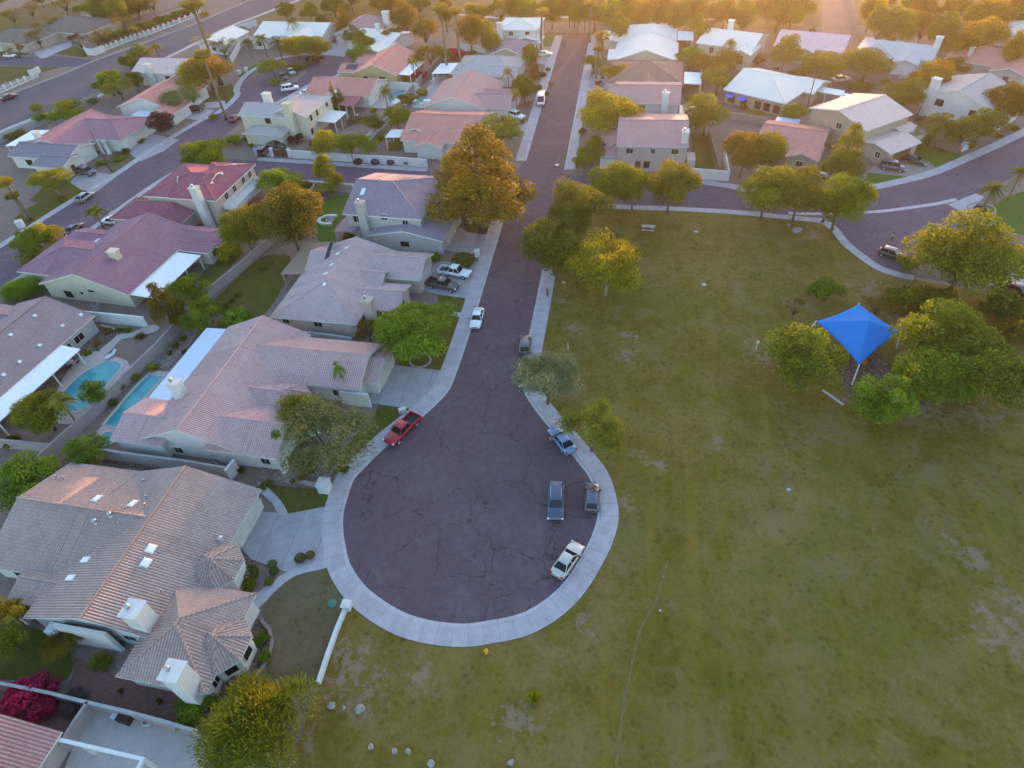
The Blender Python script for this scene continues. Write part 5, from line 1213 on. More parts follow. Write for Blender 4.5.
T('lolly',718,78,17,5,F_OLIVE,'olive tree beside the large low white roof')
T('queen',731,43,9,6,F_PALMY,'golden palm before the white house with the arched porch')
T('shrub',752,58,13,2.2,F_BROWN,'brown shrub in front of the arched porch')
T('ball',755,115,10,1.8,F_OLIVE,'olive hedge at the back wall of the large low white house')
T('broad',745,152,22,7,F_RUST_SUN,'rust-tinged tree left of the pink roof by the cross street')
T('broad',766,148,20,7,F_OLIVE,'olive tree close in front of the pink roof')
T('tall',847,152,21,12,F_OLIVE,'tall olive conifer in front of the tan two-storey house')
T('lolly',795,112,12,4,F_GREEN,'green tree at the corner of the large low white roof')
T('lolly',786,50,15,7,F_OLIVE,'dark rounded tree at the left end of the pale pink roof')
T('broad',822,64,24,5.5,F_OLIVE,'wide flat-topped olive tree below the pale pink roof')
T('broad',868,62,26,5.5,F_OLIVE,'wide flat-topped olive tree below the white hip roof')
T('shrub',798,73,11,2.0,F_GREEN,'low hedge at the drive below the dark rounded tree')
T('shrub',860,86,12,1.8,F_BROWN,'brownish bushes in the yard below the wide trees')
T('lolly',932,74,19,7,F_GOLD,'bright golden tree between the white hip roof and the white two-storey house')
T('broad',905,92,20,6,F_OLIVE,'olive tree left of the white two-storey house')
T('airy',955,66,14,5,F_BROWN,'brownish tree behind the white two-storey house')
T('date',940,122,24,7,F_PALM,'big stout date palm before the white two-storey house')
T('lolly',965,131,19,5,F_DARK,'dense dark tree right of the big date palm, left of two')
T('lolly',984,122,19,5.5,F_OLIVE,'dense olive tree right of the big date palm, right of two')
T('broad',1012,100,22,7,F_RUST_SUN,'rust-tinged tree at the right edge above the curving street')
T('queen',993,187,16,6,F_PALM,'feathery palm on the corner lawn at the right')
T('queen',1022,172,13,6,F_PALM,'palm cut by the right edge beyond the corner lawn')
T('ball',980,209,6,0.9,F_PURP,'low purple bush in the ring bed on the corner lawn')
T('lolly',886,40,10,5,F_DARK,'dark tree behind the apex of the white hip roof')
T('lolly',960,45,16,6,F_RUST_SUN,'rusty rounded tree left of the pink brown roof')
T('broad',985,35,22,8,F_GOLD,'golden rounded tree behind the pink brown roof')
# --- beyond the neighbourhood: the belt of trees along the far edge
G2 = 'hazy trees in the belt beyond the far road'
for (x, y, r, k, f) in ((405,15,14,'broad',F_BROWN),(392,6,14,'broad',F_RUST_SUN),(425,30,13,'airy',F_BROWN),(470,30,15,'broad',F_RUST_SUN),(490,38,10,'lolly',F_OLIVE),(478,12,14,'airy',F_OLIVE),(500,8,14,'airy',F_OLIVE),(518,6,12,'broad',F_OLIVE),(530,10,12,'airy',F_GREEN),(552,8,15,'broad',F_OLIVE),(575,6,13,'broad',F_RUST_SUN),(595,9,14,'broad',F_OLIVE),(612,12,14,'lolly',F_GREEN),(625,6,15,'broad',F_RUST_SUN),(640,14,15,'broad',F_GOLD),(660,10,17,'broad',F_RUST_SUN),(676,14,16,'broad',F_OLIVE),(692,8,15,'broad',F_RUST_SUN),(700,28,11,'lolly',F_OLIVE),(712,14,12,'airy',F_BROWN),(730,10,13,'airy',F_RUST_SUN),(745,14,14,'broad',F_OLIVE),(780,8,26,'broad',F_RUST_SUN),(793,10,20,'broad',F_OLIVE),(786,-6,22,'broad',F_RUST_SUN),(880,17,11,'lolly',F_YELL),(885,22,16,'broad',F_OLIVE),(905,26,17,'broad',F_OLIVE),(925,24,16,'airy',F_BROWN),(944,28,15,'broad',F_OLIVE),(925,5,14,'broad',F_RUST_SUN),(955,8,14,'airy',F_RUST_SUN),(990,15,22,'broad',F_GOLD),(1010,10,22,'broad',F_RUST_SUN),(1018,48,13,'broad',F_GOLD),(960,-6,18,'broad',F_RUST_SUN),(620,26,9,'lolly',F_OLIVE),(540,12,9,'fan',F_PALMY),(590,3,9,'fan',F_PALMY)):
    T(k,x,y,r,8 if k != 'fan' else 11,f,'hazy tree in the sunlit belt along the far edge of the neighbourhood',G2)
G3 = 'bare brown trees beyond the arterial road'
for (x, y, r, f) in ((28,8,15,F_BROWN),(45,22,14,F_BROWN),(35,35,12,F_RUST_SUN),(62,3,14,F_BROWN),(90,8,16,F_OLIVE),(120,20,12,F_RUST_SUN),(135,4,12,F_BROWN),(78,38,14,F_PURP),(95,36,12,F_BROWN),(10,14,12,F_RUST_SUN),(150,2,12,F_RUST_SUN),(15,48,10,F_BROWN)):
    T('bare' if f is not F_OLIVE else 'airy',x,y,r,7,f,'thin brown tree among the houses beyond the arterial road',G3)
G4 = 'thick hedge bushes behind the white fence'
for k in range(11):
    T('shrub',100+k*9.6,39-k*3.1+(k%2)*1.5,8,2.6,F_OLIVE if k % 3 else F_RUST_SUN,'bush in the thick hedge right behind the white fence of the arterial road',G4,'hedge')
T('queen',107,32,8,4,F_PALMY,'squat sunlit palm at the lower end of the hedge beyond the arterial road')
T('queen',134,28,8,4,F_PALMY,'squat sunlit palm in the middle of the hedge beyond the arterial road')
T('shrub',172,20,5,1.6,F_MAG,'bright red flowering bush at the upper end of the white fence',cat='bush',name='bougainvillea')
T('shrub',186,16,5,1.6,F_MAG,'pink red flowering bush next to the utility pole beyond the arterial road',cat='bush',name='bougainvillea')
T('shrub',204,14,5,1.5,F_GOLD,'orange flowering bush right of the utility pole beyond the arterial road',cat='bush')
for (x, y, r, f, lab) in ((285,10,9,F_OLIVE,'small olive tree on the far grass at the top, left one'),(308,10,9,F_OLIVE,'small olive tree on the far grass at the top, middle one'),(340,6,10,F_OLIVE,'small olive tree on the far grass at the top, right one'),(322,22,6,F_DARK,'dark little tree beside the far footpath')):
    T('lolly',x,y,r,5,f,lab)

G5 = 'little shrubs in the front yards along the far street'
rs = random.Random(9)
for (x, y) in ((548,70),(551,84),(544,95),(530,104),(522,122),(600,84),(596,98),(588,118),(584,130),(610,58),(520,78),(527,95)):
    T('shrub',x+rs.uniform(-2,2),y+rs.uniform(-2,2),rs.uniform(2.5,4.5),rs.uniform(0.8,1.4),rs.choice((F_OLIVE,F_GREEN,F_BROWN,F_DARK)),'little shrub in the gravel front yards on either side of the far street',G5)
G6 = 'small shrubs in the yards right of the far street'
for (x, y) in ((690,100),(700,125),(735,90),(742,108),(778,112),(790,95),(805,88),(820,84),(872,86),(884,80),(832,112),(838,128),(825,168),(838,176),(925,120),(972,146),(1000,138),(1012,128),(945,98),(760,62),(775,70),(812,30)):
    T('shrub',x+rs.uniform(-2,2),y+rs.uniform(-2,2),rs.uniform(3,6),rs.uniform(0.8,1.8),rs.choice((F_OLIVE,F_GREEN,F_BROWN,F_DARK,F_RUST_SUN)),'small shrub among the yards and walls right of the far street',G6,'shrub')
G7 = 'small shrubs in the yards left of the far street'
for (x, y) in ((150,107),(156,112),(118,158),(124,153),(140,140),(212,118),(245,140),(250,146),(312,120),(350,124),(360,118),(372,112),(404,112),(398,70),(402,80),(418,68),(460,58),(470,52),(440,70),(300,64),(325,44),(338,40),(284,150),(310,152),(378,140),(400,140),(80,195),(60,200),(100,165),(20,232)):
    T('shrub',x+rs.uniform(-2,2),y+rs.uniform(-2,2),rs.uniform(3,6),rs.uniform(0.8,1.8),rs.choice((F_OLIVE,F_GREEN,F_BROWN,F_DARK,F_CITR)),'small shrub among the yards and walls left of the far street',G7,'shrub')
G8 = 'small shrubs in the near left yards'
for (x, y) in ((118,331),(108,330),(128,330),(170,352),(176,346),(182,338),(185,350),(96,344),(88,352),(232,300),(225,305),(238,294),(262,268),(270,262),(278,330),(286,300),(262,488),(270,482),(292,481),(300,478),(311,470),(330,466),(240,470),(205,480),(180,476),(150,474),(120,470),(70,470),(60,476),(345,470),(350,244),(362,248),(372,252),(298,215),(306,205),(215,700),(160,702),(120,690),(188,668)):
    T('shrub',x+rs.uniform(-1,1),y+rs.uniform(-1,1),rs.uniform(3,5.5),rs.uniform(0.5,1.1),rs.choice((F_OLIVE,F_GREEN,F_BROWN,F_DARK,F_RUST_SUN)),'small shrub in the beds and side yards of the near left houses',G8,'shrub')

rs = random.Random(21)
for k in range(44):
    x = rs.uniform(300, 1020) if k < 30 else rs.uniform(-20, 170); y = rs.uniform(-14, 12)
    if 800 < x < 872 or (k >= 30 and y < -10 and x > 130): continue
    T(rs.choice(('broad','lolly','airy','broad')),x,y,rs.uniform(7,14),rs.uniform(5,8.5),rs.choice((F_OLIVE,F_GREEN,F_RUST_SUN,F_WARM,F_BROWN,F_OLIVE)),'hazy tree in the sunlit belt along the far edge of the neighbourhood' if k < 30 else 'thin brown tree among the houses beyond the arterial road', G2 if k < 30 else G3)
# unseen wood beyond the last trees, added so its shadow covers the far ground
b = MB(); tb = MB(); rw = random.Random(4)
for k in range(150):
    x = -420 + 5.4*k + rw.uniform(-3,3); y = 262 + rw.uniform(-10,26) + (0 if x > -150 else (-150-x)*0.25); r = rw.uniform(3.2,5.2); hh = rw.uniform(6.5,10)
    tb.tube([(x,y,0),(x+rw.uniform(-.4,.4),y,hh*0.6)],[0.25,0.12],5)
    for c in range(9):
        d = rdir(rw); cc = Vector((x+d.x*r*0.55, y+d.y*r*0.55, hh*0.55+abs(d.z)*hh*0.3)); q = r*rw.uniform(.35,.5); tn = rw.uniform(.2,.8)
        for j in range(48):
            e = rdir(rw); leaf(b, cc + e*q*rw.uniform(.6,1.05), rdir(rw), e + rdir(rw)*0.8, 1.0, 0.7, tn+rw.uniform(-.2,.2))
o = b.build('unseen_shade_wood', F_OLIVE, merge=False, attr=True); kind(o, 'stuff'); o2 = kind(tb.build('unseen_shade_wood_trunks', M_BARK), 'stuff')
# ------------------------------------------------------------------ garden walls, fences, pools, park things
B_TAN = plain('tan_block', (0.33,0.275,0.25), 0.9, 0.3, 1.2, bump=0.2); B_PINK = plain('pinkish_block', (0.34,0.28,0.275), 0.9, 0.3, 1.2, bump=0.2); B_WHT = plain('white_block', (0.58,0.57,0.565), 0.9, 0.22, 1.0, bump=0.1); B_GREY = plain('grey_block', (0.37,0.35,0.345), 0.9, 0.3, 1.2, bump=0.2); B_BRN = plain('brown_block', (0.23,0.16,0.125), 0.9, 0.3, 1.2, bump=0.2)
def bwall(label, px, h=1.8, mat=B_TAN, t=0.2, cap=0.06, name='garden_wall', cat='wall', capm=None, world=False):
    ln = px if world else W(*px)
    den = [ln[0]]
    for p in ln[1:]: den.append(p)
    cx, cy = den[0]; b = MB(); rel = [(x-cx, y-cy) for x, y in den]
    def run(w, z0, z1, mi):
        A, B = offset(rel, w/2), offset(rel, -w/2)
        for i in range(len(rel)-1):
            for q in ([(*A[i],z1),(*B[i],z1),(*B[i+1],z1),(*A[i+1],z1)], [(*A[i],z0),(*A[i+1],z0),(*A[i+1],z1),(*A[i],z1)], [(*B[i+1],z0),(*B[i],z0),(*B[i],z1),(*B[i+1],z1)]): b.face(q, mi)
            if z0 > 0.1: b.face([(*B[i],z0),(*A[i],z0),(*A[i+1],z0),(*B[i+1],z0)], mi)
        for i in (0, -1): b.face([(*A[i],z0),(*B[i],z0),(*B[i],z1),(*A[i],z1)], mi)
    run(t, -0.05, h, 0); run(t+0.1, h+0.002, h+cap, 1)
    o = b.build(name, [mat, capm or mat]); o.location = (cx, cy, 0); return tag(o, label, cat)
bwall('long pinkish block wall running between the kidney pool and the narrow pool', [(46,465),(64,448),(94,420.5),(128,385),(160,354),(184,327)], 1.9, B_PINK)
bwall('block wall at the left edge meeting the long pinkish wall', [(-20,446),(20,449),(58,453)], 1.7, B_PINK)
bwall('grey block wall between the big tan house and the pinkish tan house', [(104,458),(144,464),(190,470),(231,477)], 1.9, B_GREY)
bwall('short white return wall at the street end of the grey block wall', [(231,481),(240,470)], 2.1, B_WHT)
bwall('long wall along the brick patio at the bottom left', [(-20,684),(20,692),(60,700),(92,708),(135,718),(172,728),(205,738)], 1.8, B_PINK, capm=B_GREY)
bwall('side wall dividing the bottom left yard from the magenta bush', [(97,709),(84,728),(70,752)], 1.8, B_PINK)
bwall('white stucco wall behind the mauve-roofed house', [(74,320),(95,321.5),(120,324),(149,327)], 2.0, B_WHT)
bwall('slanting block wall behind the olive and juniper trees of the mauve-roofed house', [(206,301),(233,279),(258,257),(285,234),(306,209),(317,191)], 1.7, B_PINK)
bwall('tan wall along the near side of the cross street behind the green back lawn', [(300,188),(318,190.5),(354,193)], 1.8, B_TAN)
bwall('white wall along the far side of the cross street with clipped balls before it', [(292.5,158),(330,160.5),(353,162),(390,164.5),(428,167.5)], 1.8, B_WHT)
bwall('pale wall between the tree row and the narrow gravel yard', [(366,145),(378,132),(389,123)], 1.6, B_WHT)
bwall('white wall around the far blue pool', [(367,106),(376,89),(397,89.5),(419,91)], 1.9, B_WHT)
bwall('pinkish wall rising behind the second small pool', [(405,101),(420,84),(430,74),(444,61)], 1.7, B_PINK)
bwall('white wall at the back of the lawn beside the magenta hedge', [(459,50),(475,52),(491,55)], 1.8, B_WHT)
bwall('white wall in front of the grass side yard of the pink house', [(690,178),(710,179.5),(728,181)], 2.0, B_WHT)
bwall('low brown wall splitting the side yard lengthwise', [(708,136),(714,156),(719,175)], 1.5, B_BRN)
bwall('white end wall at the corner of the side yard', [(723.5,160),(728,181)], 1.8, B_WHT)
bwall('tan garden wall receding beside the white gabled house', [(684,34),(693,60),(700,78),(705,89)], 1.7, B_TAN)
bwall('tan back wall of the large low white house', [(726,119),(746,122),(768,125)], 1.6, B_TAN)
bwall('brown wall below the big date palm', [(912,137),(935,147),(958,154)], 1.6, B_BRN)
bwall('light grey wall on the near side of the arterial road', [(-30,157),(0,144),(40,126),(70,113),(99,101)], 1.8, B_GREY)
bwall('grey wall between the brown tan house and the pinkish tan house', [(302,339),(330,342.5),(354,346)], 1.6, B_GREY)
bwall('white wall beside the pale leafless tree', [(217,40),(232,34),(258,26)], 1.9, B_WHT)
bwall('curved white wall at the end of the winding street lawn', [(232,64),(237,55),(241,47),(250,42),(264,47)], 1.8, B_WHT)
bwall('low white garden wall running from the pillar into the sprawling olive tree', [(322,488),(312,485.5),(300,483)], 0.5, B_TAN, 0.25)
bwall('short white wall piece near the small palm under the sprawling olive tree', [(284,475),(291,465)], 1.0, B_WHT, 0.35)
bwall('white wall piece in the heart of the sprawling olive tree', [(309,437),(321,433)], 1.0, B_WHT, 0.4)
bwall('narrow white low wall leading from the turning circle towards the shaggy tree', [(347,610),(338,632),(329,657),(320,685)], 0.75, B_WHT, 0.26)
bwall('curved brick edging round the flower bed of the octagonal room', [(262,621),(270,630),(273,642),(270,657),(262,671),(252,682)], 0.25, plain('edging_brick',(0.26,0.18,0.165),0.9,0.3,3), 0.25, name='edging')
bwall('concrete kerb of the play area under the blue canopy', [(822,391),(832,398),(843,406)], 0.2, B_GREY, 0.25, name='kerb', cat='kerb')
bwall('white monument wall at the side road mouth beyond the arterial road', [(84,49),(88,55),(96,55.5),(105,52)], 2.0, B_WHT, 0.4)
bwall('sunlit monument wall at the end of the lower white fence', [(30,76.5),(36,75),(41,72)], 1.7, B_WHT, 0.4)
# pillars
def pillar(label, px, py, w=0.9, h=1.5, mat=B_WHT):
    x, y = P2(px, py); t = thing('gate_pillar', label, 'pillar', (x, y, 0))
    b = MB(); b.box((-w/2,-w/2,-0.05),(w/2,w/2,h-0.2)); b.build('shaft', mat, t)
    b = MB(); b.box((-w/2-0.08,-w/2-0.08,h-0.2),(w/2+0.08,w/2+0.08,h-0.08)); b.lathe([(w*0.62,h-0.08),(0,h+0.12)],(0,0,0),4); b.build('cap', mat, t)
pillar('white square pillar at the pavement by the sprawling olive tree', 326, 490, 1.3, 1.7)
pillar('white pillar at the turning circle end of the narrow low wall', 348, 608, 0.8, 1.1)
pillar('pale pillar with mailbox by the clipped hedge between the drives', 477.5, 256, 0.8, 1.3)
pillar('white left post of the brown drive gate', 273, 156.5, 0.6, 2.1); pillar('white right post of the brown drive gate', 290.5, 157.5, 0.6, 2.1)
# drive gate
p, q = P2(274.5,156.6), P2(289.5,157.4); t = thing('drive_gate', 'brown boarded drive gate between two white posts', 'gate', (*p,0), math.atan2(q[1]-p[1],q[0]-p[0])); L = math.dist(p,q)
b = MB()
for k in range(12): b.box((L*k/12+0.02,-0.03,0.1),(L*(k+1)/12-0.02,0.03,1.75))
b.build('board_panel', M_WOOD, t); b = MB()
for z in (0.3,1.5): b.box((0.03,-0.07,z),(L-0.03,-0.031,z+0.12))
b.build('rail', M_WOOD, t)
# ornamental white fence along the arterial
def fence(label, px, h=1.6, n=10):
    ln = W(*px); x0, y0 = ln[0]; t = thing('ornamental_fence', label, 'fence', (x0, y0, 0))
    tot = [(x-x0, y-y0) for x, y in cr(ln, max(2, n//(len(ln)-1)))]
    for i, a in enumerate(tot):
        b = MB(); b.box((a[0]-0.22,a[1]-0.22,-0.05),(a[0]+0.22,a[1]+0.22,h+0.15)); b.build('post', B_WHT, t)
        if i < len(tot)-1:
            c = tot[i+1]; d = Vector((c[0]-a[0], c[1]-a[1], 0)); l = d.length; M = Matrix.Translation((a[0],a[1],0)) @ Matrix.Rotation(math.atan2(d.y,d.x),4,'Z'); b = MB()
            k = 10; b.box((0.2,-0.08,0),(l-0.2,0.08,0.35),0,M)
            for j in range(k):   # scooped top rail
                s0, s1 = 0.2+(l-0.4)*j/k, 0.2+(l-0.4)*(j+1)/k; z0 = h-0.5*math.sin(math.pi*(j+0.5)/k); b.box((s0,-0.07,z0-0.16),(s1,0.07,z0),0,M)
                if j % 2 == 0: b.box((s0+0.05,-0.03,0.35),(s0+0.15,0.03,z0-0.16),0,M)
            b.build('panel', B_WHT, t)
fence('white scooped-top fence along the far side of the arterial road, upper stretch', [(105,51),(128,42),(150,34.5),(175,25),(201,15)], n=20)
fence('white scooped-top fence at the left edge beyond the arterial road, lower stretch', [(-14,99),(0,93.5),(20,85),(38,77)], n=9)
p, q = P2(912,128), P2(924,103); bwall('dark wooden fence between the tan house and the white house', [(912,128),(918,115),(924,103)], 1.8, M_WOOD, 0.1, 0.03, 'wooden_fence', 'fence')
# pools
def water_mat():
    t = NT('pool_water'); co = t.coord(); t.color(t.ramp(t.noise(0.5,3,0.5,co), [(0.35,(0.035,0.22,0.26)),(0.65,(0.06,0.31,0.34))])); t.set(0.08, 0.5); t.bump(t.noise(2.5,3,0.5,co), 0.15, 0.05); return t.m
M_WATER = water_mat(); M_COPE = plain('pool_coping', (0.42,0.37,0.35), 0.8, 0.25, 2)
def pool(label, px, smooth=True, w=0.45, z=0.13):
    ln = W(*px); cx = sum(p[0] for p in ln)/len(ln); cy = sum(p[1] for p in ln)/len(ln)
    rel = [(x-cx, y-cy) for x, y in ln]
    if area(rel) < 0: rel = rel[::-1]
    rel = cr(rel, 5, True) if smooth else rel
    t = thing('swimming_pool', label, 'swimming pool', (cx, cy, 0))
    n = len(rel); out = []
    for i, p in enumerate(rel):
        a, c = rel[i-1], rel[(i+1) % n]; tx, ty = c[0]-a[0], c[1]-a[1]; l = math.hypot(tx, ty) or 1; out.append((p[0]+ty/l*w, p[1]-tx/l*w))
    b = MB()
    for i in range(n):
        j = (i+1) % n; b.face([(*rel[i],z),(*out[i],z),(*out[j],z),(*rel[j],z)]); b.face([(*out[i],0),(*out[j],0),(*out[j],z),(*out[i],z)]); b.face([(*rel[j],0),(*rel[i],0),(*rel[i],z),(*rel[j],z)])
    b.build('coping', M_COPE, t)
    b = MB(); b.prism(rel, z-0.05, z-0.03); b.build('water', M_WATER, t); return t
pool('kidney-shaped turquoise pool beside the white patio cover', [(62,404),(66,391),(74,382),(85,373),(94,368),(106,362.5),(117,362.5),(121,367),(114,376),(104,388),(97,397),(88,406),(78,411),(67,412)])
pool('narrow dark turquoise lap pool along the blue patio roof', [(163,377),(150,375.5),(143,381),(131,394),(105,425),(117,428),(140,402)], False)
pool('small round spa pool at the near end of the narrow pool', [(101,438),(105,433),(112,433),(115,438),(111,443),(104,443)])
pool('far blue pool on the paved terrace inside a white wall', [(388.5,98),(393,92.5),(408,91),(405,98),(396,104),(390,102)])
pool('second small blue pool tucked against the brown pink house', [(413,104),(416,97),(427,95.5),(424,102),(419,106)])
t = thing('curved_bench', 'white U-shaped seat wall on the bright back lawn', 'bench', (*P2(330,221),0)); b = MB()
for k in range(14):
    a0, a1 = math.pi*0.35 + math.pi*1.3*k/14, math.pi*0.35 + math.pi*1.3*(k+1)/14
    c = [(1.9*math.cos(a0),1.3*math.sin(a0)),(2.5*math.cos(a0),1.9*math.sin(a0)),(2.5*math.cos(a1),1.9*math.sin(a1)),(1.9*math.cos(a1),1.3*math.sin(a1))]; b.prism(c,-0.02,0.45)
b.build('seat', B_WHT, t); b = MB(); b.lathe([(0.9,0),(0.9,0.3),(0.65,0.3),(0.65,0.1),(0,0.1)],(0,0,0),16); b.build('fire_bowl', B_TAN, t)
# blue shade canopy
def canopy():
    M_BLUE = NT('blue_shade_cloth'); M_BLUE.color((0.0,0.25,0.72)); M_BLUE.set(0.75,0.2)
    tr = M_BLUE.n('ShaderNodeBsdfTranslucent'); tr.inputs['Color'].default_value = (0.0,0.33,0.8,1); mx = M_BLUE.n('ShaderNodeMixShader'); mx.inputs[0].default_value = 0.3
    M_BLUE.l(M_BLUE.b.outputs[0], mx.inputs[1]); M_BLUE.l(tr.outputs[0], mx.inputs[2]); M_BLUE.l(mx.outputs[0], M_BLUE.out.inputs['Surface'])
    c = [P(816,321.5,3.1), P(859,304,3.6), P(900,332,3.1), P(859,365.5,2.7)]; ap = P(869,320,4.25); o = Vector((ap.x, ap.y, 0))
    t = thing('shade_canopy', 'bright blue four-cornered shade canopy over the play area', 'canopy', tuple(o)); b = MB(); N = 10
    for k in range(4):
        A, B = c[k]-o, c[(k+1)%4]-o; T_ = ap-o
        def pt(i, j):
            s = i/N; u = j/N; e = A.lerp(B, u); m = (Vector((0,0,0.3+e.z*0)) - e); pull = 4*u*(1-u)*0.07
            e = e.lerp(Vector((0,0,e.z)), pull); p = e.lerp(T_, s); p.z -= 0.15*math.sin(math.pi*s)*(0.4+0.6*4*u*(1-u)); return p
        for i in range(N):
            for j in range(N): b.face([pt(i,j),pt(i,j+1),pt(i+1,j+1),pt(i+1,j)], smooth=True)
    me = b.build('cloth', M_BLUE.m, t); sm = me.modifiers.new('thick','SOLIDIFY'); sm.thickness = 0.02
    for k in range(4):
        p = c[k]-o; f = Vector((p.x*1.12, p.y*1.12, -0.05)); b = MB(); b.tube([f, p+Vector((0,0,0.15))], [0.12,0.09], 10); b.build('post', M_TRIM, t)
    # play structure below
    q = P(858,352,0.0); t = thing('play_frame', 'orange and red climbing frame with slide half hidden under the blue canopy', 'play frame', (q.x+0.2, q.y+0.6, 0)); MR = plain('play_red',(0.5,0.05,0.02),0.5,0.1); MO = plain('play_orange',(0.6,0.2,0.02),0.5,0.1)
    for x in (-0.8,0.8):
        for y in (-0.8,0.8): b = MB(); b.tube([(x,y,-0.05),(x,y,2.3)],0.06,8); b.build('post', MR, t)
    b = MB(); b.box((-0.8,-0.8,1.2),(0.8,0.8,1.3)); b.build('platform', M_DARKF, t)
    b = MB()
    for k in range(8):
        z0, z1 = 1.3-1.2*k/8, 1.3-1.2*(k+1)/8; y0, y1 = -0.8-2.4*k/8, -0.8-2.4*(k+1)/8
        b.face([(-0.3,y0,z0),(0.3,y0,z0),(0.3,y1,z1),(-0.3,y1,z1)])
        for x in (-0.3,0.3): b.box((x-0.03,y1,z1),(x+0.03,y0,z0+0.2))
    b.build('slide', MO, t)
    for k in range(4): b = MB(); b.tube([(0.85,-0.6,0.3+0.27*k),(0.85,0.6,0.3+0.27*k)],0.03,6); b.build('rung', MO, t)
canopy()
# park furniture
t = thing('picnic_table', 'pale picnic table with two benches on the park lawn near the cross street', 'picnic table', (*P2(648,230),0), R(-4)); b = MB(); b.box((-1.2,-0.4,0.72),(1.2,0.4,0.78)); b.build('table_top', B_GREY, t)
for s in (-1,1):
    b = MB(); b.box((-1.2,s*0.85-0.15,0.43),(1.2,s*0.85+0.15,0.48)); b.build('bench_seat', B_GREY, t)
    b = MB(); b.tube([(s*0.8,-0.9,0.42),(s*0.8,0.9,0.42)],0.04,6); b.tube([(s*0.8,-0.6,-0.02),(s*0.8,-0.2,0.72)],0.04,6); b.tube([(s*0.8,0.6,-0.02),(s*0.8,0.2,0.72)],0.04,6); b.build('frame', M_METAL, t)
def boulder(label, px, py, r, seed, group=None):
    rn = random.Random(seed); bm = bmesh.new(); bmesh.ops.create_icosphere(bm, subdivisions=3, radius=1); ax = [rdir(rn) for _ in range(9)]; th = [rn.uniform(0.5,0.85) for _ in ax]
    for v in bm.verts:
        p = v.co.copy()
        for a, h in zip(ax, th):
            d = p.dot(a)
            if d > h: p -= a*(d-h)
        v.co = Vector((p.x*r*.85, p.y*r*0.72, p.z*r*0.55))
    me = bpy.data.meshes.new('boulder'); bm.to_mesh(me); bm.free(); me.materials.append(M_ROCK); o = link('boulder', me); o.location = (*P2(px,py), r*0.25); o.rotation_euler.z = rn.uniform(0,6); tag(o, label, 'boulder', group)
M_ROCK = plain('pale_rock', (0.30,0.26,0.25), 0.9, 0.4, 3, bump=0.6)
GB = 'pale boulders on the park grass'
for i, (x, y, r, l) in enumerate(((332,706,0.52,'rounded pale boulder right of the shaggy tree'),(343.5,708.5,0.28,'small pale stone between two larger boulders near the shaggy tree'),(360,710,0.62,'largest pale angular boulder on the bare patch near the shaggy tree'),(371,747,0.4,'pale boulder near the bottom edge, leftmost of a trio'),(395,751,0.38,'pale boulder near the bottom edge, middle of a trio'),(408,752,0.36,'pale boulder near the bottom edge, right end of a trio'),(431,764,0.45,'pale boulder cut by the bottom edge, left one'),(511,763,0.4,'pale boulder cut by the bottom edge, right one'),(797,232,1.1,'big reddish pale boulder on the lawn below the cross street trees'),(788,226,0.6,'smaller rock beside the big reddish boulder'))): boulder(l,x,y,r,20+i,GB)
t = thing('fire_hydrant', 'yellow fire hydrant on the grass at the foot of the turning circle', 'hydrant', (*P2(486.5,653),0)); MY = plain('hydrant_yellow',(0.62,0.36,0.02),0.5,0.15)
b = MB(); b.lathe([(0.2,0),(0.2,0.06),(0.13,0.08),(0.12,0.5),(0.17,0.52),(0.17,0.57),(0.13,0.62),(0.06,0.7),(0,0.72)],(0,0,0),12); b.build('barrel', MY, t)
for a in (0, math.pi/2, math.pi): b = MB(); b.tube([(0,0,0.42),(0.24*math.cos(a),0.24*math.sin(a),0.42)],0.075,8); b.build('outlet', MY, t)
def lid(label, px, py, r, mat, z=0.09, name='utility_cover'):
    b = MB(); b.lathe([(r,-0.05),(r,0.03),(r*0.85,0.05),(0,0.05)],(0,0,0),14); o = b.build(name, mat); o.location = (*P2(px,py), z); tag(o, label, 'cover')
lid('round green utility cover on the front lawn by the white pillar', 332.5, 604, 0.5, plain('green_plastic',(0.06,0.16,0.12),0.6,0.2)); lid('pale flat cover in the upper park lawn', 696, 232, 0.4, B_GREY); lid('pale flat cover in the middle of the upper park lawn', 704, 285, 0.4, B_GREY); lid('white drain cover beside the olive street trees', 563.5, 283, 0.3, B_GREY); lid('small white cover far out on the right lawn', 788.5, 490, 0.22, B_GREY); lid('tiny white cover beside the trodden path', 660, 611, 0.14, B_GREY); lid('round steel cover in the street at the crossing', 530, 183, 0.45, M_METAL, 0.0); lid('round steel cover in the street nearer the white pickup', 557, 165, 0.4, M_METAL, 0.0)
b = MB()
for k in range(16):
    a = 2*math.pi*k/16; M = Matrix.Translation((1.5*math.cos(a),1.5*math.sin(a),0)) @ Matrix.Rotation(a,4,'Z'); b.box((-0.14,-0.27,-0.02),(0.14,0.27,0.22),0,M)
o = b.build('tree_ring', B_PINK); o.location = (*P2(420.5,361),0); tag(o,'ring of pinkish edging stones at the foot of the bright green tree','edging')
b = MB()
for k in range(16):
    a = 2*math.pi*k/16; M = Matrix.Translation((2.2*math.cos(a),2.0*math.sin(a),0)) @ Matrix.Rotation(a,4,'Z'); b.box((-0.14,-0.42,-0.02),(0.14,0.42,0.2),0,M)
o = b.build('flower_ring', B_PINK); o.location = (*P2(981,209),0); tag(o,'ring bed of stones on the corner lawn at the right','edging')
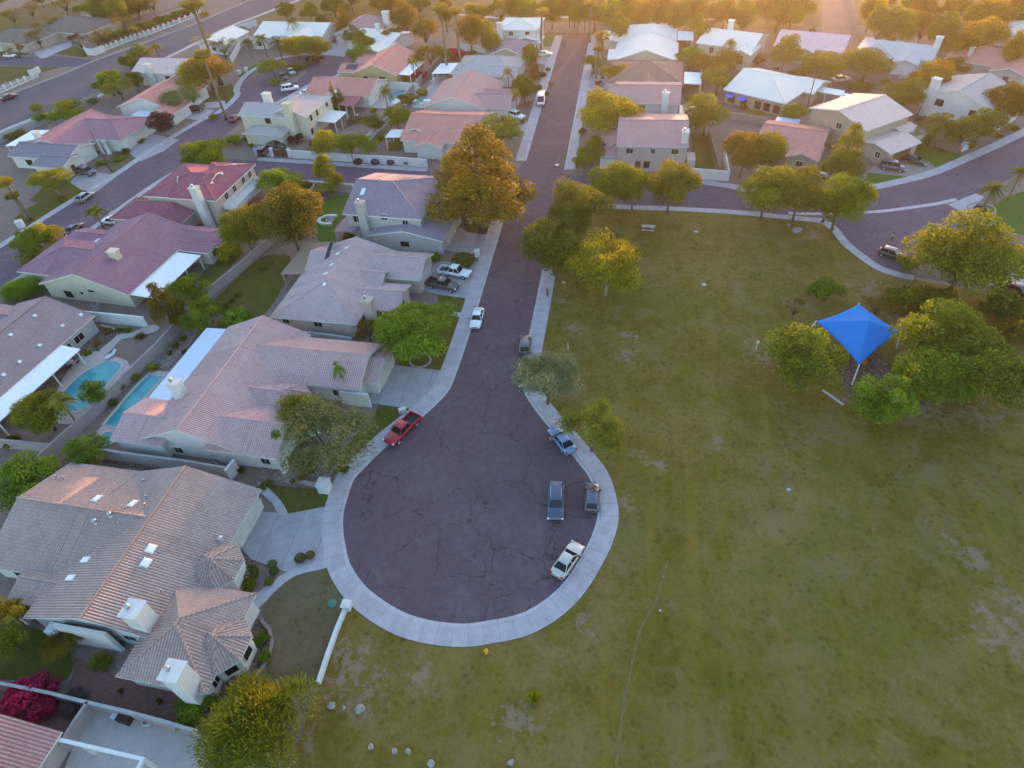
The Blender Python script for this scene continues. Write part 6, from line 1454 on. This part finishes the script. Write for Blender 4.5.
# bins, boxes, poles
def bin_(label, px, py, mat, w=0.65, h=1.05):
    t = thing('wheelie_bin', label, 'bin', (*P2(px,py),0.05), R(20)); b = MB(); c0 = [(-w*.4,-w*.42),(w*.4,-w*.42),(w*.4,w*.42),(-w*.4,w*.42)]; c1 = [(x*1.2,y*1.2) for x,y in c0]
    for k in range(4): b.face([(*c0[k],0.08),(*c0[(k+1)%4],0.08),(*c1[(k+1)%4],h*0.9),(*c1[k],h*0.9)])
    b.build('body', mat, t); b = MB(); b.box((-w*.52,-w*.54,h*0.9),(w*.52,w*.54,h)); b.build('lid', mat, t)
    for s in (-1,1): b = MB(); b.tube([(s*w*.38-0.04,w*.45,0.12),(s*w*.38+0.04,w*.45,0.12)],0.12,10); b.build('wheel', M_DARKF, t)
bin_('pale bin on the lawn under the orange-topped conifer, left of two',470,224,B_GREY); bin_('pale bin on the lawn under the orange-topped conifer, right of two',485,229,B_GREY); bin_('white bin on the verge of the winding street, left of two',240,75,B_WHT,0.9,1.2); bin_('white bin on the verge of the winding street, right of two',247,72,B_WHT,0.9,1.2)
def cabinet(label, px, py, w, d, h, mat=B_WHT, rz=0.5):
    t = thing('utility_cabinet', label, 'cabinet', (*P2(px,py),0.0), rz); b = MB(); b.box((-w/2,-d/2,0.1),(w/2,d/2,h)); b.build('case', mat, t); b = MB(); b.box((-w/2-.05,-d/2-.05,h+0.002),(w/2+.05,d/2+.05,h+.06)); b.build('lid', mat, t); b = MB(); b.box((-w/2-.1,-d/2-.1,-0.03),(w/2+.1,d/2+.1,0.1)); b.build('plinth', B_GREY, t)
cabinet('white utility cabinet on the pavement at the left edge by the palms',22,227,1.2,1.1,1.4); cabinet('small white cabinet on the lawn edge near the red pickup',403,412,0.9,0.6,0.6); cabinet('white box low on the brown wall beside the date palm',963,149,2.6,1.4,1.0,B_WHT,R(35))
bx = thing('patio_heater_box', 'dark covered box with a pale lid on the bottom left patio', 'storage box', (*P2(124,718),0.08), R(-8)); b = MB(); b.box((-0.2,-0.5,0),(1.1,0.5,0.8)); b.build('case', plain('dark_cover',(0.05,0.025,0.03),0.8,0.2), bx); b = MB(); b.box((-0.95,-0.45,0.35),(-0.2,0.45,0.5)); b.build('lid', M_BLUEP, bx)
o = MB(); o.lathe([(0.42,0),(0.45,0.5),(0.3,0.52),(0.28,0.42),(0,0.42)],(0,0,0),14); o = o.build('plant_pot', B_GREY); o.location = (*P2(149,723),0.07); tag(o,'round grey pot beside the dark covered box','pot')
o = MB(); o.lathe([(0.5,0),(0.62,0.45),(0.5,0.47),(0.45,0.3),(0,0.3)],(0,0,0),14); o = o.build('plant_pot', B_WHT); o.location = (*P2(258,505),0.07); tag(o,'white pot by the garage of the big tan house','pot')
def pole(label, base, top, h, arm=True, r=0.15):
    x, y = P2(*base); q = P(top[0], top[1], h); t = thing('utility_pole', label, 'utility pole', (x, y, 0)); e = Vector((0,0,h)); b = MB(); b.tube([(0,0,-0.05),e],[r,r*0.65],8); b.build('shaft', M_WOOD, t)
    if arm:
        for z in (h-0.5,h-1.6): b = MB(); b.box((-1.2,-0.06,z),(1.2,0.06,z+0.12)); b.build('crossarm', M_WOOD, t)
        for x in (-1.1,-0.5,0.5,1.1): b = MB(); b.lathe([(0.05,0),(0.05,0.12),(0.02,0.2),(0,0.22)],(x,0,h-0.38),6); b.build('insulator', M_DARKF, t)
    return Vector((P2(*base)[0],P2(*base)[1],h))
pa = pole('tall wooden utility pole on the far side of the arterial road', (207,39), (196,0), 11.5)
pole('plain wooden pole in front of the twin white entrance columns', (112,172), (92,127), 10, False, 0.13); pole('thin pole on the verge in front of the yellow flowering tree', (227,100), (222,82), 5, False, 0.07); pole('thin pole at the white street wall by the clipped balls', (353.5,163), (348,136), 6.5, False, 0.09); pole('wooden utility pole behind the large low white house', (806,112), (813,72), 9.5, True, 0.13)
q0 = P(0,60,10.5); 
for k, dx in enumerate((-1.1, 0.5, 1.1)):
    b = MB(); A = Vector((0,0,0)); B = Vector((q0.x-30-pa.x, q0.y-40-pa.y, -0.2)); pts = [A.lerp(B,s/16)+Vector((dx,0,-0.15-2.2*4*(s/16)*(1-s/16)*0.6)) for s in range(17)]; b.tube(pts,0.03,4); o = b.build('power_line', M_DARKF); o.location = tuple(pa); tag(o, 'thin power line sagging from the tall pole over the bare brown trees', 'power line', 'power lines beyond the arterial road')
o = MB(); o.box((-0.05,-0.05,-0.05),(0.05,0.05,1.3)); o.box((-0.2,-0.06,1.0),(0.2,0.06,1.5)); o = o.build('marker_post', B_WHT); o.location = (*P2(756,349),0.06); tag(o,'small white marker post leaning by a bare patch on the park lawn','post')
o = MB(); o.box((-0.05,-0.05,-0.05),(0.05,0.05,1.3)); o = o.build('marker_post', B_WHT); o.location = (*P2(568,350),0.06); tag(o,'thin pale stake beside the wispy tree on the park lawn','stake')
o = MB(); o.tube([(0,0,-0.05),(-1.2,-0.6,2.6)],0.07,6); o = o.build('tree_stake', B_WHT); o.location = (*P2(1002,405),0.06); tag(o,'pale leaning stake under the broad tree at the right edge','stake')

def patio_set(where, px, py, gz=0.08):
    x, y = P2(px, py); t = thing('patio_table', 'round patio table '+where, 'table', (x,y,gz)); b = MB(); b.lathe([(0.6,0.7),(0.62,0.72),(0.6,0.74),(0,0.74)],(0,0,0),16); b.build('table_top', B_GREY, t); b = MB(); b.lathe([(0.3,0),(0.05,0.06),(0.05,0.7)],(0,0,0),10); b.build('pedestal', M_DARKF, t)
    for k in range(4):
        a = k*math.pi/2+0.4; c = thing('patio_chair', 'dark patio chair around the round table '+where, 'chair', (x+1.05*math.cos(a), y+1.05*math.sin(a), gz), a+math.pi, 'patio chairs '+where)
        b = MB(); b.box((-0.24,-0.24,0.42),(0.24,0.24,0.47)); b.build('seat', M_DARKF, c); b = MB(); b.box((-0.27,-0.24,0.47),(-0.22,0.24,0.95)); b.build('backrest', M_DARKF, c)
        for sx in (-.2,.2):
            for sy in (-.2,.2): b = MB(); b.tube([(sx,sy,0),(sx,sy,0.42)],0.022,6); b.build('leg', M_DARKF, c)
patio_set('beside the brown shrub behind the grey house', 358, 243); patio_set('on the terrace by the far blue pool', 404, 108); patio_set('behind the pale yellow house', 357, 118); patio_set('beside the kidney pool deck', 72, 366)
def lounger(label, px, py, rz):
    t = thing('pool_lounger', label, 'lounger', (*P2(px,py),0.09), R(rz)); b = MB(); b.box((-0.9,-0.32,0.26),(0.45,0.32,0.34)); b.build('seat', B_WHT, t); b = MB(); M = Matrix.Translation((0.45,0,0.3)) @ Matrix.Rotation(-0.6,4,'Y'); b.box((0,-0.32,-0.04),(0.75,0.32,0.04),0,M); b.build('backrest', B_WHT, t)
    for sx in (-.8,.4):
        for sy in (-.26,.26): b = MB(); b.box((sx-.03,sy-.03,0),(sx+.03,sy+.03,0.26)); b.build('leg', B_WHT, t)
lounger('white lounger on the terrace right of the far pool', 414, 90, 30); lounger('white lounger on the deck above the kidney pool', 112, 357, 70); lounger('white lounger under the white wall of the second small pool', 432, 82, 60)
def ac(label, px, py):
    t = thing('air_conditioner', label, 'air conditioner', (*P2(px,py),0.0)); b = MB(); b.box((-0.45,-0.45,0.08),(0.45,0.45,0.85)); b.build('case', B_GREY, t); b = MB(); b.lathe([(0.36,0.852),(0.36,0.9),(0.1,0.92),(0,0.92)],(0,0,0),14); b.build('fan_grille', M_DARKF, t); b = MB(); b.box((-0.55,-0.55,-0.02),(0.55,0.55,0.08)); b.build('plinth', B_GREY, t)
ac('grey air conditioner at the side wall of the brown tan house', 309, 336); ac('grey air conditioner on the ground behind the grey block wall', 215, 469); ac('grey air conditioner beside the mauve-roofed house gable', 97, 308); ac('grey air conditioner under the crimson house chimney', 210, 232)
# ------------------------------------------------------------------ vehicles
def paint(name, c, metal=0.2):
    t = NT(name); t.color(c); t.set(0.32, 0.5, metal); t.b.inputs['Coat Weight'].default_value = 0.6; t.b.inputs['Coat Roughness'].default_value = 0.08; return t.m
PT = {'white': paint('white_paint',(0.72,0.72,0.72),0.0), 'silver': paint('champagne_paint',(0.50,0.455,0.40),0.35), 'red': paint('red_paint',(0.36,0.012,0.022)), 'slate': paint('slate_blue_paint',(0.075,0.085,0.14),0.4), 'black': paint('black_paint',(0.035,0.035,0.04)), 'dgrey': paint('dark_grey_paint',(0.09,0.09,0.10),0.4), 'steel': paint('steel_paint',(0.11,0.12,0.155),0.5), 'blue': paint('pale_blue_paint',(0.17,0.28,0.47),0.3), 'maroon': paint('maroon_paint',(0.10,0.012,0.02)), 'grey': paint('grey_paint',(0.30,0.31,0.33),0.4)}
M_TYRE = plain('tyre_rubber',(0.02,0.02,0.02),0.9,0.2,5); M_RIM = plain('alloy_rim',(0.55,0.55,0.56),0.35,0.15,5,metal=0.7); M_LAMP = plain('lamp_glass',(0.75,0.76,0.78),0.15,0.1,5,spec=0.7); M_TAIL = plain('tail_lamp',(0.35,0.01,0.01),0.25,0.1,5); M_BLKP = plain('black_plastic',(0.03,0.03,0.03),0.6,0.2,5); M_CHR = plain('chrome_trim',(0.6,0.6,0.6),0.2,0.1,5,metal=0.9)
SPEC = {
 # stations: x, z bottom, z top, half width ; cabin: x of windscreen foot, screen top, roof rear, rear glass foot, roof height, roof half width
 'sedan': dict(st=[(-2.36,.42,.72,.62),(-2.3,.3,.86,.76),(-2.0,.24,.95,.86),(-1.2,.22,.96,.90),(0.0,.22,.94,.91),(0.9,.22,.92,.90),(1.6,.22,.84,.88),(2.15,.26,.72,.80),(2.36,.38,.60,.62)], cab=(1.0,.25,-1.0,-1.75,1.43,.60), wh=(-1.35,1.4,.32)),
 'suv': dict(st=[(-2.38,.45,.95,.72),(-2.32,.34,1.02,.84),(-1.9,.3,1.08,.93),(-1.2,.28,1.08,.95),(0.0,.28,1.06,.95),(1.0,.28,1.04,.95),(1.7,.3,.98,.93),(2.2,.34,.88,.86),(2.4,.45,.74,.70)], cab=(1.15,.5,-1.95,-2.3,1.76,.68), wh=(-1.42,1.45,.37)),
 'hatch': dict(st=[(-2.02,.42,.9,.66),(-1.96,.32,.96,.78),(-1.6,.26,.98,.86),(-0.9,.24,.96,.88),(0.1,.24,.95,.89),(0.9,.24,.93,.88),(1.5,.26,.85,.85),(1.95,.3,.74,.78),(2.1,.42,.62,.62)], cab=(1.0,.35,-1.4,-1.92,1.52,.62), wh=(-1.3,1.25,.32)),
 'pickup': dict(st=[(-0.95,.42,1.06,.96),(-0.4,.38,1.06,.97),(0.4,.38,1.06,.97),(1.2,.38,1.06,.97),(1.9,.40,1.02,.96),(2.6,.42,.95,.92),(2.85,.5,.82,.78)], cab=(1.25,.7,-.55,-.92,1.84,.70), wh=(-1.75,1.85,.40)),
 'van': dict(st=[(-2.6,.42,1.05,.92),(-2.5,.36,1.08,.98),(-1.0,.34,1.08,.99),(0.5,.34,1.08,.99),(1.5,.36,1.06,.97),(2.2,.38,.98,.92),(2.55,.48,.82,.78)], cab=(1.95,1.15,-2.45,-2.56,2.25,.86), wh=(-1.6,1.6,.37)),
}
def loft(b, st, m=0):
    rings = []
    for x, z0, z1, hw in st:
        h = z1-z0; half = [(hw*.86,z0),(hw*.97,z0+h*.22),(hw,z0+h*.5),(hw*.97,z0+h*.82),(hw*.86,z1-0.01),(hw*.45,z1+0.025)]
        rings.append([(x,y,z) for y,z in half] + [(x,0,z1+0.035)] + [(x,-y,z) for y,z in half[::-1]])
    n = len(rings[0])
    for i in range(len(rings)-1):
        for k in range(n): b.face([rings[i][k],rings[i+1][k],rings[i+1][(k+1)%n],rings[i][(k+1)%n]], m, smooth=(k < n-1))
    b.face(rings[0], m); b.face(rings[-1][::-1], m)
def make_car(kind_):
    s = SPEC[kind_]; st = s['st']; xf, xt, xr, xb, zr, rw = s['cab']; parts = []
    def topz(x):
        for i in range(len(st)-1):
            if st[i][0] <= x <= st[i+1][0]: f = (x-st[i][0])/(st[i+1][0]-st[i][0]); return st[i][2]*(1-f)+st[i+1][2]*f, st[i][3]*(1-f)+st[i+1][3]*f
        return st[0][2], st[0][3]
    b = MB(); loft(b, st)
    zf, wf = topz(xf); zb, wb = topz(xb); wf *= .9; wb *= .9
    base = [(xf,-wf,zf-.02),(xf,wf,zf-.02),(xb,wb,zb-.02),(xb,-wb,zb-.02)]; roof = [(xt,-rw,zr-.05),(xt,rw,zr-.05),(xr,rw,zr-.05),(xr,-rw,zr-.05)]
    B_, R_ = [Vector(p) for p in base], [Vector(p) for p in roof]
    for k in range(4): b.face([B_[k],B_[(k+1)%4],R_[(k+1)%4],R_[k]])
    # rounded roof
    xs = [xt+.05, xt-.15, (xt+xr)/2, xr+.12, xr-.02]; ys = [-1,-.8,-.3,.3,.8,1]
    def rz(i, j): return Vector((xs[i], ys[j]*rw*1.01, zr - .05 + (.05 if i in (1,3) else .065 if i == 2 else .0)*(1 if abs(ys[j]) < .9 else 0)))
    for i in range(4):
        for j in range(5): b.face([rz(i,j),rz(i+1,j),rz(i+1,j+1),rz(i,j+1)], smooth=True)
    # wheel arches
    wx0, wx1, wr = s['wh']
    me_parts = [('body', b, 'PAINT')]
    def glass(name, a0, a1, c1, c0, ins=0.1, off=0.012):
        q = [Vector(p) for p in (a0,a1,c1,c0)]; ce = sum(q, Vector())/4; nn = (q[1]-q[0]).cross(q[3]-q[0]).normalized()
        if nn.dot(ce - Vector((0,0,.8))) < 0: nn = -nn
        r = [p.lerp(ce, ins) + nn*off for p in q]; g = MB(); g.face(r)
        for k in range(4): g.face([r[k], r[(k+1)%4], r[(k+1)%4]-nn*off*2, r[k]-nn*off*2])
        me_parts.append((name, g, M_GLASS))
    glass('windscreen', B_[0], B_[1], R_[1], R_[0], .09); glass('rear_window', B_[2], B_[3], R_[3], R_[2], .12)
    for sgn in (0, 1):
        i, j = (1, 2) if sgn else (0, 3)
        ns = 1 if kind_ == 'van' else 2 if kind_ != 'suv' else 3
        for k in range(ns):
            f0, f1 = k/ns, (k+1)/ns
            if kind_ == 'van': f1 = 0.3
            glass('side_window', B_[i].lerp(B_[j],f0), B_[i].lerp(B_[j],f1), R_[i].lerp(R_[j],f1), R_[i].lerp(R_[j],f0), .13)
    if kind_ == 'pickup':
        d = MB(); x0, x1 = -2.85, -0.96; hw = .97
        d.box((x0,-hw+.06,.5),(x1,hw-.06,.62),1)
        for a, c in (((x0,-hw,.45),(x1,-hw+.1,1.06)),((x0,hw-.1,.45),(x1,hw,1.06)),((x0-.04,-hw+.11,.5),(x0+.06,hw-.11,1.03)),((x1-.07,-hw+.11,.5),(x1-.003,hw-.11,1.05))): d.box(a,c,0)
        d.box((x0+.07,-hw+.11,.621),(x1-.075,hw-.11,.64),1); me_parts.append(('cargo_bed', d, 'BED'))
        g = MB(); g.box((x0-.16,-.85,.45),(x0-.045,.85,.6)); me_parts.append(('bumper', g, M_CHR))
    if kind_ == 'suv':
        for y in (-.58,.58): g = MB(); g.tube([(.2,y,zr+.06),(xr+.2,y,zr+.06)],.025,6); me_parts.append(('roof_rail', g, M_CHR))
    xn, xe = st[-1][0], st[0][0] if kind_ != 'pickup' else -2.85
    g = MB(); z = st[-1][1]+.08; g.box((xn-.12,-st[-1][3]*.7,z),(xn+.012,st[-1][3]*.7,z+.16)); me_parts.append(('grille', g, M_BLKP))
    for y in (-1,1):
        g = MB(); w = st[-2][3]; g.box((xn-.28,y*w*.86-.14,st[-2][2]-.22),(xn-.04,y*w*.86+.10,st[-2][2]-.07)); me_parts.append(('headlight', g, M_LAMP))
        g = MB(); w = st[1][3] if kind_ != 'pickup' else .97; g.box((xe-.01 if kind_ != 'pickup' else xe-.05,y*w*.88-.1,.72),(xe+.1,y*w*.88+.1,.95)); me_parts.append(('tail_light', g, M_TAIL))
        g = MB(); g.box((xf-.32,y*(wf+.12)-.1,zf+.03),(xf-.18,y*(wf+.12)+.1,zf+.18)); me_parts.append(('mirror', g, M_BLKP))
    meshes = [(n, g.mesh(n, [M_TYRE] if not isinstance(mt, bpy.types.Material) and mt == 'X' else ([PT['white']] if mt == 'PAINT' else [PT['white'], M_BLKP] if mt == 'BED' else [mt])), mt in ('PAINT','BED') if isinstance(mt, str) else False) for n, g, mt in me_parts]
    ty = MB(); ty.lathe([(wr*.62,-.11),(wr*.93,-.11),(wr,-.07),(wr,.07),(wr*.93,.11),(wr*.62,.11)],(0,0,0),20); tm = ty.mesh('wheel',[M_TYRE])
    ri = MB(); ri.lathe([(0,.06),(wr*.2,.07),(wr*.25,.03),(wr*.5,.04),(wr*.62,.1)],(0,0,0),20); ri.lathe([(wr*.62,-.1),(wr*.5,-.04),(wr*.25,-.03),(0,-.06)],(0,0,0),20)
    for k in range(5): M = Matrix.Rotation(2*math.pi*k/5,4,'Z'); ri.box((0,-.04,.03),(wr*.6,.04,.085),0,M); ri.box((0,-.04,-.085),(wr*.6,.04,-.03),0,M)
    rm = ri.mesh('rim',[M_RIM])
    return meshes, tm, rm, (wx0, wx1, wr), (st[2][3] if kind_ != 'pickup' else .97)
_cars = {}
CARN = {'sedan':'parked_car','suv':'parked_suv','hatch':'parked_car','pickup':'pickup_truck','van':'delivery_van'}
def car(kd, color, a, nose, label, group=None, cat=None, zc=0.6, gz=0.03, sc=1.0):
    """a = photo pixel of the middle of the vehicle, nose = a pixel further towards its front"""
    if kd not in _cars: _cars[kd] = make_car(kd)
    meshes, tm, rm, (w0, w1, wr), hw = _cars[kd]
    q = P(a[0], a[1], zc); n = P(nose[0], nose[1], zc); rz = math.atan2(n.y-q.y, n.x-q.x)
    o = thing(CARN[kd], label, cat or {'pickup':'pickup truck','van':'van','suv':'suv'}.get(kd,'car'), (q.x, q.y, gz), rz, group, (sc,sc,sc))
    for nm, me, pt in meshes:
        c = link(nm, me, o)
        if pt: c.material_slots[0].link = 'OBJECT'; c.material_slots[0].material = PT[color]
    for x in (w0, w1):
        for s in (-1, 1):
            w = link('wheel', tm, o); w.location = (x, s*(hw-.09), wr); w.rotation_euler = (math.pi/2, 0, 0); r = link('rim', rm, w)
    return o
G = 'cars parked round the turning circle'
car('pickup','red',(402.5,429.5),(388,444),'red crew-cab pickup parked against the kerb of the turning circle',G)
car('suv','slate',(556,502),(555.5,520),'slate blue suv with roof bars parked in the turning circle',G,sc=1.06)
car('hatch','steel',(592,497.5),(592.5,484),'dark steel grey hatchback parked close to the right kerb of the turning circle',G)
car('sedan','silver',(567.5,559.5),(578,544),'champagne white sedan slanting along the lower right of the turning circle',G)
car('sedan','blue',(562,440),(552,427),'pale blue car under the overhanging tree with a person at its door',G)
car('hatch','dgrey',(525,345),(525.5,330),'dark grey car at the right kerb, upper of two under the wispy tree',G); car('sedan','white',(524.5,374),(525,360),'whitish car at the right kerb, lower of two under the wispy tree',G)
car('sedan','white',(477,318),(474,330),'white sedan parked on the left side of the street facing the camera'); 
car('pickup','white',(455,272.5),(470,275),'white pickup in the drive, farther of two side by side',gz=0.11); car('pickup','dgrey',(443,285),(458,288),'dark grey pickup in the drive, nearer of two side by side',gz=0.11)
car('van','white',(541,101),(540,112),'white delivery van at the left kerb in the far street'); car('suv','white',(516,116),(530,120),'white suv nosing out of a drive left of the far street',gz=0.11); car('sedan','white',(544,54),(552,53.5),'white car in the last drive on the left of the street',gz=0.11)
car('suv','dgrey',(87,172),(100,175),'dark suv with pale roof in the drive beside the mauve-roofed house',gz=0.11); car('hatch','grey',(85,197),(95,190),'grey blue car at the kerb of the winding street',gz=0.05); car('sedan','black',(74,229),(84,219),'dark sedan near the yellowish hedge tree by the mauve roof',gz=0.05); car('pickup','white',(112.5,221.5),(104,221),'white pickup in the drive between the mauve and crimson roofs',gz=0.11,sc=0.85)
car('sedan','maroon',(196,109),(205,110),'dark red car in the drive under the grey-leaved tree',gz=0.11); car('sedan','maroon',(235,118),(241,113),'maroon car at the kerb beside the pale yellow house',gz=0.05)
car('suv','white',(290,88.5),(299,87),'white suv in the middle of the winding street head',gz=0.05); car('sedan','dgrey',(283,77),(287,81),'dark car at the traffic island, nearer of two',gz=0.15); car('sedan','grey',(291,72),(295,76),'grey car at the traffic island, farther of two',gz=0.15); car('sedan','white',(308,92.5),(315,91),'white car half hidden behind the pale yellow house roof',gz=0.05)
car('suv','black',(265,151),(270,146),'black suv before the garage of the pale yellow house',gz=0.11); car('sedan','black',(276,145),(284,146),'black car behind the brown drive gate',gz=0.11)
car('sedan','maroon',(9,97),(20,93),'red and white car driving on the arterial road',gz=0.04); car('sedan','white',(10,55.5),(20,56),'white car on the side road beyond the arterial',gz=0.05); car('suv','white',(21,39),(32,40),'white suv before the brown-roofed house beyond the arterial, left of two',gz=0.07); car('sedan','white',(38,39),(46,40),'white car before the brown-roofed house beyond the arterial, right of two',gz=0.07); car('sedan','maroon',(43,45),(50,42),'dark red car on the circular drive beyond the arterial',gz=0.07)
car('suv','slate',(893,167),(905,169),'slate suv on the drive of the tan two-storey house, left of two',gz=0.11); car('sedan','black',(915,160.5),(924,163),'black car on the drive of the tan two-storey house, right of two',gz=0.11); car('sedan','dgrey',(815,173),(825,175),'dark car half hidden by trees at the pink-roofed house',gz=0.11)
car('hatch','black',(892,254),(902,257),'black car parked at the kerb of the side street',gz=0.04); car('sedan','maroon',(1012,288),(1002,284),'maroon car on the concrete drive at the right edge',gz=0.11); car('sedan','silver',(841,79),(848,78),'silver car on the yard drive below the pale pink roof'); car('sedan','maroon',(1004,85),(1009,88),'maroon car by the pink brown house at the right edge')
# ------------------------------------------------------------------ people
SKIN = plain('skin',(0.42,0.25,0.18),0.6,0.1,8); HAIR = plain('dark_hair',(0.03,0.02,0.015),0.7,0.2,8)
def person(label, px, py, rz, shirt, trousers, gz=0.02, lean=0.0, reach=False):
    t = thing('person', label, 'person', (*P2(px,py),gz), rz)
    J = {'pel':(0,0,.93),'w':(0,0,1.08),'ch':(lean*.4,0,1.32),'nk':(lean*.55,0,1.49),'hd':(lean*.62,0,1.60),'tp':(lean*.66,0,1.72)}
    for s, n in ((1,'l'),(-1,'r')):
        f = .14*s; J.update({n+'hip':(0,.10*s,.90),n+'kn':(.05+f*.6,.11*s,.50),n+'an':(f*1.1,.11*s,.08),n+'to':(f*1.1+.17,.12*s,.035),n+'sh':(lean*.5,.19*s,1.43),n+'el':(lean*.5-.02+(.22 if reach else 0),.25*s,1.16),n+'wr':(lean*.5+(.45 if reach else .08),.24*s,1.12 if reach else .90),n+'ha':(lean*.5+(.53 if reach else .10),.24*s,1.12 if reach else .80)})
    Rr = {'pel':.135,'w':.125,'ch':.15,'nk':.058,'hd':.095,'tp':.07,'hip':.088,'kn':.06,'an':.042,'to':.035,'sh':.062,'el':.045,'wr':.03,'ha':.038}
    E_ = [('pel','w'),('w','ch'),('ch','nk'),('nk','hd'),('hd','tp')] + [(a+n if False else (n+a[1:] if a[0]=='*' else a), n+c[1:] if c[0]=='*' else c) for n in 'lr' for a, c in (('pel','*hip'),('*hip','*kn'),('*kn','*an'),('*an','*to'),('ch','*sh'),('*sh','*el'),('*el','*wr'),('*wr','*ha'))]
    ks = list(J); 
    def skin(name, keys, mat, grow, parent):
        kk = [k for k in ks if k in keys]; me = bpy.data.meshes.new(name); me.from_pydata([J[k] for k in kk], [(kk.index(a),kk.index(c)) for a,c in E_ if a in keys and c in keys], []); o = link(name, me, parent)
        sm = o.modifiers.new('skin','SKIN'); sv = me.skin_vertices[0].data
        for i, k in enumerate(kk): r = Rr.get(k, Rr.get(k[1:], .05))*grow; sv[i].radius = (r, r)
        sv[0].use_root = True; o.modifiers.new('sub','SUBSURF').levels = 2; o.modifiers['sub'].render_levels = 2; me.materials.append(mat)
        for p in me.polygons: p.use_smooth = True
        return o
    body = skin('body', ks, SKIN, 1.0, t)
    skin('shirt', ['w','ch','lsh','rsh','lel','rel'], shirt, 1.14, t); skin('trousers', ['pel','lhip','rhip','lkn','rkn','lan','ran'], trousers, 1.15, t)
    b = MB(); hx = J['hd'][0]; b.lathe([(.0,.13),(.07,.12),(.108,.06),(.112,-.01),(.10,-.05)],(hx-.012,0,1.63),12); b.build('hair', HAIR, t)
    b = MB()
    for s in (-1,1): b.lathe([(0,-.012),(.012,0),(0,.012)],(hx+.088,.034*s,1.625),6)
    b.build('eyes', HAIR, t); b = MB(); b.lathe([(.016,-.02),(.012,.0),(0,.03)],(hx+.1,0,1.595),6); b.build('nose', SKIN, t)
M_REDS = plain('red_shirt',(0.62,0.02,0.02),0.8,0.15,6); M_DKT = plain('dark_trousers',(0.06,0.06,0.08),0.85,0.15,6); M_WHS = plain('pale_shirt',(0.55,0.5,0.5),0.8,0.15,6); M_BLKS = plain('black_shirt',(0.03,0.03,0.035),0.8,0.15,6); M_KHA = plain('khaki_trousers',(0.3,0.24,0.18),0.85,0.15,6)
person('person in a red top leaning at the door of the pale blue car', 550.5, 445, R(20), M_REDS, M_DKT, lean=0.12, reach=True)
person('person in black walking on the pavement by the park', 547.5, 298, R(80), M_BLKS, M_DKT, gz=0.12)
person('person in a pale top standing in the side street', 890.5, 242, R(-60), M_WHS, M_DKT, gz=0.04)
# ------------------------------------------------------------------ light, sky, render settings
SUN_AZ = 0.0
q = P(770, -120) - CAM
az = math.atan2(q.x, q.y)            # clockwise from +Y
EL = R(2.0)
wd = bpy.data.worlds.new('World'); SC.world = wd; wd.use_nodes = True
nt = wd.node_tree; sky = nt.nodes.new('ShaderNodeTexSky'); sky.sky_type = 'NISHITA'; sky.sun_disc = False
sky.sun_elevation = EL; sky.sun_rotation = az; sky.altitude = 350; sky.dust_density = 2.2; sky.air_density = 1.0; sky.ozone_density = 1.85
bg = nt.nodes['Background']; bg.inputs['Strength'].default_value = 0.15; nt.links.new(sky.outputs[0], bg.inputs['Color'])
sl = bpy.data.lights.new('sun', 'SUN'); sl.energy = 0.9; sl.angle = R(0.6); sl.color = (1.0, 0.52, 0.2)
so = bpy.data.objects.new('sun', sl); COL.objects.link(so)
d = Vector((math.sin(az)*math.cos(EL), math.cos(az)*math.cos(EL), math.sin(EL)))
so.rotation_euler = d.to_track_quat('Z', 'Y').to_euler()
so.location = (60, 120, 120)
SC.view_settings.view_transform = 'Standard'; SC.view_settings.look = 'None'; SC.view_settings.gamma = 1.0; SC.view_settings.use_curve_mapping = False
SC.view_settings.exposure = 3.78
SC.cycles.use_denoising = True
SC.cycles.max_bounces = 6; SC.cycles.diffuse_bounces = 3; SC.cycles.transparent_max_bounces = 8
SC.cycles.use_adaptive_sampling = True; SC.cycles.adaptive_threshold = 0.02

# evening air: pale haze round the whole place
hb = MB(); hb.box((-420,-130,-1.0),(420,420,70.0))
t = NT('evening_haze'); vol = t.n('ShaderNodeVolumePrincipled'); t.t.nodes.remove(t.b); vol.inputs['Color'].default_value = (1.0,0.9,0.8,1); vol.inputs['Density'].default_value = 0.00016; vol.inputs['Anisotropy'].default_value = 0.78
t.l(vol.outputs[0], t.out.inputs['Volume']); t.m.volume_intersection_method = getattr(t.m,'volume_intersection_method','FAST')
hz = kind(hb.build('haze', t.m), 'stuff')
SC.cycles.volume_bounces = 0
